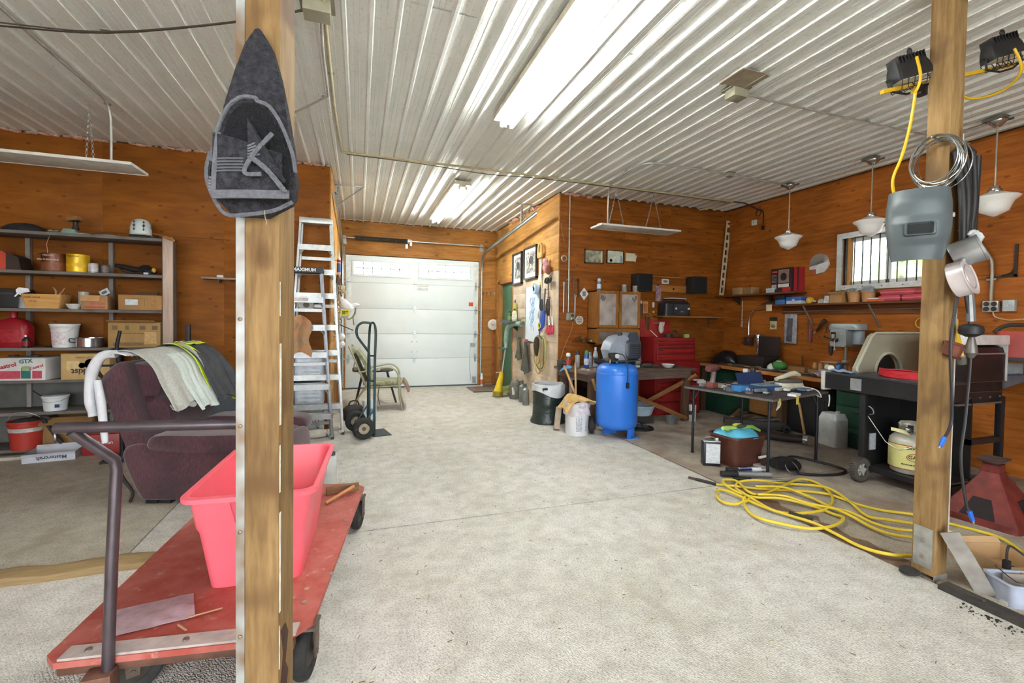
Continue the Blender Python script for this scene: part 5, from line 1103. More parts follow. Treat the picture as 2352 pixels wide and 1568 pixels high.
P('shaft', G().tube([(0, 0, .46), (.05, .02, .8), (.14, .04, 1.35)], .013, 8), mt('#b9bdb4', .4, .4), t); P('motor_case', G().tube([(-.09, -.03, .06), (-.07, -.02, .18), (-.03, -.01, .36), (-.005, 0, .48)], [.10, .07, .05, .03], 14, smooth=3), mt('#d8b816', .45), t, 60); P('head', G().lathe([(.05, 0), (.1, .02), (.1, .10), (.06, .13)], 18, T(-.09, -.03, 0)), mt('#8a7a18', .5), t); P('guard', G().loft([[(.0, -.13, .07), (.24, -.08, .10), (.24, .1, .10), (0, .13, .07)], [(.0, -.13, .15), (.2, -.08, .20), (.2, .1, .20), (0, .13, .15)]]), mt('#9aa86a', .5), t); P('loop_handle', G().tube([(.0, -.06, .93), (-.1, -.02, .95), (.0, .06, .95), (.1, .02, .93)], .014, 8, True), mt('#3f6a55', .5), t); P('trimmer_line', G().tube([(-.12, -.1, .03), (-.2, -.14, .02), (-.22, -.05, .015), (-.15, .02, .02)], .003, 4, smooth=4), mt('#b5ad8f', .6), t); P('cord_tie', G().tube([(-.02, -.04, .45), (-.1, -.06, .48), (-.14, -.05, .47)], .006, 5, smooth=3), mt('#e0e0dc', .6), t)
for lab, y, z, h, c, w in (('olive cloth glove hanging left of the dark jacket rag', 8.12, 1.12, .40, '#5c5846', .28), ('dark grey rag hanging under a pink clip in the hall', 7.74, 1.10, .60, '#4b4c46', .36)):
    t = thing('hanging_rag', lab, 'rag', (HX-.03, y, z), 0, 'rags on the hall wall')
    P('cloth', G().sheet(lambda u, v: (-.03-.02*sin(u*11+v*3), -w/2*(.35+.65*v)+w*(.35+.65*v)*u, -h*v*(1-.25*abs(u-.55))), 12, 12, .018), mt(c, .95, 0, .25, 10, .4, 40), t, 60); P('clip', G().box(-.02, 0, .02, .05, .06, .05, bv=.01), mt('#b9476a' if 'pink' in lab else '#4a4a40', .6), t)
t = thing('cord_coil', 'tangle of tan and green cords hanging low on hall wall', 'cord coil', (HX-.05, 7.0, 1.22), 0)
for i, (c, R, q) in enumerate((('#b09a4a', .17, .22), ('#c0a860', .22, .29), ('#4f6a4c', .24, .27), ('#a88f58', .15, .31), ('#8a7c50', .19, .23))):
    P('cord', G().tube([(-.015*i-.01*sin(3*a), (.03*i-.06)+R*sin(a)*.8, -q+q*cos(a)) for a in [2*pi*k/20 for k in range(20)]], .010, 6, True), mt(c, .7), t, 60)
P('dark_bundle', G().tube([(-.06, .05, .0), (-.07, .06, -.15), (-.06, .08, -.32)], [.03, .055, .02], 10, smooth=3), mt('#3a3226', .8), t); P('hook', G().cyl((.05, 0, .0), (-.09, 0, .02), .006, n=6), mt('#777777', .4, .7), t)
t = thing('clamp', 'long blue handled bar clamp hanging on hall wall', 'clamp', (HX-.05, 6.93, 1.60), 0); P('handle', G().tube([(0, .0, .06), (-.01, .02, -.1), (0, .05, -.22)], [.03, .045, .03], 10, smooth=3), mt('#2d55b5', .5), t, 60); P('bar', G().cyl((0, -.04, .42), (0, .01, .0), .013, n=8), mt('#4b4744', .4, .6), t); P('trigger', G().cyl((0, .05, -.22), (-.02, .15, -.27), .02, n=8), mt('#2a4fae', .5), t); P('hook', G().cyl((.05, -.04, .4), (0, -.04, .4), .006, n=6), mt('#777777', .4, .7), t)
for lab, y, z, h, r, c1, c2 in (('dark pruning saw hanging beside blue clamp', 6.80, 1.85, .55, .022, '#5a4c40', '#3a2a22'), ('steel shears with black grips beside the tape roll', 7.08, 1.85, .40, .018, '#aeb3b4', '#2c3038'), ('silver hacksaw frame under the shears in the hall', 7.13, 1.66, .30, .02, '#c9cdce', '#8a8f92'), ('red tin snips hanging by the wall corner', 6.63, 1.42, .28, .025, '#b9bcbe', '#c23a52'), ('red shears hung left of the red tin snips', 6.76, 1.42, .3, .025, '#d6d6d6', '#b83a48')):
    t = thing('hand_tool', lab, 'hand tool', (HX-.03, y, z), 0, 'hand tools on the hall wall'); P('blade', G().tube([(0, -.01, 0), (0, .02, h*.5)], [r*.7, r*.3], 8), mt(c1, .35, .7), t); P('grip', G().tube([(0, .03, 0), (-.01, .05, -h*.3), (0, .02, -h*.5)], [r*.6, r, r*.6], 8, smooth=3).tube([(0, -.02, 0), (-.01, -.04, -h*.3), (0, -.03, -h*.5)], [r*.6, r, r*.6], 8, smooth=3), mt(c2, .5), t, 60); P('nail', G().cyl((.03, 0, .02), (-.02, 0, .02), .005, n=6), mt('#777777', .4, .7), t)
t = thing('goggles', 'black rimmed goggles hanging above the blue clamp', 'goggles', (HX-.04, 6.72, 2.14), 0)
for y in (-.05, .06): P('eyepiece', G().lathe([(.03, -.02), (.05, -.02), (.055, .02), (.04, .03), (.03, .02), (.03, -.02)], 16, T(-.03, y, 0, 0, -70)), mt('#2c2a2a', .5), t)
P('strap', G().tube([(-.02, -.1, .0), (.01, 0, .08), (-.02, .11, 0)], .008, 6, smooth=3), mt('#4a4440', .7), t)
t = thing('orange_strap', 'bright orange red strap hanging under the poster board', 'strap', (HX-.03, 7.18, 1.05), 0); P('strap', G().tube([(0, -.03, .12), (0, .0, 0), (0, .06, -.12)], .012, 6, smooth=3), mt('#d8472c', .6), t); P('loop', G().ring(.02, .006, 10, 5, T(0, -.03, .13, 0, 90)), mt('#d8472c', .6), t)
t = thing('rope_hank', 'yellow plastic ring and white card on the hall wall', 'hanger', (HX-.03, 7.16, 1.40), 0); P('ring', G().ring(.05, .012, 16, 6, T(0, 0, 0, 0, 90)), mt('#d8c23c', .5), t); P('card', G().bx(-.012, -.008, -.02, .12, .06, .28), mt('#d9e0e4', .6), t)
# extinguishers and jug on the floor
for lab, x, y, h, c in (('grey metal cylinder on the floor nearest the bin', 2.80, 7.45, .38, '#8b8f8e'), ('grey pump cylinder behind the nearest grey cylinder', 2.84, 7.74, .40, '#7f8584')):
    t = thing('metal_cylinder', lab, 'cylinder', (x, y, 0), 0, 'cylinders by the hall wall'); P('body', G().lathe([(.055, 0), (.06, .01), (.06, h*.72), (.03, h*.8), (.018, h*.83)], 18), mt(c, .4, .5, .15, 12), t); P('valve', G().lathe([(.018, h*.83), (.02, h*.9), (.012, h)], 12).box(-.03, 0, h*.93, .06, .015, .02), mt('#55585a', .5, .4), t)
t = thing('watering_can', 'dark grey rounded canister on floor by green door', 'canister', (2.84, 8.13, 0), 0); P('body', G().lathe([(.11, 0), (.12, .03), (.12, .22), (.08, .33), (.04, .36)], 20), mt('#6a6862', .5, .2, .2, 10), t); P('spout', G().cyl((-.06, -.08, .1), (-.10, -.13, .22), .03, .015, n=10), mt('#d5d7d2', .5), t); P('collar', G().lathe([(.045, .36), (.05, .38), (.03, .39)], 16), mt('#b79b86', .6), t)
# ------------------------------------------------------------------ back right wall
BW = Y1-.019
MB = lambda x, z: onY(x, BW, z)
def wallframe(label, x0, x1, z0, z1, frame, pic, pic2, fw=.018, rz=0):
    t = thing('framed_picture', label, 'picture', ((x0+x1)/2, BW, (z0+z1)/2), 0, 'small pictures on the back wall'); w, h = (x1-x0)/2, (z1-z0)/2; M = onY(0, 0, 0)
    P('frame', G().bx(-w, w, h-fw, h, 0, .025, M).bx(-w, w, -h, -h+fw, 0, .025, M).bx(-w, -w+fw, -h, h, 0, .025, M).bx(w-fw, w, -h, h, 0, .025, M), mt(frame, .5), t)
    P('print', G().bx(-w+fw, w-fw, -h+fw, h-fw, 0, .012, M), mt(pic, .6, 0, .3, 14, col2=pic2), t)
    return t
t = wallframe('small framed grey landscape photo nearest the conduit', 3.40, 3.745, 2.42, 2.645, '#5a4430', '#6f6d5c', '#b5b29c'); P('mount', G().bx(.12, .15, -.095, .095, .012, .014, onY(0, 0, 0)), mt('#c9b98f', .5), t)
t = wallframe('small framed certificate with a white seal on back wall', 3.80, 4.115, 2.44, 2.655, '#3c2f24', '#c9cdb9', '#d3d6c6', .012); P('seal', G().lathe([(.001, 0), (.025, 0)], 16, onY(-.075, -.0135, -.06)), mt('#eef0ea', .6), t); P('blue_mark', G().bx(.10, .125, -.09, .03, .012, .0135, onY(0, 0, 0)), mt('#6f95ad', .6), t)
t = thing('pinned_note', 'cream folded note pinned on the back wall by certificate', 'note', (4.27, BW, 2.56)); P('card', G().bx(-.11, .07, -.065, .065, 0, .012, onY(0, 0, 0)), mt('#cdc9ae', .7), t); P('flap', G().bx(.0, .075, -.06, .055, 0, .003, onY(.07, -.01, -.01) @ T(ry=30, rz=-12)), mt('#d8d5c0', .7), t)
t = thing('electrical_conduit', 'vertical steel conduit running down to a switch box', 'conduit', (3.128, BW-.018, 1.63)); P('pipe', G().tube([(0, 0, 0), (-.003, 0, 1.0), (-.005, .0, 1.86)], .011, 10), mt('#b9b7a8', .4, .6), t)
for z in (.5, 1.3): P('strap', G().bx(-.03, .03, .0, .018, z, z+.02), m_galv, t)
t = thing('switch_box', 'grey steel switch box with outlet on the back wall', 'switch box', (3.16, BW, 1.56)); P('box', G().bx(-.075, .075, -.05, 0, -.06, .06, bv=.005), mt('#9b9c90', .4, .5), t); P('outlet', G().lathe([(.025, 0), (.024, .006), (.001, .006)], 14, onY(.03, -.05, .02)), mt('#3a3a36', .5), t); P('toggle', G().box(.01, -.055, -.03, .02, .012, .03), mt('#d5d2c4', .5), t)
t = thing('yellow_flex', 'thin orange flex dropping from switch box to bench', 'cable', (0, 0, 0)); P('cable', G().tube([(3.20, BW-.03, 1.5), (3.19, BW-.02, 1.35), (3.08, BW-.02, 1.1), (3.0, BW-.02, .86)], .005, 5, smooth=4), mt('#b57a3c', .6), t); P('plug', G().box(3.2, BW-.04, 1.51, .02, .03, .03), mt('#3a2a1a', .5), t)
t = thing('round_vent', 'round white louvred vent cover on the back wall', 'vent', (3.333, BW, 1.508)); P('ring', G().lathe([(.055, 0), (.068, 0), (.068, .012), (.06, .016), (.055, .012), (.055, 0)], 28, onY(0, 0, 0)), mt('#d8d4c8', .5), t)
for i in range(6):
    w = math.sqrt(.058**2-(.017*(i-2.5))**2); P('louvre', G().box(0, -.008, .017*(i-2.5), 2*w, .012, .009), mt('#d8d4c8', .5), t)
P('backing', G().lathe([(.001, .001), (.056, .001)], 20, onY(0, 0, 0)), mt('#5c3d22', .8), t)
t = thing('diamond_sign', 'white diamond tag with grey print on the back wall', 'sign', (3.41, BW, 1.93)); P('plate', G().prism([(0, .1), (.078, 0), (0, -.1), (-.078, 0)], 0, .004, onY(0, 0, 0)), mt('#d3d6d4', .5), t); P('print', G().bx(-.03, .03, -.04, .04, .004, .005, onY(0, 0, 0)), mt('#6d7472', .5), t)
for lab, x, z, L, r, c, m_ in (('long white ruler hanging beside the conduit', 3.047, 1.85, .45, .012, '#c9c9c4', .2), ('thin bronze rod hanging beside white ruler', 3.096, 1.91, .33, .009, '#8a6a4a', .5), ('open ended wrench hung right of conduit', 3.215, 1.99, .36, .013, '#7a6656', .6), ('white file hanging under the hung wrench', 3.245, 1.73, .30, .014, '#b9bcbd', .4), ('curved dark pliers hung near the diamond tag', 3.30, 2.0, .26, .016, '#5a4434', .5)):
    t = thing('hung_tool', lab, 'hand tool', (x, BW-.015, z), 0, 'tools hung on the back wall'); P('shank', G().box(0, 0, 0, r*1.7, .008, L, bv=.002), mt(c, .4, m_), t); P('head', G().ring(r*1.3, r*.5, 10, 5, T(0, 0, L/2+.01, 90)), mt(c, .4, m_), t); P('nail', G().cyl((0, .012, L/2+.015), (0, -.012, L/2+.015), .003, n=6), mt('#777777', .4, .7), t)
t = thing('ear_loop', 'small coil of wire hung on the wall near conduit', 'wire coil', (3.04, BW-.02, 2.47)); P('coil', G().ring(.045, .008, 18, 6, T(0, 0, 0, 90)).ring(.04, .006, 18, 6, T(0, -.012, -.006, 90)), mt('#b5ad94', .5, .3), t); P('nail', G().cyl((0, .016, .04), (0, -.02, .04), .004, n=6), mt('#777777', .4, .7), t)
t = thing('loose_cable', 'thin brown cable end hanging near top of wall corner', 'cable', (0, 0, 0)); P('cable', G().tube([(3.03, BW-.01, 3.06), (2.99, BW-.012, 3.02), (2.995, BW-.012, 2.9), (3.03, BW-.012, 2.78), (3.04, BW-.012, 2.72)], .006, 5, smooth=4), mt('#8a6a44', .7), t); P('staple', G().box(3.03, BW-.006, 3.06, .02, .012, .006), mt('#777777', .4, .7), t)
# glass fronted cabinet
t = thing('wall_cabinet', 'small wooden wall cabinet with two etched glass doors', 'cabinet', (3.87, BW, 1.14))
m_cb = wood('#8a5a2a', '#a8733a', 4, .45, 'Z', 0, .03); W2, D, H = .39, .285, .83
P('carcass', G().bx(-W2, -W2+.018, -D, 0, 0, H).bx(W2-.018, W2, -D, 0, 0, H).bx(-W2, W2, -D, 0, H-.018, H).bx(-W2, W2, -D, 0, 0, .018).bx(-W2, W2, -D, 0, .235, .25).bx(-W2, W2, -.008, 0, 0, H), m_cb, t)
for s in (-1, 1):
    x0, x1 = (-W2, -.006) if s < 0 else (.006, W2)
    d = P('door', G().bx(x0, x0+.045, -D-.02, -D, .255, H, bv=.003).bx(x1-.045, x1, -D-.02, -D, .255, H, bv=.003).bx(x0+.045, x1-.045, -D-.02, -D, H-.045, H, bv=.003).bx(x0+.045, x1-.045, -D-.02, -D, .255, .30, bv=.003), m_cb, t)
    P('glass', G().bx(x0+.045, x1-.045, -D-.008, -D-.005, .30, H-.045), mt('#b9b7b4', .1, .35, .25, 6), d)
    P('knob', G().tube([(s*.022, -D-.02, .50), (s*.022, -D-.04, .52), (s*.022, -D-.04, .60), (s*.022, -D-.02, .62)], .006, 6, smooth=3), mt('#b59a5a', .3, .7), d)
    for k in range(4): P('etching', G().tube([(x0+.06+.03*k if s < 0 else x1-.06-.03*k, -D-.009, H-.06-.01*k), (x0+.075+.02*k if s < 0 else x1-.075-.02*k, -D-.009, H-.09-.012*k), (x0+.06+.012*k if s < 0 else x1-.06-.012*k, -D-.009, H-.11-.016*k)], .006, 5, smooth=3), mt('#3f4038', .6), d)
    P('shelf', G().bx(x0+.02, x1-.01, -D+.02, -.02, .55, .565), mt('#9a9a9a', .3), t)
dr = P('drawer', G().bx(-W2, W2, -D-.02, -D, .19, .235, bv=.003).bx(-W2, W2, -D-.02, -D, .0, .04, bv=.003).bx(-W2, -W2+.05, -D-.02, -D, .04, .19).bx(W2-.05, W2, -D-.02, -D, .04, .19), m_cb, t); P('mirror', G().bx(-W2+.05, W2-.05, -D-.008, -D-.004, .04, .19), mt('#a9a49c', .15, .6, .4, 5), dr)
spray('blue and white spray can on top of the glass cabinet', (3.60, BW-.14, 1.97), .036, .20, '#5f7391', '#b9c4cc', band='#c9d2da')
can('short silver tin on the glass cabinet left of speaker', (4.06, BW-.14, 1.97), .042, .12, '#b5b3aa', '#8f8d86'); can('short cream tin on the glass cabinet beside the speaker', (4.27, BW-.14, 1.97), .046, .11, '#a9a596', '#8a877c')
# speakers on a plank
for x, lab in ((4.40, 'black square speaker above the glass cabinet'), (5.50, 'black square speaker farther right near the corner')):
    t = thing('wall_speaker', lab, 'speaker', (x, BW-.10, 2.0), 0, 'black wall speakers'); P('box', G().bx(-.13, .15, -.11, .10, 0, .28, bv=.008), mt('#1b1b1d', .7), t); P('grille', G().bx(-.12, .14, -.118, -.11, .01, .27, bv=.004), mt('#141416', .9, 0, .2, 200), t)
t = thing('wall_plank', 'orange plank nailed behind the two wall speakers', 'plank', (5.03, BW, 2.065)); P('board', G().bx(-.43, .42, -.02, 0, -.055, .06, bv=.003), wood('#9c6430', '#b9803f', 4, .6, 'X', 0, .03), t); P('ledge', G().bx(-.43, .40, -.03, 0, .19, .205), wood('#9c6430', '#b9803f', 4, .6, 'X', 0, .03), t); P('knot', G().lathe([(.001, 0), (.02, 0)], 12, onY(.08, -.0205, .0)), mt('#5a3418', .8), t)
t = thing('photo_card', 'small white photo card above the speaker plank', 'card', (4.95, BW, 2.19)); P('card', G().bx(-.07, .07, -.004, 0, -.04, .04), mt('#d3d3ce', .6), t); P('picture', G().bx(-.04, .045, -.005, -.004, -.02, .02), mt('#6a6a66', .6), t)
t = thing('calendar', 'slim illustrated calendar hanging beside the radio', 'calendar', (4.79, BW-.03, 1.98), 0); P('sheet', G().bx(-.05, .055, -.005, 0, -.135, .13, T(ry=3)), mt('#c9bcc0', .6, 0, .3, 25, col2='#7a4450'), t); P('red_edge', G().bx(-.055, -.04, -.0065, -.005, -.135, .06, T(ry=3)), mt('#b5303c', .6), t); P('clip', G().box(.0, 0, .14, .03, .03, .02), mt('#3a342c', .5), t)
t = thing('blade_pack', 'orange blister pack hanging right of the glass cabinet', 'blister pack', (4.565, BW, 1.74)); P('card', G().bx(-.05, .05, -.004, 0, -.1, .1), mt('#cf8a54', .6), t); P('blister', G().bx(-.035, .035, -.02, -.004, -.07, .06, bv=.008), mt('#b5703c', .4), t)
t = thing('glue_bottle', 'white and black glue bottle hung beside cabinet', 'bottle', (4.45, BW-.04, 1.62)); P('body', G().lathe([(.03, 0), (.034, .02), (.034, .14), (.02, .18)], 14), mt('#3a3a3c', .5), t); P('cap', G().lathe([(.02, .18), (.016, .23)], 12), mt('#d5d8d8', .5), t); P('hook', G().cyl((0, .04, .2), (0, 0, .2), .004, n=6), mt('#777777', .4, .7), t)
t = thing('white_hook', 'small white and yellow hook on the back wall', 'hook', (4.72, BW, 1.72)); P('plate', G().bx(-.02, .02, -.012, 0, .02, .11, bv=.004), mt('#d3d0c4', .5), t); P('tab', G().bx(-.018, .018, -.02, 0, -.07, -.04, bv=.004), mt('#d8c03c', .5), t)
t = thing('leather_holster', 'brown leather tool holster hanging beside the cabinet', 'holster', (4.60, BW-.02, 1.50)); P('pouch', G().loft([[(x*k, y, z) for x, y in rrect(.09, .035, .015)] for k, z in ((.55, -.14), (.8, -.02), (1, .08))]), mt('#5a3822', .6, 0, .2, 14), t, 60); P('loop', G().ring(.032, .010, 14, 6, T(.02, 0, .11, 90)), mt('#8a6a4a', .6), t)
t = thing('screwdriver_set', 'yellow handled screwdriver set on card by the cabinet', 'screwdrivers', (4.50, BW, 1.28)); P('card', G().bx(-.05, .05, -.003, 0, -.15, .17), mt('#4a4a58', .5, 0, .2, 20), t)
for x in (-.022, .022): P('handle', G().lathe([(.012, 0), (.017, .02), (.015, .09), (.008, .10)], 10, T(x, -.02, -.15)), mt('#d8a020', .4), t); P('shank', G().cyl((x, -.02, -.05), (x, -.02, .06), .004, n=6), mt('#b9bcc0', .3, .8), t)
t = thing('hose_fittings', 'cluster of brass fittings hung above the bench end', 'fittings', (3.35, BW-.05, 1.17))
for i in range(6): P('fitting', G().lathe([(.016, 0), (.022, .02), (.012, .03), (.018, .05)], 8, T(-.10+.045*i, -.01*(i % 2), .03*((i*2) % 3), 80*(i % 2), 30*i)), mt('#6a5034', .5, .4), t)
P('rail', G().cyl((-.14, .03, .0), (.16, .03, .0), .008, n=6), mt('#4a3a2a', .6), t)
t = thing('wipes_carton', 'tilted white and blue wipes carton beside the cabinet', 'carton', (3.56, BW-.12, 1.20), 0, ry=25); P('box', G().bx(-.07, .07, -.05, .05, -.06, .06, bv=.006), mt('#c5ccd3', .5), t); P('blue_print', G().bx(-.05, .05, -.053, -.05, -.04, .03), mt('#5a76b0', .5), t)
# radio on its shelf
t = thing('wall_shelf', 'thin wooden wall shelf under the black radio', 'shelf', (5.34, BW, 1.59)); P('board', G().bx(-.62, .70, -.28, 0, -.014, .014, bv=.003), wood('#7d4f26', '#9c6a38', 4, .6, 'X', 0, .03), t)
for x in (-.5, .55): P('bracket', G().bx(x-.01, x+.01, -.2, 0, -.03, -.014).bx(x-.01, x+.01, -.015, 0, -.14, -.014), mt('#5a5048', .5, .4), t)
t = thing('radio', 'black portable cooler radio standing on the wall shelf', 'radio', (5.02, BW-.15, 1.604), -4)
P('body', rbox(.50, .26, 0, .20, .05, .94), mt('#1d1d22', .4), t); P('lid', rbox(.50, .26, .20, .245, .06, .86), mt('#232329', .35), t); P('front_panel', G().prism([(-.08, .02), (.18, .02), (.2, .10), (.18, .19), (-.08, .19), (-.1, .1)], 0, .015, onY(0, -.132, 0)), mt('#2c2e36', .3), t)
for x in (-.06, .18): P('knob', G().lathe([(.016, 0), (.014, .02), (.001, .022)], 14, onY(x, -.147, .12)), mt('#c9c6b8', .4), t)
P('label', G().bx(.03, .09, .06, .075, .015, .017, onY(0, -.132, 0)), mt('#8a8a90', .4), t); P('handle', G().tube([(-.2, 0, .24), (-.16, 0, .275), (.16, 0, .275), (.2, 0, .24)], .012, 8, smooth=3), mt('#17171a', .5), t)
t = thing('paper_stack', 'pale magazine lying on top of the black radio', 'magazine', (5.03, BW-.17, 1.885), 10); P('pages', G().bx(-.17, .17, -.09, .09, 0, .012), mt('#b9b2ac', .7), t); P('cover', G().bx(-.17, .17, -.09, .09, .012, .015), mt('#c9bcb8', .6, 0, .2, 20), t)
# slotted rail in the corner
t = thing('shelf_standard', 'cream slotted steel rail leaning in the wall corner', 'slotted rail', (6.10, BW-.06, 1.985), 0, ry=5.5)
g = G(); g.bx(-.045, -.03, -.012, .012, 0, 1.33).bx(.03, .045, -.012, .012, 0, 1.33); z = 0
while z < 1.3:
    g.bx(-.03, .03, -.012, .012, z, z+.045); z += .135
P('rail', g.bx(-.03, .03, -.012, .012, 1.30, 1.33), mt('#cdb999', .6), t); P('back_web', G().bx(-.04, .04, .012, .016, 0, 1.33), mt('#3a281a', .7), t)
# ------------------------------------------------------------------ red tool chest
m_red = mt('#8c1f1f', .4, .1, .12, 6); m_red2 = mt('#9c2826', .4, .1, .12, 6)
def chest(name, label, loc, w, d, h, rows, rz=0, lidded=False):
    t = thing(name, label, 'tool chest', loc, rz)
    P('cabinet', G().bx(-w/2, w/2, -d/2, d/2, 0, h, bv=.008), m_red, t); z = .03
    for r in rows:
        dr = P('drawer', G().bx(-w/2+.05, w/2-.03, -d/2-.014, -d/2, z, z+r-.012, bv=.004), m_red2, t); P('pull', G().bx(-w/2+.06, w/2-.04, -d/2-.024, -d/2-.014, z+r-.032, z+r-.018, bv=.003), mt('#5a1416', .4), dr)
        P('emblem', G().bx(-w/2+.08, -w/2+.16, -d/2-.016, -d/2-.014, z+r*.3, z+r*.3+.016), mt('#5a1a1c', .5), dr); z += r
    return t
chest('tool_cabinet', 'red lower tool cabinet standing behind the old workbench', (4.91, 6.275, 0), .88, .41, .86, (.2, .17, .15, .12, .11), 0)
t = chest('top_chest', 'red top tool chest with lifted lid behind the workbench', (4.84, 6.27, .86), .80, .40, .385, (.12, .09, .06, .06), 0)
P('lid', G().bx(-.40, .22, -.012, .012, 0, .29, T(0, .19, .385, -8), bv=.004), mt('#a33029', .45), t); P('lid_label', G().bx(-.13, .0, -.015, -.013, .22, .25, T(0, .19, .385, -8)), mt('#8f6a5c', .5), t)
t = thing('glove_pair', 'pale work glove draped on the open red chest', 'glove', (4.74, 6.22, 1.247)); P('palm', G().ell(0, .08, .14, .05, .03, .08, 12), mt('#c9c0b2', .9), t, 60)
for k in range(4): P('finger', G().tube([(-.035+.023*k, .07, .19), (-.04+.025*k, .05, .25)], [.014, .011], 8), mt('#c9c0b2', .9), t)
t = thing('tape_reel', 'dark tape rolls and pliers in the open red chest', 'tape rolls', (4.79, 6.18, 1.245)); P('roll', G().lathe([(.03, 0), (.06, 0), (.06, .06), (.03, .06), (.03, 0)], 18), mt('#3a2a26', .6), t); P('ring', G().ring(.05, .016, 18, 8, T(.14, 0, .06, 80)), mt('#4a2a24', .6), t); P('screwdriver', G().cyl((-.28, -.1, .01), (-.36, -.02, .12), .008, n=6), mt('#c9b9b0', .5), t); P('green_box', G().box(.32, -.05, .03, .07, .05, .06), mt('#8fb05a', .5), t)
# ------------------------------------------------------------------ old wooden workbench
m_old = wood('#5a4a42', '#7d6c62', 4, .75, 'X', 0, .05); m_oldz = wood('#4a352b', '#69503f', 4, .75, 'Z', 0, .05)
wb = thing('workbench', 'old dark wooden workbench behind the blue air compressor', 'workbench', (3.02, 5.46, 0), 5)
for i in range(4): P('top_plank', G().bx(-.10, 1.90 if i < 2 else 1.26, .02+.225*i, .24+.225*i, .765, .80, bv=.004), m_old, wb)
P('apron', G().bx(-.02, 1.82, .03, .06, .66, .765), m_old, wb); P('apron', G().bx(-.03, .0, .03, .9, .66, .765), m_old, wb); P('apron', G().bx(1.79, 1.82, .03, .45, .66, .765), m_old, wb)
for x, y in ((0, .04), (1.70, .04), (0, .80), (1.15, .80)): P('leg', G().bx(x, x+.09, y, y+.09, 0, .765, bv=.004), m_oldz, wb)
m_br = wood('#8a5f38', '#a87a4c', 4, .7, 'X', 0, .05)
P('brace', G().cyl((.5, .0, .52), (1.72, .02, .04), .03, n=4), m_br, wb); P('brace', G().cyl((1.25, .45, .22), (1.86, -.02, .70), .032, n=4), m_br, wb); P('brace', G().cyl((.0, .0, .70), (.2, .12, .35), .025, n=4), wood('#b58a4c', '#c9a262', 4, .7, 'X', 0, .05), wb)
t = thing('old_window', 'white framed dark window panel leaning under the workbench', 'panel', (3.40, 6.20, 0), 3, rx=-4); P('frame', G().bx(-.36, .42, -.015, .015, .60, .65).bx(-.36, -.31, -.015, .015, 0, .6).bx(.37, .42, -.015, .015, 0, .6).bx(-.36, .42, -.015, .015, 0, .05), mt('#b5b0a8', .6), t); P('pane', G().bx(-.31, .37, -.004, .004, .05, .6), mt('#111214', .15), t)
t = thing('enamel_basin', 'pale blue plastic basin under the workbench', 'basin', (3.98, 5.75, .0)); P('stand', G().bx(-.16, .16, -.12, .12, 0, .12), mt('#3a3230', .8), t); P('shell', G().lathe([(.16, .12), (.20, .22), (.225, .27), (.235, .27), (.235, .26), (.215, .255), (.17, .13), (.001, .13)], 26), mt('#a9bcc9', .5), t)
t = thing('hub_cap', 'black and chrome hubcap lying on floor under bench', 'hubcap', (3.75, 5.43, 0)); P('disc', G().lathe([(.001, .05), (.06, .045), (.14, .04), (.2, .02), (.21, 0), (.001, 0)], 26), mt('#242426', .4, .3), t)
for i in range(6): P('chrome_patch', G().ell(.1*cos(i*1.047), .1*sin(i*1.047), .044, .03, .02, .006, 8), mt('#b5b9bc', .2, .9), t)
bowl('grey plastic tub on floor under the bench brace', (4.38, 5.55, 0), .085, .11, '#6f7274', 'tub', 'tub', .7)
t = thing('foam_cup', 'white plastic tube container by the bench leg', 'container', (4.83, 5.62, 0)); P('body', G().lathe([(.05, 0), (.055, .24), (.05, .245), (.045, .02), (.001, .02)], 18), mt('#d5d3ce', .5), t); P('bail', G().tube([(.055, 0, .18), (.08, 0, .1), (.06, 0, .06)], .004, 5, smooth=3), mt('#555555', .5), t); P('clip', G().box(-.05, -.03, .13, .06, .03, .05), mt('#3a3432', .6), t)
# bench top clutter
ZB = .80
def wbp(x, y): # bench local to world
    a = rad(5); return (3.02+x*cos(a)-y*sin(a), 5.46+x*sin(a)+y*cos(a), ZB)
spray('rusty spray can with white cap at left end of bench', wbp(-.02, .62), .04, .22, '#6a4a3c', '#e3e1dc', band='#a33a30')
spray('grey spray can with black cap near the leaning stick', wbp(.13, .60), .036, .25, '#9a9ca0', '#1f1f22')
spray('blue spray can with a green and red cap on bench', wbp(.22, .50), .038, .26, '#3f5fae', '#3f8a5c', band='#c9d2e0')
spray('silver spray can behind the blue spray can on bench', wbp(.33, .58), .036, .23, '#b5b9bd', '#8a8f94')
bottle('tall pale blue spray bottle on the bench', wbp(.46, .62), .07, .06, .30, '#b5c3d2', '#dde3ea', band='#7f93b5', neck=.4)
t = thing('drip_maker', 'black framed white carton standing on the bench', 'carton', wbp(.62, .60), 4); P('box', G().bx(-.07, .07, -.05, .05, 0, .20, bv=.008), mt('#232326', .5), t); P('white_panel', G().bx(-.05, .05, -.053, -.05, .03, .16), mt('#c9c6c0', .5), t)
bottle('small red bottle behind the compressor pump', wbp(.82, .64), .06, .05, .19, '#8c2a34', '#8c2a34', neck=.4); bottle('small dark red bottle beside the red bottle', wbp(.72, .70), .05, .05, .16, '#7a3038', '#3a3a3a', neck=.4)
t = thing('rubber_boot', 'black bent plastic hose elbow lying on the bench', 'hose elbow', wbp(.40, .38), -20); P('pipe', G().tube([(-.1, 0, .12), (.0, 0, .09), (.10, 0, .05), (.12, 0, .0)], [.03, .04, .05, .055], 12, smooth=4), mt('#26262a', .5), t, 60); P('cuff', G().ring(.034, .008, 14, 6, T(-.1, 0, .12, 0, 60)), mt('#3a3a3e', .5), t)
t = thing('blue_glove', 'pale blue disposable glove hanging off bench corner', 'glove', wbp(-.10, .50), 0); P('palm', G().ell(0, 0, .02, .07, .05, .03, 12), mt('#5aa6d8', .5), t, 60)
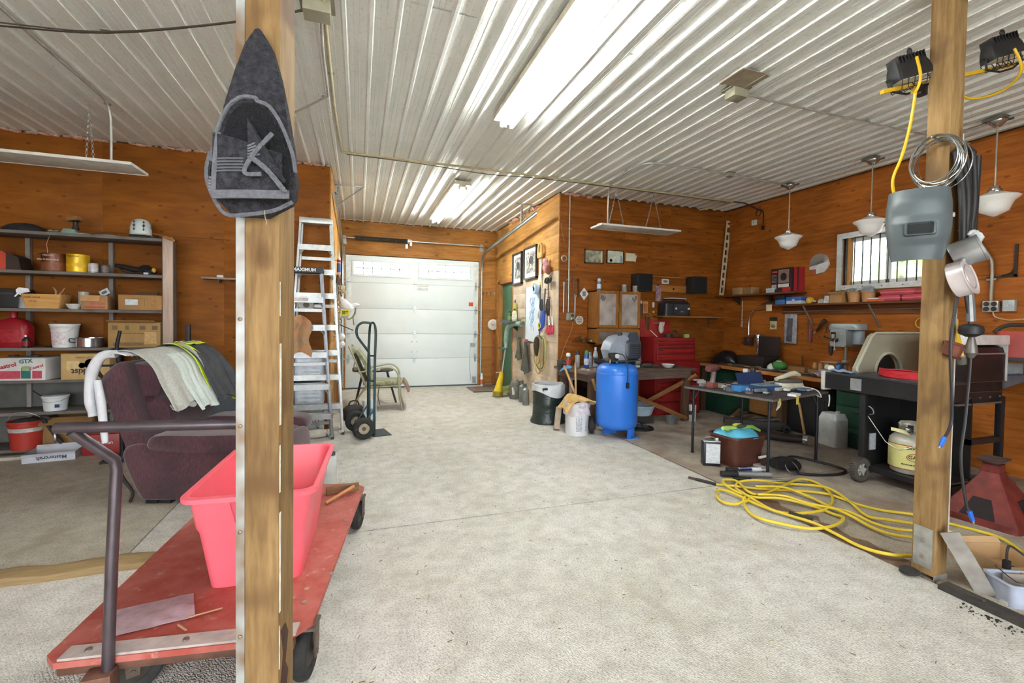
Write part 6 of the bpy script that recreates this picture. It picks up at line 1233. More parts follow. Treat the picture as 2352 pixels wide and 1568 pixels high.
for k in range(4): P('finger', G().tube([(-.04, -.03+.02*k, .02), (-.11, -.05+.025*k, -.01-.01*k)], [.014, .009], 8), mt('#5aa6d8', .5), t)
t = thing('small_vise', 'small dark vise at the left corner of the bench', 'vise', wbp(-.08, .72), 0); P('base', rbox(.1, .1, 0, .05, .02), mt('#3a3836', .5, .4), t); P('jaw', G().bx(-.05, .05, -.06, -.01, .05, .11, bv=.006).bx(-.05, .05, .01, .05, .05, .11, bv=.006), mt('#4a4744', .5, .4), t); P('screw', G().cyl((0, -.14, .07), (0, 0, .07), .01, n=8), mt('#77736c', .4, .6), t)
can('grey paint can with a yellow band on right of bench', wbp(1.22, .62), .085, .20, '#6f7274', '#8f9294', '#3a3c3e', bail=True); P('yellow_band', G().lathe([(.087, .06), (.087, .10)], 10, None, 240, 290), mt('#d8c84a', .5), [o for o in bpy.data.objects if o.get('label', '').startswith('grey paint can with')][0])
t = thing('work_glove', 'dark grey crumpled glove lying on the bench', 'glove', wbp(1.18, .30), 10); P('palm', G().ell(0, 0, .035, .11, .06, .035, 14), mt('#3c3a3a', .9, 0, .3, 20), t, 60)
for k in range(4): P('finger', G().tube([(.08, -.04+.025*k, .03), (.2, -.05+.03*k, .018)], [.02, .014], 8), mt('#433f3d', .9), t)
bowl('white plastic bowl on the right end of the workbench', wbp(1.50, .20), .095, .055, '#d3d3d0')
t = thing('white_card', 'white card box lying behind the compressor motor', 'card', wbp(.98, .40), 8); P('box', G().bx(-.1, .1, -.06, .06, 0, .03), mt('#c5c9c8', .6), t); P('flap', G().bx(-.08, .08, .0, .05, -.002, .002, T(0, .06, .03, 50)), mt('#cdd0cf', .6), t)
rd = random.Random(9)
t = thing('small_parts', 'scatter of white bits and screws on the bench', 'small parts', wbp(.20, .30), 0)
for i in range(16): P('bit', G().box(rd.uniform(-.2, .3), rd.uniform(-.08, .1), .008, rd.uniform(.015, .05), rd.uniform(.01, .03), .016, T(rz=rd.uniform(0, 20))), mt(rd.choice(['#c9cacb', '#9a8f86', '#55504c', '#b9a58c']), .5), t)
# ------------------------------------------------------------------ air compressor
def compressor():
    t = thing('air_compressor', 'tall blue upright air compressor with grey pump', 'air compressor', (3.20, 5.14, 0), 0)
    m_b = mt('#2f74d6', .32, .05, .06, 3); R = .268
    P('tank', G().lathe([(.001, .095), (.12, .098), (.21, .118), (.255, .15), (R, .20), (R, .83), (R*.99, .87), (.235, .925), (.16, .96), (.001, .968)], 40), m_b, t, 50)
    P('weld_seam', G().lathe([(R+.0005, .825), (R+.004, .83), (R+.0005, .835)], 40), m_b, t)
    for a in (-75, -25): P('foot', G().bx(-.03, .03, -.006, .006, 0, .16, T(.17*cos(rad(a))+.03, .17*sin(rad(a))-.02, 0, 8 if a < -50 else 0)), m_b, t)
    P('foot_bar', G().bx(.06, .22, -.215, -.18, .0, .012, T(rz=8)), m_b, t); P('foot', G().bx(-.1, .1, .15, .17, 0, .14), m_b, t)
    w = P('wheel', tyre(G(), T(-.25, .20, .11, 0, 0, 60), T(0, 0, 0, 90), .11, .06), mt('#222224', .8), t, 50); P('hub', G().lathe([(.001, -.035), (.05, -.035), (.05, .035), (.001, .035)], 16, T(-.25, .20, .11, 90, 0, 60)), mt('#3a3a3c', .5), w)
    m_g = mt('#8f97a5', .35, .1, .08); m_d = mt('#3c424e', .4, .1, .1)
    P('pump_plate', G().bx(-.16, .28, -.14, .14, .985, 1.0, bv=.004).bx(-.02, .0, -.1, .1, .96, .99).bx(.2, .22, -.1, .1, .93, .99), mt('#55595f', .4, .5), t)
    P('motor_shroud', G().loft([[(x, y, z) for z, y in rrect(.27*k, .26*k, .06)] for k, x in ((.86, .04), (1, .07), (1, .24), (.9, .28))], T(0, 0, 1.135)), m_d, t, 50)
    P('shroud_cap', G().prism([(.06, 0), (.27, 0), (.23, .10), (.10, .10)], -.1, .1, T(0, 0, 1.255, 90)), m_d, t)
    P('cylinder_cover', G().prism([(-.16, .06), (-.19, .14), (-.15, .24), (-.08, .31), (.03, .335), (.09, .30), (.09, .02), (-.06, .0), (-.15, .02)], -.11, .11, T(0, 0, .99, 90)), m_g, t); P('cover_rib', G().bx(-.01, .05, -.12, .12, 1.2, 1.3, bv=.01), m_g, t)
    for i in range(7): P('grille_slot', G().bx(.09, .25, -.134, -.130, 1.06+.022*i, 1.07+.022*i), mt('#1d2026', .5), t)
    P('intake', G().lathe([(.03, 0), (.034, .03), (.02, .05)], 14, T(.0, -.05, 1.31)), mt('#2a2a2c', .5), t)
    P('pressure_switch', G().bx(-.20, -.09, -.17, -.09, 1.0, 1.10, bv=.01), mt('#1f1f22', .5), t); P('gauge', G().lathe([(.001, .0), (.028, 0), (.028, .02), (.001, .02)], 16, onY(-.12, -.175, 1.06)), mt('#c9cbcb', .3), t)
    P('pipe', G().tube([(-.10, -.14, 1.08), (-.04, -.18, 1.08), (-.02, -.24, 1.0), (-.015, -.27, .88), (-.02, -.275, .74)], .007, 8, smooth=4), mt('#2a2c30', .5), t); P('plug', G().box(-.02, -.28, .70, .035, .03, .07, bv=.006), mt('#17181a', .5), t)
    P('regulator', G().cyl((-.24, -.12, 1.02), (-.13, -.12, 1.02), .02, n=10).cyl((-.2, -.15, .97), (-.2, -.15, 1.02), .012, n=8), mt('#8a7a5a', .4, .6), t); P('tank_label', G().lathe([(R+.001, .56), (R+.001, .80)], 4, None, -30, -20), mt('#1f55b5', .5), t)
    P('blue_fitting', G().cyl((-.07, -.1, .965), (-.07, -.1, .995), .015, n=8), mt('#3f8ae0', .4), t)
compressor()
# bucket with rags, sticks, bin
t = pail('white printed pail stuffed with a tan rag beside compressor', (2.75, 5.38, 0), .145, .165, .42, '#d9dade', None, 15, handle=-62)
P('printed_text', G().lathe([(.149, .06), (.158, .30)], 6, None, 275, 320), mt('#b9bcc4', .5, 0, .35, 60), t); P('printed_text', G().lathe([(.149, .06), (.158, .30)], 6, None, 225, 255), mt('#b3b6be', .5, 0, .35, 60), t)
t = thing('bin_liner', 'crumpled pale plastic liner spilling from the white pail', 'liner', (2.75, 5.38, .30)); P('film', G().loft([[((.172+.02*sin(5*a+z*20))*cos(a), (.172+.02*sin(5*a+z*20))*sin(a), z+.02*sin(3*a)) for a in [2*pi*k/28 for k in range(28)]] for z in (-.03, .03, .09, .13)], cap=False), mt('#cfc6c9', .45, 0, .1, 8, .5, 20), t, 60); P('knot', G().ell(0, -.15, .10, .06, .05, .04, 10), mt('#c9bfc3', .45), t, 60)
t = thing('tan_rag', 'tan cloth rag heaped over the white pail', 'rag', (2.75, 5.38, .42))
P('cloth', G().sheet(lambda u, v: ((-.23+.44*u)*(1-.1*v), -.17+.33*v-.03*sin(u*6), .065*sin(pi*min(1, u*1.15))+.03*sin(u*9+v*5)-.20*max(0, .35-u)**1.0*1.6*(1-v*.5)), 22, 16, .014), mt('#cba66a', .95, 0, .15, 12, .5, 60), t, 60)
for lab, p0, p1, r in (('pale wooden stick leaning from the pail to bench', (.03, .0, .02), (.10, .18, .60), .014), ('darker wooden stick crossing the pale stick', (.12, .04, .02), (-.04, .22, .55), .017)):
    t = thing('wooden_stick', lab, 'stick', (2.74, 5.45, .30), 0, 'sticks in the white pail'); P('shaft', G().cyl(p0, p1, r, n=8), wood('#b08a5c', '#c9a475', 5, .7, 'Z', 0, .1), t); P('worn_tip', G().cyl(p1, (p1[0]+(p1[0]-p0[0])*.06, p1[1]+(p1[1]-p0[1])*.06, p1[2]+.03), r, r*.6, n=8), mt('#a97f55', .7), t)
t = thing('trash_bin', 'dark green trash bin with a white and black liner', 'bin', (2.66, 6.13, 0), 0)
P('body', G().loft([[(.23*k*(1+.02*sin(7*a+z*9))*cos(a), .21*k*(1+.02*sin(7*a+z*9))*sin(a), z) for a in [2*pi*i/36 for i in range(36)]] for k, z in ((1.12, .0), (1.14, .03), (1.0, .10), (1.0, .26), (1.03, .28), (1.0, .30), (1.02, .52))]), mt('#27322f', .35, 0, .25, 8, .6, 18), t, 60)
P('liner', G().loft([[((.242+.006*sin(9*a))*cos(a), (.222+.006*sin(9*a))*sin(a), z+(.05*sin(2*a+1.0) if z < .5 else .01*sin(5*a))) for a in [2*pi*i/36 for i in range(36)]] for z in (.43, .50, .565)]+[[(.215*cos(a), .195*sin(a), z) for a in [2*pi*i/36 for i in range(36)]] for z in (.57, .40)], cap=False), mt('#d3d6da', .4, 0, .06, 8, .4, 25), t, 60); P('bin_handle', G().box(-.13, -.20, .515, .10, .012, .03, bv=.008), mt('#1f2423', .5), t)
t = thing('wood_wedge', 'pale board offcut leaning between bin and pail', 'board', (2.58, 5.62, 0), 0, ry=6); P('board', G().bx(-.05, .02, -.02, .02, 0, .32), mt('#b5a48f', .8), t); P('foot', G().bx(-.05, .02, -.022, .022, 0, .02), mt('#5a4a3c', .8), t)
t = thing('paper_scrap', 'small white paper scrap under the edge of pail', 'paper', (2.57, 5.42, 0)); P('sheet', G().bx(-.05, .05, -.03, .03, 0, .003), mt('#d9d9d6', .7), t); P('corner', G().bx(-.02, .02, -.01, .01, .003, .006), mt('#cfcfcc', .7), t)
# ------------------------------------------------------------------ right wall: shelves and what they hold
RW = XW-.019
m_dk = wood('#5a351d', '#75482a', 4, .6, 'Y', 0, .04)
t = thing('corner_shelf', 'upper brown wall shelf running into the corner', 'shelf', (RW, 5.70, 1.96)); P('board', G().bx(-.25, 0, -.78, .77, -.014, .014, bv=.003), m_dk, t)
for y in (.45, -.2): P('bracket', G().prism([(0, 0), (-.16, 0), (0, -.14)], -.012, .012, T(0, y, -.014, 90)), mt('#2c1d14', .7), t)
t = thing('long_shelf', 'long brown wall shelf under the barred window', 'shelf', (RW, 4.35, 1.775)); P('board', G().bx(-.25, 0, -1.10, .98, -.014, .014, bv=.003), m_dk, t); P('rail', G().bx(-.03, 0, -1.10, .94, -.13, -.014, bv=.003), wood('#6b3f22', '#84502d', 4, .6, 'Y', 0, .04), t); P('rod', G().cyl((-.045, -1.1, -.07), (-.045, .93, -.09), .005, n=6), mt('#b5aaa0', .4, .5), t)
for y in (.46, -.42): P('bracket', G().cyl((-.21, y, -.014), (-.02, y-.02, -.30), .012, n=6), mt('#8f8a80', .4, .6), t)
S1, S2 = 1.975, 1.79
t = carton('small opened brown cardboard box on upper corner shelf', (RW-.13, 6.02, S1), .20, .16, .12, '#a88356', 82, tape=False); P('front_flap', G().bx(-.1, .1, 0, .09, -.002, .002, T(0, -.08, .12, 210)), mt('#b59064', .8), t); t['label'] = 'small opened brown cardboard box on upper corner shelf'
t = carton('squat brown carton beside the opened box on corner shelf', (RW-.12, 5.80, S1), .16, .16, .11, '#9a7850', 88, tape=False)
t = carton('red and black power tool carton on the corner shelf', (RW-.12, 5.20, S1), .36, .12, .36, '#2c1a1c', -90, name='tool_carton', tape=False)
patch(t, 'photo_panel', -.05, .13, .14, .34, -.06, '#8a7068'); P('tool_picture', G().ell(.04, -.062, .23, .055, .002, .06, 12), mt('#1f1f24', .4), t); patch(t, 'red_panel', .02, .16, .0, .07, -.06, '#b5232c'); patch(t, 'title_bar', -.16, -.07, .30, .325, -.06, '#c94a4a'); patch(t, 'white_strip', -.05, .13, .075, .125, -.06, '#d5d0cc'); patch(t, 'white_badge', -.165, -.08, .05, .12, -.06, '#a9a5a2')
for i in range(6): patch(t, 'text_line', -.165, -.08, .26-.022*i, .268-.022*i, -.06, '#8f8080')
t = carton('flat red tool box standing behind the power tool carton', (RW-.08, 4.985, S1), .06, .14, .36, '#a8202a', -90, name='tool_carton', tape=False); patch(t, 'dark_edge', .02, .05, .0, .36, -.07, '#5a1418')
t = thing('small_box', 'small pale blue box in front of the tool carton', 'box', (RW-.21, 5.36, S1), 0); P('base', G().bx(-.03, .03, -.05, .05, 0, .05), mt('#b9c6cb', .5), t); P('lid', G().bx(-.033, .033, -.053, .053, .05, .065), mt('#cfdade', .5), t)
t = thing('parts_case', 'blue lidded parts case on the long shelf', 'case', (RW-.14, 4.95, S2), 0); P('tray', G().bx(-.08, .08, -.12, .12, 0, .05, bv=.006), mt('#b9c3cf', .4), t); P('lid', G().bx(-.085, .085, -.125, .125, .05, .105, bv=.008), mt('#2c5fb8', .4), t); P('latch', G().bx(-.088, -.083, -.02, .02, .04, .07), mt('#d5dade', .4), t)
t = thing('parts_case', 'small black and blue case left of blue parts case', 'case', (RW-.14, 5.19, S2), 0); P('tray', G().bx(-.07, .07, -.08, .08, 0, .07, bv=.006), mt('#3a6ea8', .4), t); P('lid', G().bx(-.07, .07, -.08, .08, .07, .13, bv=.006), mt('#1d1d20', .5), t)
t = thing('tape_measure', 'yellow tape measure on the long shelf', 'tape measure', (RW-.15, 4.75, S2), 0); P('body', G().lathe([(.001, -.022), (.045, -.022), (.048, 0), (.045, .022), (.001, .022)], 20, T(0, 0, .048, 0, 90)), mt('#e0b020', .4), t); P('hub', G().lathe([(.001, -.024), (.02, -.024), (.001, .026)], 14, T(0, 0, .048, 0, 90)), mt('#d5d0c0', .4), t); P('ear', G().ell(-.01, -.07, .03, .02, .03, .016, 10), mt('#d8b59a', .6), t)
for lab, y, w, h, c, c2 in (('white and black glove box on long shelf', 4.47, .12, .10, '#c9cbcd', '#2a2a2e'), ('grey folded rag pile on the long shelf', 4.57, .10, .05, '#b5b0a8', '#8a857c'), ('dark jar standing behind the glove box', 4.44, .05, .15, '#3a3638', '#1f1f22')):
    t = thing('shelf_item', lab, 'box', (RW-.14, y, S2), 5, 'odds and ends on the long shelf'); P('body', rbox(.1, w, 0, h, .02, .9), mt(c, .6, 0, .2, 14), t); P('top', rbox(.08, w*.8, h, h+.015, .02, .9), mt(c2, .6), t)
t = carton('plain brown cardboard box under the window on long shelf', (RW-.14, 4.33, S2), .16, .18, .145, '#a87f50', -90, open_top=True)
for lab, y in (('round splint basket left of the crumpled paper', 4.15), ('round splint basket under the crumpled grey paper', 3.98)):
    t = thing('splint_basket', lab, 'basket', (RW-.14, y, S2), 0, 'splint baskets below the window'); P('wall', G().lathe([(.06, 0), (.078, .13), (.074, .13), (.057, .006), (.001, .006)], 20), wood('#c08c5c', '#d8a878', 5, .7, 'Z', 0, .04), t); P('hoop', G().lathe([(.079, .11), (.083, .12), (.08, .135), (.076, .13), (.079, .11)], 20), mt('#b5804e', .7), t)
t = thing('newsprint', 'striped crumpled newspaper poking out of left basket', 'paper', (RW-.14, 4.18, S2+.12), 0); P('wad', G().ell(0, 0, .03, .06, .09, .035, 10), mt('#c9ced2', .8, 0, .4, 30, col2='#5a6066'), t); P('strip', G().tube([(-.02, -.05, .03), (0, -.12, .05), (.02, -.14, .03)], .012, 6, smooth=3), mt('#b9bec2', .8), t)
cloth_lump('grey_bag', 'crumpled grey plastic bag in the right basket', 'bag', (RW-.14, 3.98, S2+.115), .06, .08, .09, mt('#8f9398', .5, 0, .2, 12, .4, 30), 8, 14, 0, None, .3)
t = thing('orange_tray', 'flat orange and white tray in front of the window', 'tray', (RW-.17, 3.84, S2), 0); P('tray', G().bx(-.06, .06, -.1, .1, 0, .03, bv=.005), mt('#d8662c', .5), t); P('paper', G().bx(-.055, .055, -.095, .095, .03, .045), mt('#e3dcd4', .6), t)
for lab, y, z, w in (('upper red folded cushion under the window', 3.62, S2+.07, .36), ('lower left red folded cushion under the window', 3.70, S2, .24), ('lower right red folded cushion under the window', 3.45, S2, .24)):
    t = thing('red_cushion', lab, 'cushion', (RW-.13, y, z), 0, 'red cushions below the window'); P('pad', G().loft([[(b*k, a*k, q) for a, b in rrect(w, .2, .03)] for k, q in ((.9, 0), (1, .02), (1, .05), (.92, .068))]), mt('#c04a58', .8, 0, .08, 8), t, 60); P('piping', G().tube([(b*1.0, a*1.0, .035) for a, b in rrect(w, .2, .03)], .006, 5, True), mt('#d8858c', .8), t)
# wall pieces
MR = lambda y, z: onXw(RW, y, z)
t = thing('saw_blade', 'round silver circular saw blade package on right wall', 'saw blade', (RW, 4.745, 2.36)); P('disc', G().lathe([(.001, .004), (.148, .004), (.15, .002), (.148, 0), (.001, 0)], 40, onXw(0, 0, 0)), mt('#b5b8b9', .25, .7, .15, 4), t); P('label', G().prism([(-.145, -.03), (.14, .03), (.13, -.06), (.08, -.12), (-.04, -.14), (-.04, -.07), (-.14, -.07)], .004, .0055, onXw(0, 0, 0)), mt('#d5d5d4', .5), t); P('dark_label', G().prism([(-.09, -.02), (.06, .01), (.08, .06), (-.03, .03)], .0055, .0065, onXw(0, 0, 0)), mt('#55585a', .5), t); P('red_mark', G().bx(-.09, -.045, -.13, -.07, .0055, .0065, onXw(0, 0, 0)), mt('#b5464c', .5), t)
t = thing('wall_switch', 'small white surface switch high on right wall', 'switch', (RW, 5.88, 3.17)); P('plate', G().bx(-.03, 0, -.045, .045, -.045, .045, bv=.005), mt('#d0d0c0', .5), t); P('dot', G().lathe([(.008, 0), (.006, .004)], 8, onXw(-.03, 0, 0)), mt('#8a8a80', .5), t)
t = thing('hanging_cable', 'looped black cable and plug hanging high on right wall', 'cable', (0, 0, 0)); P('cable', G().tube([(5.65, 5.86, C-.05), (5.95, 5.85, C-.045), (RW-.02, 5.82, 3.38), (RW-.03, 5.76, 3.36), (RW-.03, 5.70, 3.30), (RW-.03, 5.69, 3.18), (RW-.03, 5.69, 3.1)], .009, 6, smooth=5).ring(.05, .007, 16, 5, T(RW-.02, 5.80, 3.31, 0, 90)), mt('#2a241e', .6), t); P('plug', G().box(RW-.035, 5.69, 3.05, .03, .035, .07, bv=.008), mt('#232020', .6), t)
t = thing('box_of_outlets', 'grey four socket outlet box on the right wall', 'outlet box', (RW, 2.856, 1.71)); P('box', G().bx(-.045, 0, -.062, .062, -.057, .057, bv=.005), mt('#b9bab6', .4, .5), t)
for y in (-.03, .03):
    for z in (-.026, .026): P('socket', G().lathe([(.024, 0), (.023, .005), (.001, .005)], 14, onXw(-.045, y, z)), mt('#2c2826', .5), t)
t = thing('wall_toggle', 'pale grey light switch box beside the outlet box', 'switch', (RW, 2.717, 1.715)); P('box', G().bx(-.045, 0, -.045, .045, -.057, .057, bv=.005), mt('#b9c2c4', .4, .3), t); P('toggle', G().bx(-.06, -.045, -.008, .008, -.012, .012, bv=.003), mt('#d8dad8', .5), t)
t = thing('wall_conduit', 'bent steel conduit coming down to the outlet box', 'conduit', (0, 0, 0)); P('pipe', G().tube([(RW-.03, 3.10, 2.55), (RW-.025, 3.0, 2.44), (RW-.025, 2.90, 2.26), (RW-.025, 2.86, 2.14), (RW-.025, 2.86, 1.77)], .014, 10, smooth=4), mt('#b0aba0', .4, .6), t); P('strap', G().bx(RW-.03, RW, 2.82, 2.90, 1.98, 2.0), m_galv, t); P('lower_cable', G().tube([(RW-.025, 2.84, 1.65), (RW-.02, 2.82, 1.6), (RW-.02, 2.72, 1.57), (RW-.05, 2.60, 1.58)], .007, 6, smooth=4), mt('#d5b58a', .5), t)
t = thing('steel_bracket', 'large dark steel bracket fixed to the right wall', 'bracket', (RW, 2.69, 2.03)); P('upright', G().bx(-.012, 0, -.012, .012, -.03, .30), mt('#3a2f2c', .5, .5), t); P('arm', G().bx(-.012, 0, -.012, .22, -.02, .0, T(rx=-3)), mt('#3a2f2c', .5, .5), t); P('gusset', G().tube([(-.01, .0, .06), (-.01, .03, .01), (-.01, .1, -.01)], .008, 6), mt('#3a2f2c', .5, .5), t)
t = thing('bag_clip', 'white plastic bag clip by the window corner', 'clip', (RW-.05, 3.28, 2.6)); P('body', G().tube([(0, .0, .1), (-.03, .02, .0), (0, .0, -.1)], .012, 6, smooth=3), mt('#d3d6d6', .5), t); P('hook', G().cyl((.05, 0, .1), (0, 0, .1), .005, n=6), mt('#777777', .4, .7), t)
t = thing('paper_tag', 'cream paper tag hanging at end of the long shelf', 'tag', (RW-.26, 5.33, 1.74)); P('tag', G().bx(-.002, .002, -.05, .05, -.05, .05), mt('#d8c4a0', .7), t); P('hole_ring', G().ring(.01, .003, 10, 5, T(0, 0, .04, 0, 90)), mt('#b5a080', .6), t)
cloth_lump('leather_scrap', 'brown leather apron folded on the shelf end', 'leather', (RW-.13, 5.42, 1.795), .10, .13, .05, mt('#4a3222', .7, 0, .25, 10), 12, 14)
t = thing('screwdriver', 'long thin screwdriver hanging under the corner shelf', 'screwdriver', (RW-.03, 6.07, 1.6)); P('shank', G().cyl((0, 0, .0), (0, 0, .28), .005, n=6), mt('#c9c4b5', .4, .5), t); P('handle', G().lathe([(.012, -.17), (.022, -.15), (.02, -.1), (.014, -.09), (.022, -.03), (.012, 0)], 12), mt('#cdb9a8', .5, 0, .3, 30, col2='#7a3a34'), t); P('nail', G().cyl((.03, 0, .27), (-.02, 0, .27), .004, n=6), mt('#777777', .4, .7), t)
t = thing('bench_lamp', 'chrome gooseneck switch lamp on the right wall', 'lamp', (0, 0, 0)); P('arm', G().tube([(RW-.03, 5.92, 1.30), (RW-.03, 5.92, 1.5), (RW-.04, 5.88, 1.65), (RW-.04, 5.78, 1.72), (RW-.04, 5.60, 1.735)], .010, 8, smooth=4), mt('#c9c9c6', .25, .8), t); P('switch_box', G().bx(RW-.06, RW, 5.84, 5.99, 1.13, 1.27, bv=.006), mt('#4a3430', .5, .2), t); P('lever', G().cyl((RW-.06, 5.90, 1.2), (RW-.10, 5.86, 1.24), .007, n=6), mt('#d5d5d5', .3, .8), t); P('clamp', G().box(RW-.05, 5.74, 1.29, .05, .07, .05, bv=.01), mt('#4a352a', .5), t)
t = thing('foil_duct', 'crinkled silver foil duct hanging behind the black case', 'duct', (RW-.05, 5.68, 1.02)); P('duct', G().tube([(0, .02, .0), (0, .0, .1), (0, .02, .2), (0, .03, .3)], [.05, .04, .045, .04], 12, smooth=3), mt('#c3c9d0', .2, .8, .3, 25, .7, 30), t, 60); P('collar', G().ring(.042, .006, 14, 6, T(0, .03, .3)), mt('#8a6a5a', .4, .5), t)
t = thing('seed_packet', 'yellow card pack hanging on the right wall', 'card pack', (RW, 5.47, 1.50)); P('card', G().bx(-.004, 0, -.06, .06, -.09, .06), mt('#c9bc8a', .6), t); P('header', G().bx(-.012, 0, -.065, .065, .04, .10), mt('#2c2a28', .6), t); P('item', G().ell(-.012, 0, -.04, .012, .04, .03, 10), mt('#7d7456', .6), t)
t = thing('clear_bag', 'long clear bag of metal strips hung on the right wall', 'bag', (RW-.02, 5.15, 1.43)); P('bag', G().bx(-.012, .012, -.10, .10, -.23, .22, bv=.01), mt('#b0b3bb', .15, .2, .25, 12, .5, 14), t); P('strips', G().bx(-.018, -.012, -.04, .05, -.2, .15, T(rx=2)), mt('#8a8d94', .25, .7, .2, 20), t); P('nail', G().cyl((.02, 0, .2), (-.03, 0, .2), .004, n=6), mt('#777777', .4, .7), t)
t = thing('dowel_bundle', 'bundle of coloured welding rods hanging on right wall', 'rods', (RW-.02, 4.84, 1.43))
for i, c in enumerate(('#7a4a8a', '#a8342c', '#8a7060', '#5a3430')): P('rod', G().cyl((0, -.02+.013*i, -.19), (0, -.022+.013*i, .15), .006, n=6), mt(c, .5), t)
t = thing('hand_drill', 'small rusty hand drill hanging under long shelf', 'hand drill', (RW-.04, 4.63, 1.50)); P('body', G().tube([(0, -.03, .06), (0, .02, .0), (0, .10, -.10)], [.03, .022, .014], 10), mt('#5a4634', .5, .5), t); P('crank', G().tube([(0, -.02, .0), (-.02, -.07, -.03), (-.02, -.06, -.1)], .008, 6), mt('#6a5a4a', .5, .5), t); P('tip', G().cyl((0, .10, -.10), (0, .14, -.14), .012, n=8), mt('#b5b2ab', .4, .6), t)
t = thing('wire_ring', 'thin yellow wire ring hanging on right wall', 'ring', (RW-.015, 3.47, 1.53)); P('ring', G().ring(.06, .008, 24, 6, T(0, 0, 0, 0, 90)), mt('#d8a838', .5), t); P('nail', G().cyl((.015, 0, .06), (-.02, 0, .06), .004, n=6), mt('#777777', .4, .7), t)
# ------------------------------------------------------------------ long bench on the right wall
t = thing('long_bench', 'long right wall workbench with an orange wood edge', 'workbench', (0, 0, 0))
P('top', G().bx(5.53, RW, 3.5, 6.45, .775, .815, bv=.004), mt('#5c4a3c', .7, 0, .25, 6), t); P('front_edge', G().bx(5.505, 5.535, 3.5, 6.45, .768, .818, bv=.003), wood('#b0703a', '#c98a4c', 4, .55, 'Y', 0, .03), t)
for y in (3.56, 4.75, 6.3): P('leg', G().bx(5.56, 5.65, y-.045, y+.045, 0, .775), wood('#4a3626', '#5f4834', 4, .7, 'Z', 0, .04), t)
P('back_board', G().bx(6.10, 6.14, 3.5, 6.4, .05, .45), wood('#9a6a3a', '#b5834c', 4, .7, 'Y', 0, .04), t)
def green_cab(label, loc, w, d, h, nd):
    t = thing('steel_cabinet', label, 'cabinet', loc, 0, 'green steel cabinets under the bench'); m = mt('#1a4030', .45, .1, .12, 6)
    P('case', G().bx(-d/2, d/2, -w/2, w/2, 0, h, bv=.006), m, t); k = h/nd
    for i in range(nd):
        dr = P('drawer', G().bx(-d/2-.012, -d/2, -w/2+.01, w/2-.01, i*k+.008, (i+1)*k-.006, bv=.003), m, t); P('pull', G().bx(-d/2-.022, -d/2-.012, -.05, .05, i*k+k*.7, i*k+k*.7+.018), mt('#16332a', .4), dr)
green_cab('dark green steel cabinet in the corner under bench', (5.92, 6.02, 0), .50, .5, .74, 2)
green_cab('green steel drawer cabinet beside the white container', (5.93, 3.82, 0), .46, .5, .75, 3)
t = thing('ac_unit', 'dark box of scrap under the long bench', 'box', (5.95, 4.5, 0), 0); P('body', G().bx(-.2, .2, -.3, .3, 0, .6, bv=.01), mt('#17181a', .6), t); P('panel', G().bx(-.205, -.2, -.25, .25, .05, .5), mt('#222426', .5), t)
t = thing('white_container', 'white square jug with a diamond hazard mark by green cabinet', 'jug', (5.60, 4.02, 0), 82); P('body', rbox(.26, .2, 0, .33, .03), mt('#d5d9d8', .45), t); P('shoulder', rbox(.26, .2, .33, .40, .03, .8), mt('#d9dddc', .45), t)
P('hazard_mark', G().tube([(0, -.102, .08), (.06, -.102, .14), (0, -.102, .20), (-.06, -.102, .14)], .004, 4, True), mt('#26282a', .5), t); P('hazard_corner', G().prism([(-.02, 0), (.02, 0), (0, .022)], 0, .002, onY(0, -.1015, .176)), mt('#26282a', .5), t); P('hazard_corner', G().prism([(-.02, 0), (.02, 0), (0, -.022)], 0, .002, onY(0, -.1015, .104)), mt('#26282a', .5), t); P('cap', G().lathe([(.025, .40), (.025, .43)], 14, T(-.06, 0, 0)), mt('#b9bcbc', .5), t)
# things under the bench on the floor
t = thing('car_jack', 'dark trolley jack lying under the long bench', 'jack', (5.35, 4.95, 0), -38); P('frame', G().bx(-.4, .35, -.1, -.06, .03, .13).bx(-.4, .35, .06, .1, .03, .13), mt('#3a3634', .5, .4), t); P('arm', G().tube([(-.3, 0, .08), (.2, 0, .14), (.3, 0, .16)], .035, 8), mt('#4a4440', .5, .4), t); P('wheel', G().lathe([(.02, -.03), (.055, -.03), (.055, .03), (.02, .03), (.02, -.03)], 16, T(.36, -.12, .055, 90)).lathe([(.02, -.03), (.055, -.03), (.055, .03), (.02, .03), (.02, -.03)], 16, T(.36, .12, .055, 90)), mt('#2a2626', .6), t)
t = thing('exhaust_pipe', 'dark pipe with bright round end under bench', 'pipe', (5.12, 4.28, 0), -55); P('pipe', G().tube([(-.35, 0, .06), (0, 0, .06), (.2, 0, .07)], .05, 14), mt('#332c2a', .5, .3), t); P('end_ring', G().lathe([(.042, 0), (.062, 0), (.062, .05), (.052, .055), (.042, .05), (.042, 0)], 22, T(.19, 0, .07, 0, 90)), mt('#c9c4bf', .25, .8), t)
t = thing('wood_scraps', 'loose brown wood strips lying under the bench', 'wood scraps', (5.45, 5.2, 0), 20)
for i in range(5): P('strip', G().bx(-.4, .35, -.025, .025, .03*i, .03*i+.025, T(.03*i, .05*i, 0, 0, 0, -20+9*i)), wood('#7d6046', '#9a7a5a', 5, .8, 'X', 0, .2), t)
t = thing('leaning_slat', 'thin wooden slat leaning under the bench', 'slat', (5.62, 4.40, 0), 0); P('slat', G().cyl((0, 0, 0), (.1, .18, .42), .018, n=4), wood('#a8824f', '#c09c66', 5, .7, 'Z', 0, .05), t); P('end', G().box(0, 0, .01, .04, .04, .02), mt('#8a6a40', .8), t)
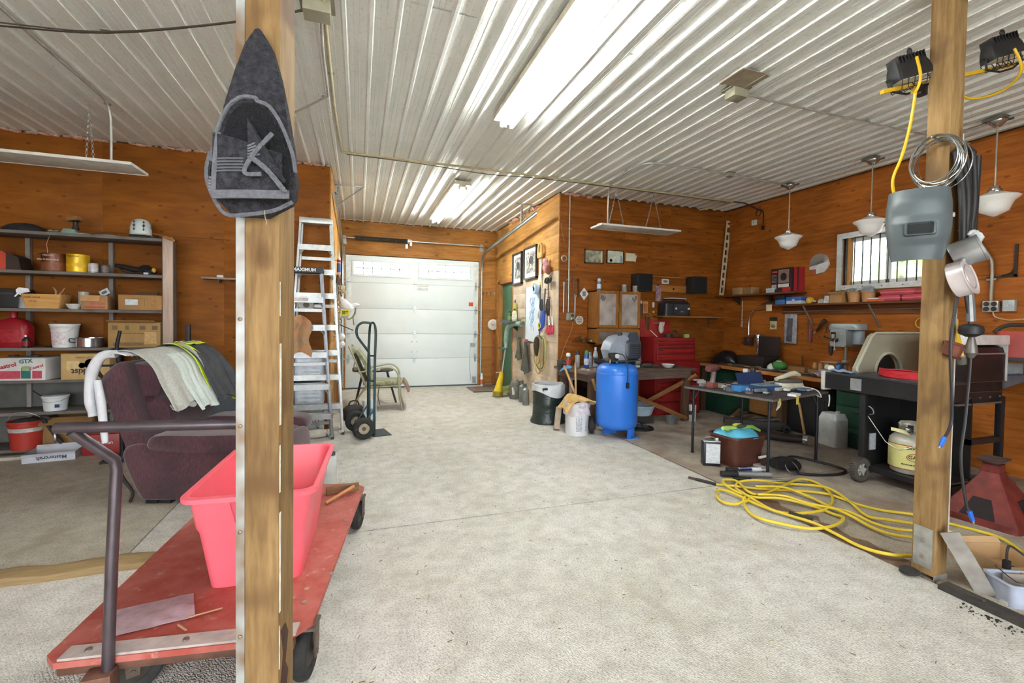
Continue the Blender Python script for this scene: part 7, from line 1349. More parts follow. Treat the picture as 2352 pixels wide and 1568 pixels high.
# ------------------------------------------------------------------ bench top
ZR = .817
t = thing('black_case', 'open black equipment case standing on the long bench', 'case', (5.98, 5.40, ZR), 0); P('tray', G().bx(-.2, .1, -.17, .33, 0, .17, bv=.01), mt('#221c1c', .6), t); P('lid', G().bx(.08, .11, -.19, .19, .17, .48, bv=.008), mt('#2a211f', .6), t); P('hinge', G().cyl((.1, -.18, .17), (.1, .18, .17), .01, n=8), mt('#3a3030', .5), t)
cloth_lump('black_bag', 'glossy black plastic bag bundle at corner of long bench', 'bag', (5.85, 6.02, ZR), .17, .20, .22, mt('#1d1c20', .25, 0, .3, 12, .6, 20), 21, 20, 0, None, .2)
t = thing('helmet_shell', 'green and white bottle lying on the long bench', 'bottle', (5.85, 5.02, ZR), 0); P('body', G().ell(.0, 0, .07, .09, .11, .07, 16), mt('#4f9a4c', .25), t, 60); P('cap', G().lathe([(.06, 0), (.055, .05), (.02, .09)], 14, T(-.05, .09, 0)), mt('#d3d8d5', .4), t); P('pale_patch', G().ell(-.03, -.02, .13, .04, .05, .02, 10), mt('#a9d0a0', .3), t)
rd = random.Random(11)
for i in range(13):
    y = 5.9-.17*i+rd.uniform(-.03, .03); x = 5.62+rd.uniform(0, .12); c = rd.choice(['#6a5c50', '#8a8078', '#4a3a34', '#5c4a3c', '#77706a', '#6a3a34'])
    t = thing('bench_wrench', 'dark loose hand tool number %d from the corner along the bench' % (i+1) if False else 'loose dark hand tool on long bench, %s from the corner' % ('first', 'second', 'third', 'fourth', 'fifth', 'sixth', 'seventh', 'eighth', 'ninth', 'tenth', 'eleventh', 'twelfth', 'thirteenth')[i], 'hand tool', (x, y, ZR), rd.uniform(50, 130), 'loose tools on the long bench')
    P('shank', G().tube([(-.09, 0, .015), (0, .005, .018), (.09, 0, .015)], [.012, .010, .013], 8), mt(c, .45, .4), t); P('head', G().ring(.02, .009, 12, 6, T(.10, 0, .014)), mt(c, .4, .5), t); P('grip', G().tube([(-.17, 0, .015), (-.09, 0, .015)], [.014, .017], 8), mt(rd.choice(['#5a2a26', '#3a3a3c', '#7a6a50']), .6), t)
for lab, y, x, w, l in (('flat wooden board lying along the back of bench', 4.95, 6.0, .16, .5), ('second wooden offcut nearer the drill press', 4.42, 5.92, .14, .3)):
    t = thing('bench_board', lab, 'board', (x, y, ZR), 4, 'boards on the long bench'); P('board', G().bx(-w/2, w/2, -l/2, l/2, 0, .07, bv=.004), wood('#8f6a40', '#a8804f', 5, .7, 'Y', 0, .05), t); P('end_grain', G().bx(-w/2+.004, w/2-.004, -l/2-.002, -l/2, .004, .066), mt('#b08a58', .8), t)
t = thing('glass_jar', 'clear glass jars cluster behind the loose tools', 'jars', (6.05, 4.62, ZR+.0), 0)
for i in range(3): P('jar', G().lathe([(.03, 0), (.032, .10), (.024, .13), (.024, .15)], 14, T(0, -.08*i, 0)), mt('#c9a070', .15, .1, .1), t)
t = thing('upright_stick', 'thin dark rod standing at back of the bench', 'rod', (6.15, 4.9, ZR)); P('rod', G().cyl((0, 0, 0), (0, 0, .22), .008, n=6), mt('#5a3a2a', .6), t); P('base', G().lathe([(.02, 0), (.018, .02)], 10), mt('#4a3020', .6), t)
t = thing('white_tray', 'white shallow tray on the bench near drill press', 'tray', (5.80, 4.30, ZR)); P('tray', rbox(.14, .3, 0, .035, .03, 1.05), mt('#c3c0b8', .5), t); P('dark_item', G().ell(0, -.05, .045, .03, .06, .02, 10), mt('#2c2624', .6), t)
# drill press
def drill_press():
    t = thing('drill_press', 'grey benchtop drill press near the barred window', 'drill press', (5.90, 4.13, ZR), 0); t.scale = (.93, .93, .93); m = mt('#9ba4a6', .4, .1, .06)
    P('base', G().bx(-.14, .14, -.12, .12, 0, .03, bv=.008), mt('#7f8789', .5, .2), t); P('column', G().cyl((.04, 0, .03), (.04, 0, .62), .026, n=18), mt('#b5b3ac', .25, .7), t)
    P('work_table', G().bx(-.20, .0, -.06, .18, .205, .22, bv=.004), mt('#a3a9a9', .4, .4), t); P('table_bracket', G().cyl((.04, 0, .17), (.04, 0, .24), .045, n=16), mt('#8a9092', .4, .2), t)
    P('head', G().loft([[(x, y, z) for y, z in [(a, b+.55) for a, b in rrect(.22, .24, .03)]] for x in (-.12, .16)]), m, t, 40)
    P('belt_cover', G().loft([[(x*1.0, y, z) for y, x in rrect(.42*k, .24*k, .08)] for k, z in ((1, .66), (1.02, .675), (1.02, .72), (.97, .745))], T(.04, -.02, 0)), m, t, 50); P('cover_seam', G().loft([[(x, y, z) for y, x in rrect(.425, .245, .08)] for z in (.655, .662)], T(.04, -.02, 0)), mt('#2c3032', .5), t)
    P('motor', G().cyl((.08, -.13, .47), (.08, -.13, .65), .075, n=20), mt('#a8b6be', .4, .1), t); P('control_plate', G().bx(-.125, -.12, .03, .10, .50, .63), mt('#2c2a28', .5), t); P('plate_mark', G().bx(-.127, -.125, .045, .085, .52, .60), mt('#b5aa9a', .5), t)
    P('quill', G().lathe([(.016, .30), (.024, .33), (.03, .37), (.03, .44)], 16, T(-.08, .12, 0)), mt('#4a4846', .35, .6), t)
    P('feed_hub', G().cyl((-.12, .02, .52), (-.16, .02, .52), .03, n=14), mt('#33302e', .5), t)
    for a in (40, 160, 280): P('feed_handle', G().cyl((-.16, .02, .52), (-.18, .02-.12*cos(rad(a)), .52+.12*sin(rad(a))), .006, n=6).ell(-.18, .02-.13*cos(rad(a)), .52+.13*sin(rad(a)), .016, .016, .016, 10), mt('#c3c3c0' if a != 160 else '#2c2a2a', .3, .5), t)
drill_press()
bottle('blue and red cap glue bottle beside drill press column', (5.78, 4.10, ZR), .07, .06, .22, '#2f74c0', '#c04a3a', neck=.5)
t = thing('purple_tub', 'small lilac plastic tub near the drill press', 'tub', (5.72, 4.26, ZR)); P('shell', G().lathe([(.045, 0), (.05, .09), (.046, .09), (.042, .006), (.001, .006)], 18), mt('#a08fb0', .5), t); P('lid', G().lathe([(.052, .085), (.052, .098), (.001, .10)], 18), mt('#b5a5c0', .5), t)
# ------------------------------------------------------------------ folding table
FT = thing('folding_table', 'black folding card table covered with tools and parts', 'table', (4.235, 3.94, 0), 13.5)
P('table_top', G().bx(-.56, .56, -.50, .50, .735, .765, bv=.008), mt('#3a3638', .6, 0, .2, 8), FT)
P('edge_band', G().bx(-.565, .565, -.505, -.50, .74, .76).bx(-.565, -.56, -.505, .505, .74, .76), mt('#8a8684', .3, .6), FT)
for x, y in ((-.49, -.43), (.49, -.43), (-.49, .43), (.49, .43)):
    lg = P('leg', G().cyl((x, y, .01), (x, y, .735), .014, n=10), mt('#25252c', .4, .4), FT); P('foot_cap', G().cyl((x, y, 0), (x, y, .02), .017, n=10), mt('#17171a', .7), lg); P('brace', G().cyl((x, y, .60), (x+(.12 if x < 0 else -.12), y, .735), .007, n=6), mt('#55555a', .4, .5), lg)
P('tape_strip', G().bx(-.46, -.44, -.512, -.505, .69, .765), mt('#d8c04a', .5), FT); P('tape_strip', G().bx(-.13, -.09, -.512, -.505, .68, .767), mt('#e0cc5c', .5), FT)
def ftp(x, y, z=.766):
    a = rad(13.5); return (4.235+x*cos(a)-y*sin(a), 3.94+x*sin(a)+y*cos(a), z)
t = thing('cordless_drill', 'dark red cordless drill standing on the folding table', 'drill', ftp(-.40, .26), 20); P('battery', G().bx(-.06, .07, -.04, .04, 0, .06, bv=.01), mt('#8a4a40', .5), t); P('grip', G().tube([(0, 0, .05), (.02, 0, .12), (.03, 0, .18)], [.03, .026, .03], 12), mt('#7a6a66', .5), t, 60); P('motor', G().tube([(-.10, 0, .22), (0, 0, .22), (.08, 0, .22)], [.035, .042, .036], 14), mt('#6a3a3a', .5), t, 60); P('chuck', G().cyl((.08, 0, .22), (.17, 0, .21), .026, .014, n=14), mt('#2c2a2c', .4, .5), t)
t = thing('blue_toolbox', 'dark blue metal tray case open on the folding table', 'tool case', ftp(-.05, -.05), 4); P('tray', G().bx(-.24, .24, -.14, .14, 0, .05, bv=.005), mt('#2a4a7a', .45), t); P('lid', G().bx(-.16, .24, -.004, .004, 0, .13, T(0, .10, .05, -20)), mt('#22365f', .4), t); P('insert', G().bx(-.05, .2, -.12, .04, .05, .06), mt('#7a98a0', .4, 0, .3, 30), t); P('blue_box', G().bx(-.36, -.24, -.10, .02, 0, .06, bv=.004), mt('#3f86c4', .45), t)
spray('black and blue spray can on the folding table', ftp(.12, .18), .035, .20, '#2c3f66', '#c9cdd0', band='#d0d5da'); spray('red and white spray can on the folding table', ftp(.22, .15), .038, .21, '#c0303a', '#2c2a30', band='#e0dcda')
t = thing('desk_phone', 'beige clothes iron shaped sander on the folding table', 'power tool', ftp(.30, -.22), -6); P('base', G().loft([[(x*k, y*k, z) for x, y in rrect(.34, .16, .07)] for k, z in ((1, .01), (1, .03), (.9, .075))]), mt('#c9c2ab', .5), t, 60); P('sole', rbox(.35, .17, 0, .012, .07), mt('#5a5a5c', .4, .4), t); P('handle', G().tube([(-.16, .02, .11), (-.04, .02, .145), (.08, .02, .175), (.16, .02, .15)], [.022, .026, .03, .02], 12, smooth=3), mt('#cbc4ae', .5), t, 60); P('dark_band', G().bx(-.14, .14, -.05, .07, .075, .115, bv=.01), mt('#5c584e', .5), t); P('cord', G().tube([(.1, -.07, .04), (.16, -.2, .02), (.12, -.30, -.04), (.06, -.30, -.02)], .006, 6, smooth=4), mt('#d5d2c8', .5), t); t.name = 'orbital_sander'
t = thing('parts_pile', 'jumble of white papers and bright metal parts on table', 'parts', ftp(.42, -.05), 0); rd = random.Random(3)
for i in range(64): P('piece', G().box(rd.uniform(-.9, .12), rd.uniform(-.38, .42), rd.uniform(.008, .03), rd.uniform(.03, .15), rd.uniform(.02, .08), rd.uniform(.01, .04), T(rz=rd.uniform(-20, 25))), mt(rd.choice(['#d3d6da', '#aab0b6', '#7d8894', '#e0e0dd', '#6a8aa8', '#d0c8c0', '#3a3c40', '#d8b8ac', '#e3e3e3']), .4, rd.choice([0, .4])), t)
t = thing('cable_ties', 'white plastic strips hanging off the table edge', 'plastic strips', ftp(-.10, -.52), 0); P('strip', G().tube([(-.28, 0, -.005), (-.29, -.02, -.07), (-.33, -.02, -.13)], [.016, .018, .003], 6, smooth=3), mt('#dcdcd6', .6), t); P('strip', G().tube([(.42, 0, -.005), (.40, -.02, -.05), (.39, -.02, -.12)], .006, 6, smooth=3), mt('#dcdcd6', .6), t)
# ------------------------------------------------------------------ on the floor under the table
t = thing('solvent_can', 'black square metal can with a white label on floor', 'can', (3.53, 3.82, 0), -28); P('body', G().bx(-.085, .085, -.055, .055, 0, .255, bv=.008), mt('#1d1d20', .4), t); P('label', G().bx(-.06, .08, -.0565, -.055, .03, .235), mt('#cfd3d6', .5, 0, .12, 40), t); P('top', G().bx(-.087, .087, -.057, .057, .255, .263, bv=.003), mt('#b5b8ba', .3, .7), t); P('handle', G().tube([(-.06, 0, .262), (-.05, 0, .29), (.03, 0, .29), (.04, 0, .262)], .006, 6, smooth=2), mt('#9a9c9e', .3, .7), t); P('spout', G().lathe([(.016, .262), (.016, .285)], 12, T(.06, 0, 0)), mt('#d8d8d5', .5), t)
tote('brown_tote', 'brown plastic tote with a blue bag under the table', (3.86, 3.80, 0), 4, .44, .36, .31, mt('#5a3428', .5, 0, .1, 5), taper=.86, lip=.012)
cloth_lump('blue_plastic', 'bright blue plastic sheet covering the brown tote', 'plastic sheet', (3.86, 3.80, .30), .22, .19, .09, mt('#5ab4d4', .45, 0, .12, 8, .5, 20), 31, 26, 0, None, .10)
t = thing('work_gloves', 'green and yellow work gloves lying on blue plastic', 'gloves', (3.86, 3.80, .385), 10); P('glove', G().ell(-.10, 0, .0, .09, .05, .018, 12).tube([(-.16, 0, 0), (-.24, .0, .01)], [.03, .02], 8), mt('#a8cc6a', .8), t, 60); P('glove', G().ell(.08, -.04, .0, .11, .05, .02, 12).tube([(.16, -.05, .0), (.27, -.08, -.05)], [.022, .014], 8), mt('#93bf62', .8), t, 60); P('yellow_palm', G().ell(.0, .0, .025, .07, .04, .014, 10), mt('#e0d23c', .7), t, 60); P('dark_palm', G().ell(.0, -.05, .02, .08, .03, .02, 10), mt('#3c3a34', .8), t, 60)
t = thing('grease_gun', 'black and silver grease gun lying under the table', 'grease gun', (3.60, 3.40, 0), -20); P('barrel', G().cyl((-.12, 0, .03), (.22, 0, .03), .024, n=12), mt('#c3c8cc', .25, .7), t); P('grip', G().cyl((-.26, 0, .03), (-.10, 0, .03), .028, n=12), mt('#1f1f22', .6), t); P('lever', G().cyl((-.22, .0, .055), (.05, .04, .065), .009, n=8), mt('#2c2c30', .4, .5), t)
t = thing('caulk_tube', 'white and blue caulk cartridge lying under the table', 'caulk tube', (3.72, 3.50, 0), -14); P('tube', G().cyl((-.15, 0, .027), (.12, 0, .027), .026, n=14), mt('#d8dde6', .4), t); P('blue_band', G().cyl((-.10, 0, .027), (.02, 0, .027), .0266, n=14), mt('#6f80b8', .5, 0, .3, 40), t); P('nozzle', G().cyl((.12, 0, .027), (.21, 0, .027), .01, .004, n=8), mt('#d8dde6', .4), t)
t = thing('breaker_bar', 'long chrome breaker bar lying nearest the yellow hose', 'bar', (3.62, 3.28, 0), -24); P('bar', G().cyl((-.1, 0, .014), (.42, 0, .014), .012, n=10), mt('#b9bcbe', .25, .8), t); P('grip', G().cyl((-.24, 0, .016), (-.08, 0, .016), .017, n=10), mt('#232326', .6), t)
t = thing('battery_pack', 'small black battery with white label on floor', 'battery', (3.50, 3.49, 0), -25); P('body', G().bx(-.06, .06, -.035, .035, 0, .07, bv=.008), mt('#222226', .5), t); P('label', G().bx(-.045, .045, -.037, -.035, .015, .055), mt('#c9ced2', .5), t)
t = thing('pressure_hose', 'black tangled hose and trigger gun under the table', 'hose', (4.10, 3.42, 0), 0); P('gun', G().tube([(-.15, 0, .10), (0, .03, .08), (.14, .02, .06), (.2, 0, .02)], [.05, .07, .06, .03], 12, smooth=3), mt('#1d1d20', .5, 0, .2, 20), t, 60); P('hose', G().tube([(.05, .05, .10), (.25, .12, .10), (.5, .02, .05), (.62, -.16, .02), (.45, -.24, .014), (.2, -.20, .014), (.05, -.12, .02), (.12, -.05, .03)], .013, 8, smooth=6), mt('#1f1f22', .5), t, 60); P('wire_loop', G().ring(.07, .005, 18, 5, T(.02, -.06, .06, 50)), mt('#8a8a8c', .3, .7), t)
t = thing('white_plank', 'white board lying behind the table leg on floor', 'board', (4.20, 3.62, 0), 6); P('board', G().bx(-.28, .32, -.05, .05, 0, .03, bv=.004), mt('#b5aca8', .7), t); P('bag', G().ell(-.02, 0, .05, .15, .06, .03, 12), mt('#a9a3b8', .5, 0, .2, 14), t)
t = thing('paper_cup', 'white rolled paper tube lying against the brown tote', 'paper tube', (3.93, 3.56, .12), 6); P('tube', G().cyl((-.02, 0, 0), (.10, -.02, .012), .014, n=10), mt('#dcd6cc', .7), t); P('prop', G().cyl((.05, 0, -.12), (.05, 0, -.01), .02, n=8), mt('#4a3028', .7), t)
# ------------------------------------------------------------------ gas grill
def grill():
    t = thing('gas_grill', 'black gas grill cart with side shelves behind the post', 'grill', (4.66, 2.46, 0), 0); m = mt('#232327', .45, .2, .15, 10); m2 = mt('#3a3a40', .35, .3, .12, 10)
    for x, y in ((0, 0), (0, .59), (.97, .04), (.97, .59)): P('leg', G().bx(x-.025, x+.025, y-.025, y+.025, .02, .86, bv=.004), m, t)
    P('bottom_rail', G().bx(-.02, .02, 0, .59, .10, .15).bx(0, .97, .0, .04, .06, .10).bx(0, .97, .56, .60, .06, .10), m, t); P('bottom_shelf', G().bx(.02, .55, .02, .57, .125, .135), mt('#2c2826', .6, .2, .25, 8), t)
    P('mid_rail', G().bx(.50, .97, .02, .06, .44, .49), m, t); P('upper_rail', G().bx(.3, .95, .02, .05, .80, .815), mt('#8a8684', .3, .6), t)
    P('shelf_top', G().bx(-.06, .42, .0, .60, .985, 1.01, bv=.006), m2, t); P('side_shelf', G().bx(-.06, .80, .60, .96, .985, 1.01, bv=.006), m2, t); P('apron', G().bx(-.06, -.04, .0, .94, .84, .985).bx(-.06, .42, .0, .02, .84, .985), m, t); P('white_end', G().bx(-.075, .03, .94, .975, .82, 1.015, bv=.006), mt('#c9c6bd', .5), t); P('clear_clip', G().bx(-.068, -.06, .58, .68, .86, .975), mt('#9a9ca0', .2, .2), t)
    P('back_screen', G().bx(.50, .52, .02, .58, .12, .85).bx(.0, .5, .585, .60, .12, .85), mt('#121214', .6), t)
    P('firebox', G().bx(.42, 1.0, .04, .30, .80, 1.0, bv=.012), mt('#2a2524', .5, .3, .3, 8), t)
    P('hood', G().prism([(.03, 1.0), (.03, 1.24), (.05, 1.31), (.12, 1.335), (.30, 1.335), (.30, 1.0)], .42, 1.0, Matrix(((0, 0, 1, 0), (1, 0, 0, 0), (0, 1, 0, 0), (0, 0, 0, 1)))), mt('#2c2322', .4, .2, .25, 6), t)
    P('hood_top', G().bx(.40, 1.02, .01, .32, 1.335, 1.425, bv=.012), mt('#d9d6d4', .4), t); P('hood_side', G().bx(1.0, 1.02, .02, .30, 1.0, 1.345, bv=.004), mt('#cfcccb', .4), t); P('hood_trim', G().bx(.44, .98, .018, .03, 1.25, 1.262), mt('#b9a9a6', .3, .6), t)
    for z in (1.0, .91): P('seam', G().bx(.42, 1.0, .024, .04, z, z+.006), mt('#6a6563', .3, .6), t)
    for x in (.5, .65, .8, .95): P('bolt', G().cyl((x, .03, .86), (x, .04, .86), .008, n=8), mt('#8a8684', .4, .5), t)
    P('end_shelf', G().bx(1.02, 1.50, .06, .50, 1.02, 1.045, bv=.004).prism([(1.02, .93), (1.02, 1.045), (1.50, 1.045), (1.50, 1.01)], -.06, -.04, T(0, 0, 0, 90)), mt('#6f7886', .4, .3), t)
    for x in (-.10, 1.07):
        y = .54; w = P('wheel', tyre(G(), T(x, y, .115), T(0, 0, 0, 90), .115, .05), mt('#55504a', .8, 0, .15, 20), t, 50); P('hub', G().lathe([(.001, -.03), (.03, -.03), (.03, .03), (.001, .03)], 14, T(x, y, .115, 90)), mt('#a9a49c', .5), w)
        for k in range(6): P('wheel_spoke', G().box(.05, 0, 0, .07, .03, .018, T(x, y, .115) @ Matrix.Rotation(k*pi/3, 4, 'Y')), mt('#b5b0a8', .5), w)
        P('tread', sum((G().box(.114, 0, 0, .008, .052, .012, T(x, y, .115) @ Matrix.Rotation(k*2*pi/28, 4, 'Y')) for k in range(28)), G()), mt('#4a4640', .8), w)
    P('bent_wire', G().tube([(-.01, .54, .72), (-.02, .50, .70), (-.02, .49, .66), (-.01, .53, .64)], .005, 6, smooth=3).tube([(0, .55, .62), (-.02, .38, .42), (-.02, .34, .40), (-.02, .26, .37), (-.02, .14, .44)], .004, 6), mt('#b9b9b6', .3, .7), t)
    P('paper_label', G().bx(.08, .16, .575, .585, .28, .44), mt('#b9bcc4', .5, 0, .2, 40), t); P('broken_leg', G().cyl((.62, .12, .12), (.9, .02, .11), .02, n=4), mt('#4a4646', .5, .2), t)
    for x, z0, z1, c in ((.60, .30, .80, '#4a4a4c'), (.72, .27, .80, '#8a8886')): P('brush', G().tube([(x, .3, z1), (x+.01, .3, (z0+z1)/2), (x+.03, .3, z0)], [.012, .014, .05], 10, smooth=3), mt(c, .4, .4), t); P('brush_head', G().bx(x-.02, x+.08, .28, .32, z0-.1, z0), mt('#9a9690', .4, .4, .3, 60), t)
grill()
t = thing('propane_cylinder', 'grey propane exchange cylinder with a yellow label in the grill', 'gas cylinder', (4.88, 2.78, .137), -22)
P('tank', G().lathe([(.13, 0), (.14, .01), (.14, .03), (.155, .06), (.155, .27), (.15, .31), (.12, .345), (.06, .365), (.001, .37)], 32), mt('#c3bfb0', .4, .1, .08), t, 50); P('label', G().lathe([(.1565, .05), (.1565, .275)], 32), mt('#ddd98e', .5, 0, .06, 10), t); P('red_line', G().lathe([(.157, .265), (.1572, .272)], 32), mt('#b5343a', .5), t); P('red_line', G().lathe([(.157, .048), (.1572, .054)], 32), mt('#b5343a', .5), t)
def wrapt(body, size, z, a0, col, r=.1572):
    cu = text(body, size, mt(col, .5), I4, t, bold=.0008)
    for v in cu.data.vertices:
        a = rad(a0)+v.co.x/r; v.co = Vector(((r+v.co.z*.3)*cos(a), (r+v.co.z*.3)*sin(a), z+v.co.y))
wrapt('SAVE', .035, .245, -122, '#2c2a1c'); wrapt('GALES', .042, .165, -110, '#33301f'); wrapt('PROPANE EXCHANGE CYLINDER', .018, .095, -100, '#33301f')
P('oval_mark', G().tube([(.158*cos(rad(-110)+.07*cos(q)/.158), .158*sin(rad(-110)+.07*cos(q)/.158), .165+.036*sin(q)) for q in [2*pi*k/24 for k in range(24)]], .003, 5, True), mt('#c94a2c', .5), t)
P('collar', G().lathe([(.085, .345), (.09, .45), (.085, .45), (.08, .345)], 20, None, -20, 150), mt('#b5b1a3', .4, .2), t); P('handle', G().tube([(-.09, .0, .44), (-.09, 0, .47), (.09, 0, .46), (.09, 0, .40)], .009, 8, smooth=2), mt('#a9a598', .4, .2), t); P('valve', G().cyl((0, 0, .36), (0, 0, .43), .022, n=12).cyl((0, 0, .41), (-.07, -.06, .41), .018, n=12), mt('#2c2a2a', .5), t); P('valve_knob', G().ell(-.08, -.07, .41, .026, .026, .022, 12), mt('#b9bcc0', .25, .8), t); P('tag', G().sheet(lambda u, v: (-.10-.13*u, -.075-.05*v*(1-u), .40+.03*u-.03*v), 6, 3, .002), mt('#e0d8a0', .7), t)
t = thing('plastic_fender', 'beige moulded plastic fender panel with a wheel arch', 'fender', (4.79, 3.24, 1.011), 0)
arc = [(.46+.20*cos(rad(a)), .0+.20*sin(rad(a))) for a in range(180, -1, -15)]
P('panel', G().prism([(.0, 0), (.0, .05), (.20, .37), (.26, .405), (.95, .41), (.95, 0)]+[p for p in reversed(arc)], -.02, .02, T(0, 0, 0, 90)), mt('#aaa690', .55, 0, .06, 5), t, 30); P('arch_rim', G().tube([(x, -.03, z) for x, z in arc], .016, 8), mt('#b3af99', .5), t); P('edge_rim', G().tube([(.0, -.025, .0), (.0, -.025, .05), (.20, -.025, .37), (.26, -.025, .405), (.95, -.025, .41)], .014, 8), mt('#b9b5a0', .5), t); P('arch_liner', G().prism([(x*.97+.01, z*.97) for x, z in arc], .02, .2, T(0, 0, 0, -90, 0, 0) @ Matrix.Diagonal((1, -1, 1, 1))), mt('#191817', .7), t)
t = thing('red_cable', 'coil of bright red cable lying on the grill shelf', 'cable coil', (4.76, 2.78, 1.011), 72)
for i in range(7): P('strand', G().tube([(.26*cos(q), .085*sin(q)*(1-.05*i), .012+.011*i*.8+.004*sin(3*q+i)) for q in [2*pi*k/28 for k in range(28)]], .009, 6, True), mt('#c01a2a', .4), t, 60)
P('tie', G().ring(.045, .005, 14, 5, T(-.20, -.03, .04, 0, 80, 20, (1, .9, 1))), mt('#e0dcd8', .5), t)
t = thing('blue_wrapper', 'crumpled white and blue wrapper on the grill shelf', 'wrapper', (4.70, 3.28, 1.011), 70); P('film', G().sheet(lambda u, v: (-.13+.26*u, -.07+.14*v, .012+.018*sin(u*9+v*4)*sin(v*6)), 12, 8, .003), mt('#c9d2e4', .4, 0, .25, 16, col2='#7f93c8'), t, 60); P('roll', G().cyl((.12, .05, .03), (.22, .02, .03), .03, n=12), mt('#d8dad0', .5), t)
# ------------------------------------------------------------------ jack stand and the red machine
t = thing('jack_stand', 'rusty red steel jack stand on floor right of post', 'jack stand', (4.72, 2.12, 0), 8); m_j2 = mt('#6e2b26', .6, .2, .3, 9)
P('base', G().loft([[(x*k, y*k, z) for x, y in rrect(.56, .46, .05, 2)] for k, z in ((1, 0), (1, .05), (.62, .20), (.30, .33), (.24, .37))]), m_j2, t, 30)
for M_ in (T(0, -.188, .125, 60), T(.229, 0, .125, 55, 0, 90), T(-.229, 0, .125, 55, 0, -90)): P('cut_out', G().prism([(-.10, -.085), (.10, -.085), (.05, .075), (-.05, .075)], -.004, .004, M_), mt('#1a1010', .8), t)
P('ram', G().bx(-.055, .055, -.05, .05, .36, .43), m_j2, t); P('saddle', G().loft([[(x, y, z) for x, y in rrect(.2*k, .14*k, .02, 2)] for k, z in ((.5, .43), (1, .455), (1.1, .47), (1.0, .465))]), mt('#6a5a58', .5, .4, .2, 14), t); P('pawl', G().tube([(.08, -.05, .30), (.2, -.06, .26), (.24, -.06, .2)], .013, 8), m_j2, t)
t = thing('chop_saw', 'red portable machine on a wall bracket at right edge', 'machine', (5.86, 2.45, 1.16), -62); P('body', rbox(.42, .24, .06, .30, .05, .9), mt('#a8382c', .5, 0, .12, 6), t); P('motor', G().cyl((.18, 0, .18), (.34, 0, .18), .09, n=18), mt('#33302f', .5), t); P('base', G().bx(-.26, .34, -.14, .14, .03, .06), mt('#2a2424', .6), t); P('handle', G().tube([(-.2, 0, .28), (-.1, 0, .36), (.2, 0, .34), (.3, 0, .26)], .018, 8, smooth=3), mt('#2c2826', .6), t)
t = thing('wall_ledge', 'plank ledge holding the red machine at right edge', 'shelf', (6.0, 2.42, 1.165), 0); P('board', G().bx(-.25, RW-6.0, -.35, .30, 0, .022, bv=.003), wood('#7d5030', '#96653d', 4, .6, 'Y', 0, .03), t)
for y in (-.2, .2): P('white_bracket', G().bx(.0, RW-6.0, y-.012, y+.012, -.14, 0), mt('#c3c9cf', .4), t)
# ------------------------------------------------------------------ yellow air hose on the floor
hose = thing('air_hose', 'long bright yellow air hose lying in loops on the floor', 'hose', (0, 0, 0)); m_hz = mt('#e0c43a', .45, 0, .06, 5)
HS = [[(3.128, 3.305), (3.244, 3.193), (3.44, 3.091), (3.71, 2.969), (3.877, 2.815), (3.924, 2.626), (3.985, 2.465), (4.127, 2.304), (4.22, 2.158), (4.279, 2.007), (4.269, 1.861), (4.156, 1.7), (3.936, 1.48)],
[(3.011, 3.154), (2.915, 3.081), (2.842, 2.95), (2.906, 2.876), (3.028, 2.876), (3.138, 2.937), (3.155, 2.98), (3.05, 2.916), (2.944, 2.795), (2.869, 2.628), (2.937, 2.48), (3.097, 2.367), (3.301, 2.34), (3.487, 2.403), (3.524, 2.502), (3.483, 2.668), (3.342, 2.828), (3.2, 2.937), (3.138, 3.086), (3.148, 3.221), (3.247, 3.34), (3.357, 3.331), (3.3, 3.198), (3.225, 3.029), (3.311, 2.973), (3.576, 3.03), (3.922, 3.141), (4.041, 3.095), (3.979, 2.91), (3.807, 2.718), (3.563, 2.583), (3.358, 2.553), (3.182, 2.606), (3.098, 2.697), (3.13, 2.939), (3.219, 3.167), (3.362, 3.259), (3.521, 3.213), (3.73, 3.117), (3.926, 3.014), (3.976, 2.868), (3.888, 2.637), (3.742, 2.404), (3.781, 2.276), (3.929, 2.164), (3.998, 2.017), (3.953, 1.925)],
[(3.034, 3.169), (3.062, 3.058), (3.082, 2.806), (3.147, 2.584), (3.187, 2.404), (3.193, 2.262), (3.172, 2.072), (3.212, 1.939), (3.379, 1.883), (3.588, 1.874)],
[(3.392, 3.116), (3.595, 3.002), (3.636, 2.788), (3.605, 2.614), (3.569, 2.417), (3.537, 2.24), (3.557, 2.111), (3.628, 2.025), (3.707, 1.963)],
[(3.234, 2.947), (3.402, 2.839), (3.472, 2.698), (3.572, 2.554), (3.609, 2.444), (3.606, 2.255), (3.662, 2.146), (3.724, 2.08), (3.812, 2.02)]]
for k, pts in enumerate(HS): P('hose_run', G().tube([(x, y, .012+.007*k+.010*(i % 3 == 1)+(.012*abs(sin(i*.9)) if k == 1 else 0)) for i, (x, y) in enumerate(pts)], .0115, 8, smooth=6), m_hz, hose, 60)
P('rubber_end', G().cyl((3.037, 3.473, .014), (3.128, 3.305, .013), .014, n=10), mt('#2c2a28', .6), hose); P('rubber_end', G().cyl((3.182, 2.606, .03), (3.25, 2.46, .022), .016, n=10), mt('#2c2a28', .6), hose); P('coupler', G().cyl((3.037, 3.473, .014), (3.01, 3.53, .014), .011, n=10), mt('#5a5048', .4, .6), hose); P('coupler', G().cyl((3.25, 2.46, .022), (3.265, 2.43, .02), .009, n=10), mt('#b5b2ac', .3, .7), hose)
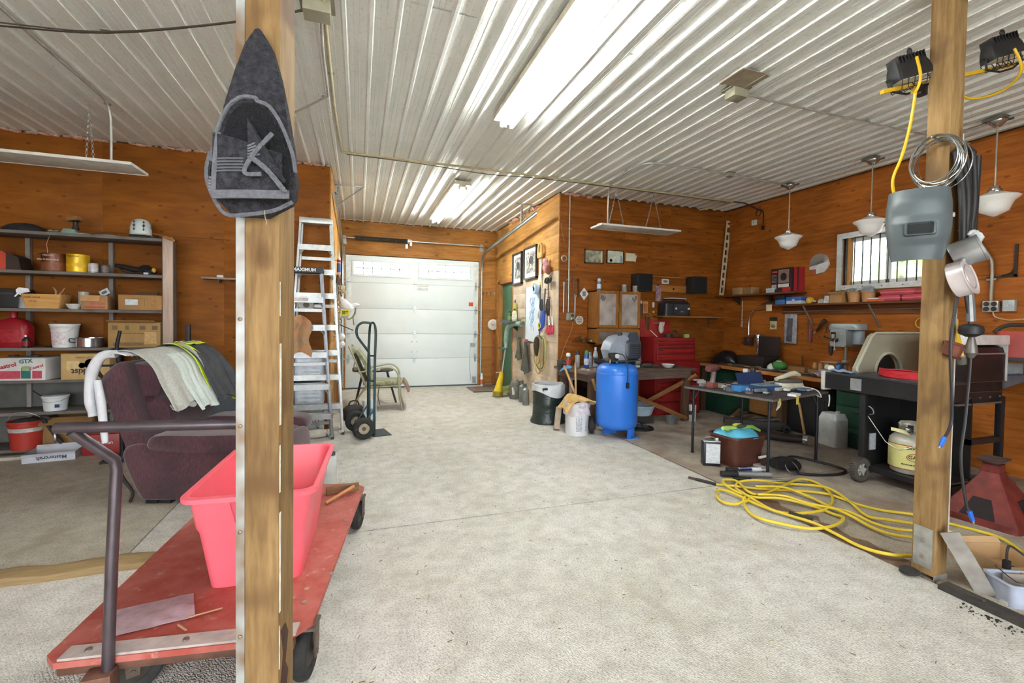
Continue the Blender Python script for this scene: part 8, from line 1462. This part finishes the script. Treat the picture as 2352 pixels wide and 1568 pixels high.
# ------------------------------------------------------------------ right front corner on the floor
t = thing('painted_offcut', 'whitewashed board offcut leaning against the right post', 'board', (3.315, 1.51, 0), 0); P('board', G().box(0, 0, .165, .012, .085, .36, T(.02, .0, .01, -26, -10, 25)), mt('#c3bfb8', .75, 0, .2, 8, col2='#8a827a'), t); P('foot', G().box(0, -.085, .01, .02, .03, .02), mt('#b5b0a8', .8), t)
t = thing('paint_roller', 'used cream paint roller standing behind the leaning board', 'paint roller', (3.50, 1.64, 0), 0); P('sleeve', G().cyl((.0, .0, .02), (-.05, .07, .22), .028, n=14), mt('#cdbf96', .95, 0, .1, 30, .5, 120), t); P('cap', G().cyl((-.05, .07, .22), (-.052, .073, .228), .02, n=12), mt('#b5a880', .7), t); P('yellow_stub', G().tube([(-.05, .07, .225), (-.08, .11, .25), (-.10, .14, .25)], .013, 8, smooth=3), m_hz, t)
t = carton('open cardboard box lying at the right edge of frame', (3.74, 1.62, 0), .30, .30, .11, '#c3a076', -18, open_top=True); P('flap', G().bx(-.15, .15, 0, .12, -.002, .002, T(0, -.15, .11, 170)), mt('#cfae86', .8), t)
t = thing('clear_tub', 'clear plastic bin with a yellow tag by the floor strip', 'bin', (3.43, 1.41, 0), -24)
R = [[(x*k, y*k, z) for x, y in rrect(.24, .17, .03)] for k, z in ((.84, 0), (1, .12), (1.08, .122), (1.08, .13), (.97, .13), (.82, .006))]; P('shell', G().loft(R), mt('#c9d2e6', .2, 0, .1, 10, alpha=.75), t, 50); P('grey_insert', G().loft([[(x*k, y*k, z) for x, y in rrect(.15, .12, .03)] for k, z in ((.9, .01), (1, .125), (.93, .125), (.85, .02))], T(.02, .0, 0)), mt('#a89c92', .7), t); P('yellow_tag', G().bx(.09, .16, -.098, -.094, .02, .13), mt('#e3dc4a', .5), t); P('white_label', G().bx(.095, .155, -.1, -.098, .05, .10), mt('#d8d8d5', .5), t)
t = thing('black_lead', 'black cord with a flat plug over the plastic bin', 'cord', (0, 0, 0)); P('cord', G().tube([(3.50, 1.50, .17), (3.505, 1.50, .24), (3.53, 1.49, .25), (3.60, 1.42, .18), (3.70, 1.30, .12)], .006, 6, smooth=4).tube([(3.30, 1.46, .20), (3.36, 1.40, .13), (3.42, 1.36, .12)], .003, 5, smooth=3), mt('#232124', .6), t); P('plug', G().box(3.50, 1.50, .15, .03, .03, .05, bv=.005), mt('#1d1b1e', .6), t)
t = thing('battery_charger', 'grey and white label pack lying in the cardboard box', 'pack', (3.70, 1.56, .03), -15); P('body', G().bx(-.07, .07, -.05, .05, 0, .02), mt('#2a2a2e', .5), t); P('label', G().bx(-.05, .06, -.04, .03, .02, .023), mt('#cdd6dc', .5), t)
cr = mesh('coal_crumb', G().ell(0, 0, .004, .008, .007, .005, 6), mt('#2a2624', .9)); rd = random.Random(17); g = G()
for i in range(150):
    y = 1.5-rd.random()*.75; x = 3.12-abs(rd.gauss(0, .05))-.01; s = rd.uniform(.002, .008); g.ell(x, y, s*.5, s, s*.8, s*.6, 6)
o = P('debris', g, mt('#2a2624', .9)); o['kind'] = 'stuff'; o['label'] = 'black crumbs of coal scattered along the floor strip'; o['category'] = 'debris'
g = G()
for i in range(420):
    x, y = rd.uniform(-1.0, 3.1), rd.uniform(1.2, 6.4); a = rd.uniform(0, 6.28); L = rd.uniform(.006, .024); g.box(x, y, .0012, L, rd.uniform(.002, .005), .0024, T(x, y, 0, 0, 0, math.degrees(a)) @ T(-x, -y))
o = P('chaff', g, mt('#8f7f5c', .9, 0, .4, 3)); o['kind'] = 'stuff'; o['label'] = 'bits of straw and chips strewn over the concrete floor'; o['category'] = 'debris'
# ------------------------------------------------------------------ things hung on the right post
t = thing('wire_coil', 'coil of bright steel wire hung on the right post', 'wire coil', (3.16, 1.72, 2.445), 0); rd = random.Random(2)
for i in range(11): P('wire_turn', G().ring(.125+.02*rd.random(), .0028, 40, 5, T(rd.uniform(-.03, .03), rd.uniform(-.015, .015), rd.uniform(-.02, .02), 0, 82+rd.uniform(-8, 8), rd.uniform(-14, 14), (1, .92, 1))), mt('#a9acaa', .25, .85), t)
P('nail', G().cyl((.06, 0, .13), (-.05, 0, .14), .005, n=6), mt('#777777', .4, .7), t)
t = thing('welding_helmet', 'grey welding helmet hanging on the right post', 'helmet', (3.02, 1.72, 2.07), -56)
def helm(u, v):
    a = rad(-78+156*u); z = .20-.40*v; w = .142*(1-.30*max(0, v-.5)**1.4*2-.10*max(0, .25-v)*3); d = .155*(1-.25*max(0, v-.62)*2.2-.5*max(0, .16-v)*2.0)+(.02 if .42 < v < .75 else 0)
    return (w*sin(a)*1.02, -d*(cos(a)**.62)+.07, z)
P('shell', G().sheet(helm, 26, 22, .005), mt('#5d666a', .38, 0, .12, 5), t, 60)
P('lens_housing', G().loft([[(x, -.105-d, z-.035) for x, z in rrect(.13*k, .072*k, .012)] for k, d in ((1.06, 0), (1, .022), (.86, .024), (.84, .012))]), mt('#4a5256', .4), t); P('lens', G().bx(-.052, .052, -.119, -.114, -.062, -.008), mt('#1d2426', .1), t)
for s in (-1, 1): P('pivot_knob', G().lathe([(.014, 0), (.013, .012), (.001, .014)], 12, T(s*.142, .03, .05, 0, s*90)), mt('#b5b5b0', .4), t)
P('headband', G().tube([(-.12, .05, .10), (-.05, .10, .17), (.05, .10, .17), (.12, .05, .10)], .012, 6, smooth=3), mt('#b9c94a', .6), t); P('hook', G().tube([(0, .08, .17), (0, .13, .24)], .006, 6), mt('#777777', .4, .7), t)
t = thing('rubber_straps', 'bundle of long black rubber straps hanging on post', 'straps', (3.26, 1.655, 2.15), 0)
for i in range(5): P('strap', G().tube([(-.05+.03*i, -.01*i, .34-.02*(i % 3)), (-.04+.03*i, -.03-.01*(i % 2), .1), (-.03+.022*i, -.035, -.12), (-.01+.015*i, -.03, -.32+.03*i)], [.016, .018, .018, .014], 8, smooth=4), mt('#232326', .5, 0, .15, 10), t, 60)
P('top_loop', G().tube([(-.05, 0, .33), (0, -.01, .37), (.07, -.02, .34)], .018, 8, smooth=3), mt('#1d1d20', .5), t)
for lab, loc, r, L, c, ang in (('shiny metal clamp lamp shade hung on the right post', (3.23, 1.60, 1.915), .075, .13, '#a9abad', (68, 0, 25)), ('pale round lidded tin hung on post below clamp lamp', (3.165, 1.585, 1.765), .098, .075, '#cfc6c6', (74, 0, 12))):
    t = thing('hung_tin', lab, 'tin', loc, 0, 'tins hung on the right post'); M = T(0, 0, 0, *ang)
    P('shell', G().lathe([(r*.96, -L*.5), (r, -L*.45), (r, L*.42), (r*1.04, L*.44), (r*1.04, L*.52), (r*.95, L*.52), (r*.9, L*.46), (.001, L*.46)], 28, M), mt(c, .3, .6 if 'shiny' in lab else .05), t); P('lid_ring', G().ring(r*.7, .004, 26, 5, M @ T(0, 0, L*.47)), mt('#8f8f90' if 'shiny' in lab else '#b9b0b0', .4, .4), t); P('hanger', G().tube([(0, 0, r*.6), (.02, .03, r+.05), (.03, .06, r+.06)], .004, 6, smooth=3), mt('#9a9a98', .4, .7), t)
t = thing('white_cord_reel', 'tangle of white cord and clamps behind tins on post', 'cord', (3.30, 1.64, 1.98), 0); P('cord', G().tube([(.05*sin(i*1.9), .02*cos(i*2.3)-.03, .06*cos(i*1.3)) for i in range(20)], .011, 6, smooth=3), mt('#d3d6d8', .5), t, 60); P('clamp', G().tube([(-.05, -.02, -.05), (-.07, -.03, -.2), (-.02, -.03, -.3)], .016, 8, smooth=3), mt('#8a8d90', .4, .5), t)
t = thing('trouble_lamp', 'steel flex pipe with black rubber bulb hanging on post', 'lamp', (3.285, 1.60, 1.48), 0); P('flex', G().tube([(-.02, 0, .24), (-.005, 0, .16), (.01, 0, .05)], [.016, .02, .022], 10, smooth=4), mt('#8f9294', .4, .6), t); P('rubber_bulb', G().lathe([(.02, -.04), (.052, -.022), (.056, 0), (.05, .022), (.02, .035)], 18, T(.012, 0, .0)), mt('#1f1f22', .5), t); P('stem', G().lathe([(.012, -.16), (.03, -.13), (.026, -.1), (.014, -.04)], 12, T(.02, 0, 0)), mt('#77736e', .4, .5), t)
t = thing('rust_bracket', 'rusty iron pipe ring bolted to the right post', 'bracket', (3.19, 1.66, 1.375), 0); P('ring', G().lathe([(.034, -.035), (.044, -.035), (.046, .03), (.036, .03), (.034, -.035)], 20, T(-.01, -.04, .0, 20)), mt('#7a4634', .6, .3, .25, 14), t); P('tab', G().bx(-.03, .10, -.03, -.015, -.05, -.02, T(ry=12)), mt('#6a3a2a', .6, .3), t); P('bolt', G().cyl((.08, -.05, -.045), (.08, -.01, -.045), .008, n=6), mt('#b5a598', .4, .5), t)
for lab, pts in (('dark jumper lead with blue clip hanging left on post', [(3.20, 1.61, 1.72), (3.12, 1.60, 1.42), (3.15, 1.60, 1.1), (3.17, 1.61, .95), (3.09, 1.60, .87)]), ('dark jumper lead with blue clip reaching near the floor', [(3.24, 1.61, 1.72), (3.30, 1.60, 1.42), (3.28, 1.60, 1.0), (3.25, 1.60, .75), (3.29, 1.59, .50), (3.31, 1.58, .44)])):
    t = thing('jumper_lead', lab, 'cable', (0, 0, 0), 0, 'leads hanging on the right post'); P('lead', G().tube(pts, .008, 6, smooth=6), mt('#2a282b', .5), t, 60); p = Vector(pts[-1]); d = (p-Vector(pts[-2])).normalized(); P('blue_clip', G().tube([p-d*.01, p+d*.05], [.013, .010], 8), mt('#2c6ad0', .4), t); P('tip', G().cyl(p+d*.05, p+d*.065, .004, n=6), mt('#c9c4b0', .3, .7), t)
t = thing('folding_tripod', 'yellow folded work light tripod hanging behind the post', 'tripod', (3.36, 1.80, 1.30), 0); m_yl = mt('#e6b81e', .4, 0, .06, 4)
P('leg', G().cyl((-.07, -.06, .45), (.13, -.06, .02), .02, n=12), m_yl, t); P('leg', G().cyl((-.06, -.02, .30), (-.06, -.02, -.02), .016, n=12), m_yl, t); P('leg', G().cyl((.03, -.07, .2), (-.03, -.07, -.02), .012, n=8), m_yl, t); P('foot_cap', G().cyl((.13, -.06, .03), (.15, -.06, -.03), .023, n=12), mt('#55534f', .6), t); P('mast', G().cyl((-.045, .0, .4), (-.045, .0, 1.66), .014, n=10), m_yl, t); P('joint', G().box(.03, -.06, .22, .05, .05, .05, bv=.008), m_yl, t)
# twin halogen work lights
bar = thing('yellow_crossbar', 'yellow steel crossbar carrying the two halogen work lights', 'light bar', (3.315, 1.90, 2.955), 0); P('bar', G().box(.24, 0, .10, 1.36, .022, .022, T(.10, 0, -.02, 0, -17.5)), m_yl, bar); P('clamp', G().box(0, 0, .01, .06, .05, .06, bv=.008), mt('#232326', .5), bar)
def work_light(label, loc, rz, ry):
    t = thing('work_light', label, 'work light', loc, rz, 'halogen work lights', 0, ry); t.scale = (.86, .86, .86); m = mt('#1d1c1e', .5, 0, .15, 10)
    P('housing', G().loft([[(x*k, y*k2, z) for x, y in rrect(.24, .13, .02)] for k, k2, z in ((1, 1, .0), (1, 1, .04), (.94, .86, .09), (.80, .55, .15))]), m, t, 40)
    for i in range(9): P('cooling_fin', G().bx(-.095+.023*i, -.088+.023*i, -.05, .05, .10, .165), m, t)
    P('knob', G().ell(.04, 0, .19, .016, .016, .03, 10), m, t); P('badge', G().bx(-.07, .01, -.064, -.061, .085, .10, T(rx=-8)), mt('#c9c9c6', .4), t)
    P('glass', G().bx(-.11, .11, -.055, .055, -.004, .0), mt('#dfe6e4', .1, 0, .05), t)
    g = G()
    for x in (-.11, -.066, -.022, .022, .066, .11): g.tube([(x, -.065, 0), (x, -.04, -.06), (x, .04, -.06), (x, .065, 0)], .003, 5)
    for y, z in ((-.05, -.035), (0, -.06), (.05, -.035)): g.cyl((-.115, y, z), (.115, y, z), .003, n=5)
    P('guard', g, mt('#2c2c2e', .4, .5), t); P('yoke', G().tube([(-.13, 0, .03), (-.14, 0, -.05), (-.05, 0, -.09), (.05, 0, -.09), (.14, 0, -.05), (.13, 0, .03)], .008, 6), mt('#2c2c2e', .4, .5), t); P('wing_bolt', G().ell(-.15, 0, .03, .02, .012, .012, 8), m, t)
work_light('black halogen work light left of the right post', (3.15, 1.86, 2.985), -20, -16); work_light('black halogen work light at the top right corner', (4.02, 1.84, 3.27), -20, -16)
t = thing('power_lead', 'yellow power cords of the work lights hanging down', 'cord', (0, 0, 0)); P('cord', G().tube([(3.06, 1.78, 3.06), (3.05, 1.75, 2.93), (3.05, 1.77, 2.86), (3.10, 1.82, 2.88), (3.20, 1.86, 2.95)], .008, 6, smooth=5), m_yl, t, 60); P('cord', G().tube([(3.06, 1.78, 2.86), (3.06, 1.80, 2.68), (3.03, 1.82, 2.50), (2.99, 1.84, 2.36), (3.02, 1.84, 2.25)], .008, 6, smooth=5), m_yl, t, 60); P('cord', G().tube([(3.96, 1.76, 3.28), (4.0, 1.74, 3.14), (3.86, 1.76, 3.0), (3.60, 1.80, 2.92), (3.44, 1.82, 3.0), (3.40, 1.83, 2.96), (3.36, 1.82, 2.9)], .008, 6, smooth=5), m_yl, t, 60); P('cord', G().tube([(3.36, 1.74, 2.62), (3.37, 1.70, 2.4), (3.40, 1.68, 2.2), (3.36, 1.66, 2.06), (3.30, 1.66, 1.98)], .009, 6, smooth=5), m_yl, t, 60); P('plug', G().box(3.30, 1.665, 1.97, .03, .03, .05, bv=.006), m_yl, t)
# ------------------------------------------------------------------ pendant lamps, reflector panels, conduits
m_ch = mt('#b9b6b0', .2, .85, .08); m_op = mt('#f8f7f3', .25, 0, .02)
def pendant(label, x, y):
    t = thing('pendant_lamp', label, 'pendant lamp', (x, y, 2.55), 0, 'schoolhouse pendant lamps'); top = C-2.55-.03
    P('shade', G().lathe([(.001, 0), (.02, .006), (.06, .028), (.10, .05), (.118, .10), (.135, .14), (.172, .172), (.176, .182), (.165, .19), (.10, .215), (.055, .235)], 32), m_op, t, 60); P('fitter', G().lathe([(.058, .225), (.06, .24), (.05, .245), (.05, .26), (.038, .265), (.036, .285), (.012, .295)], 20), m_ch, t); P('rod', G().cyl((0, 0, .29), (0, 0, top-.05), .0075, n=10), mt('#b9b0a4', .3, .7), t); P('canopy', G().lathe([(.012, top-.075), (.03, top-.07), (.065, top-.035), (.07, top-.025), (.07, top-.02)], 20), m_ch, t); P('ceiling_plate', G().bx(-.08, .08, -.08, .08, top-.02, top+.005), mt('#77736c', .4, .5), t)
pendant('white glass pendant lamp farthest along the right wall', 5.78, 4.87); pendant('white glass pendant lamp above the barred window', 5.77, 3.77); pendant('white glass pendant lamp right of the wooden post', 5.745, 2.65)
def chain(t, p0, p1):
    p0, p1 = Vector(p0), Vector(p1); n = int((p1-p0).length/.026); lk = bpy.data.meshes.get('chain_link') or mesh('chain_link', G().ring(.015, .0034, 10, 4, T(s=(1, .6, 1))), mt('#b9b9b2', .3, .7))
    q = (p1-p0).to_track_quat('X', 'Z').to_matrix().to_4x4()
    for i in range(n): P('chain_link', lk, None, t).matrix_local = Matrix.Translation(p0.lerp(p1, (i+.5)/n)) @ q @ Matrix.Rotation(rad(90*(i % 2)), 4, 'X')
def reflector(label, cx, cy, z, w, d, xs):
    t = thing('hanging_reflector', label, 'light panel', (cx, cy, z), 0, 'hanging white light panels'); P('panel', G().bx(-w/2, w/2, -d/2, d/2, 0, .012, bv=.003), mt('#d9d6cc', .6), t); P('rim', G().bx(-w/2-.004, w/2+.004, -d/2-.004, -d/2, -.004, .022).bx(-w/2-.004, w/2+.004, d/2, d/2+.004, -.004, .022).bx(-w/2-.004, -w/2, -d/2, d/2, -.004, .022).bx(w/2, w/2+.004, -d/2, d/2, -.004, .022), mt('#e3e2da', .5), t); P('driver_box', G().bx(-.16, .16, -.05, .05, .012, .05, T(w/2*.72 if cx < 0 else -w/2*.72), bv=.006), mt('#c9cac6', .5), t)
    for x in xs:
        for s in (-1, 1): chain(t, (x, 0, C-z-.04), (x+s*.075, -.10*s, .02)); P('hook', G().box(x+s*.075, -.10*s, .022, .03, .012, .03), m_galv, t)
reflector('white hanging light panel over the shelf unit', -2.72, 5.38, 2.90, 1.38, .36, (.30, -.45)); reflector('white hanging light panel before the right back wall', 4.02, 6.0, 2.90, 1.38, .33, (-.36, .30))
def conduit(label, pts, r=.012, col='#c3c2bb', extra=None, metal=.6):
    t = thing('ceiling_conduit', label, 'conduit', (0, 0, 0)); P('pipe', G().tube(pts, r, 8, smooth=4), mt(col, .4, metal), t, 60); n = len(pts)//2; p = Vector(pts[n]); P('strap', G().box(p.x, p.y, p.z+.012, .05, .03, .008), m_galv, t)
    return t
ZC = C-.045
conduit('steel conduit dropping to the left light panel', [(-2.19, 3.2, ZC), (-2.2, 3.9, ZC), (-2.21, 4.6, ZC), (-2.21, 5.1, ZC), (-2.22, 5.24, ZC-.03), (-2.22, 5.29, ZC-.12), (-2.22, 5.3, 3.2), (-2.22, 5.3, 2.95)])
conduit('steel conduit bending along the ceiling to the right light panel', [(5.70, 4.87, ZC), (4.64, 4.80, ZC), (3.75, 4.78, ZC), (3.45, 4.80, ZC), (3.34, 4.90, ZC), (3.32, 5.2, ZC), (3.42, 5.75, ZC), (3.50, 5.95, ZC-.06), (3.52, 6.0, ZC-.2), (3.52, 6.0, 2.96)])
conduit('long steel conduit along ceiling joining the pendant lamps', [(5.77, 4.8, ZC), (5.77, 4.2, ZC), (5.77, 3.8, ZC), (5.76, 3.2, ZC), (5.75, 2.7, ZC), (5.74, 1.8, ZC)], .009)
t = conduit('straight steel conduit crossing the ceiling to the right post', [(3.09, 3.09, ZC), (3.6, 3.1, ZC), (4.66, 3.11, ZC), (5.5, 3.09, ZC), (6.2, 3.08, ZC)], .010)
for lab, x, y, s in (('grey junction box hanging under the ceiling lap', 3.02, 3.08, .07), ('small round junction box in the ceiling conduit', 4.62, 4.79, .045), ('junction box on the ceiling above the left post', -.26, 3.15, .08)):
    t = thing('junction_box', lab, 'junction box', (x, y, C-.03), 0, 'ceiling junction boxes'); P('box', G().bx(-s, s, -s*.8, s*.8, -s*1.1, -.005, bv=.006), mt('#a8a48f', .5, .3), t); P('cover', G().bx(-s*1.3, s*1.3, -s*1.1, s*1.1, -.006, .003), mt('#8f8a78', .5, .4), t)
t = thing('ceiling_patch', 'tan sheet metal patch on the ceiling by junction box', 'patch', (2.94, 2.92, C-.034), 0); P('plate', G().bx(-.13, .13, -.12, .12, 0, .006), mt('#a59882', .6, .3, .15, 8), t)
for s in (-1, 1): P('bent_lip', G().bx(s*.12-.02, s*.12+.02, -.12, .12, -.008, .0), mt('#9a8e78', .6, .3), t)
conduit('cream plastic pipe crossing the ceiling to the right corner', [(-.19, 5.81, ZC), (.9, 5.79, ZC), (2.7, 5.79, ZC), (4.2, 5.83, ZC), (5.60, 5.84, ZC), (5.68, 5.86, ZC), (5.70, 5.95, ZC), (5.72, 6.2, ZC-.005), (5.55, 6.42, ZC-.02)], .014, '#b9ab84', None, 0)
conduit('cream cable strip running along ceiling over the left corner', [(-.22, 2.2, ZC), (-.222, 3.2, ZC), (-.225, 4.0, ZC), (-.226, 4.7, ZC), (-.2, 5.81, ZC)], .014, '#c3b892', None, 0)
conduit('thin black cable sagging across the left ceiling', [(-3.3, 4.3, ZC), (-2.32, 4.08, ZC-.02), (-1.65, 3.9, ZC-.03), (-.82, 3.5, ZC-.02), (-.3, 3.2, ZC)], .006, '#4a463c', None, 0); conduit('second thin black cable across the left ceiling', [(-3.3, 4.22, ZC), (-2.32, 4.02, ZC-.03), (-1.65, 3.86, ZC-.045), (-.82, 3.47, ZC-.035), (-.3, 3.19, ZC)], .005, '#524d42', None, 0)
conduit('bent conduit dropping from the junction box by the near post', [(-.24, 3.2, C-.1), (-.255, 3.6, C-.1), (-.26, 4.2, C-.1), (-.29, 4.30, C-.1), (-.54, 4.66, C-.1), (-.8, 5.0, C-.1)], .011, '#c9c8bf')
conduit('black cable drooping under the cream ceiling pipe', [(-.15, 5.80, ZC-.02), (.7, 5.78, ZC-.03), (1.6, 5.78, ZC-.06), (2.4, 5.78, ZC-.03), (4.0, 5.82, ZC-.02), (5.6, 5.85, ZC-.02)], .005, '#3a342a', None, 0)
# trees outside the window
def tree(label, x, y, h, seed):
    rd = random.Random(seed); t = thing('tree', label, 'tree', (x, y, -.1), 0, 'trees outside the window'); P('trunk', G().tube([(0, 0, 0), (.05, .05, h*.4), (0, 0, h*.8)], [.16, .12, .04], 8), mt('#5a4c3c', .9), t); g = G()
    for i in range(900):
        a, b, r = rd.uniform(0, 6.28), rd.uniform(-1, 1), rd.random()**.4; p = Vector((cos(a)*math.sqrt(1-b*b)*r*h*.35, sin(a)*math.sqrt(1-b*b)*r*h*.35, h*.62+b*r*h*.36)); s = rd.uniform(.06, .16)
        q = T(p.x, p.y, p.z, rd.uniform(0, 360), rd.uniform(0, 360), rd.uniform(0, 360)); g.add([(-s, 0, 0), (0, -s*.5, 0), (s, 0, 0), (0, s*.5, 0)], [(0, 1, 2, 3)], q)
    o = P('foliage', g, mt('#8fae6a', .8, 0, .3, 2), t, 0)
tree('leafy green tree seen through the window at left', 13.5, 8.0, 5.0, 1); tree('leafy green tree farther off behind the window bars', 17, 8.2, 5.5, 2)
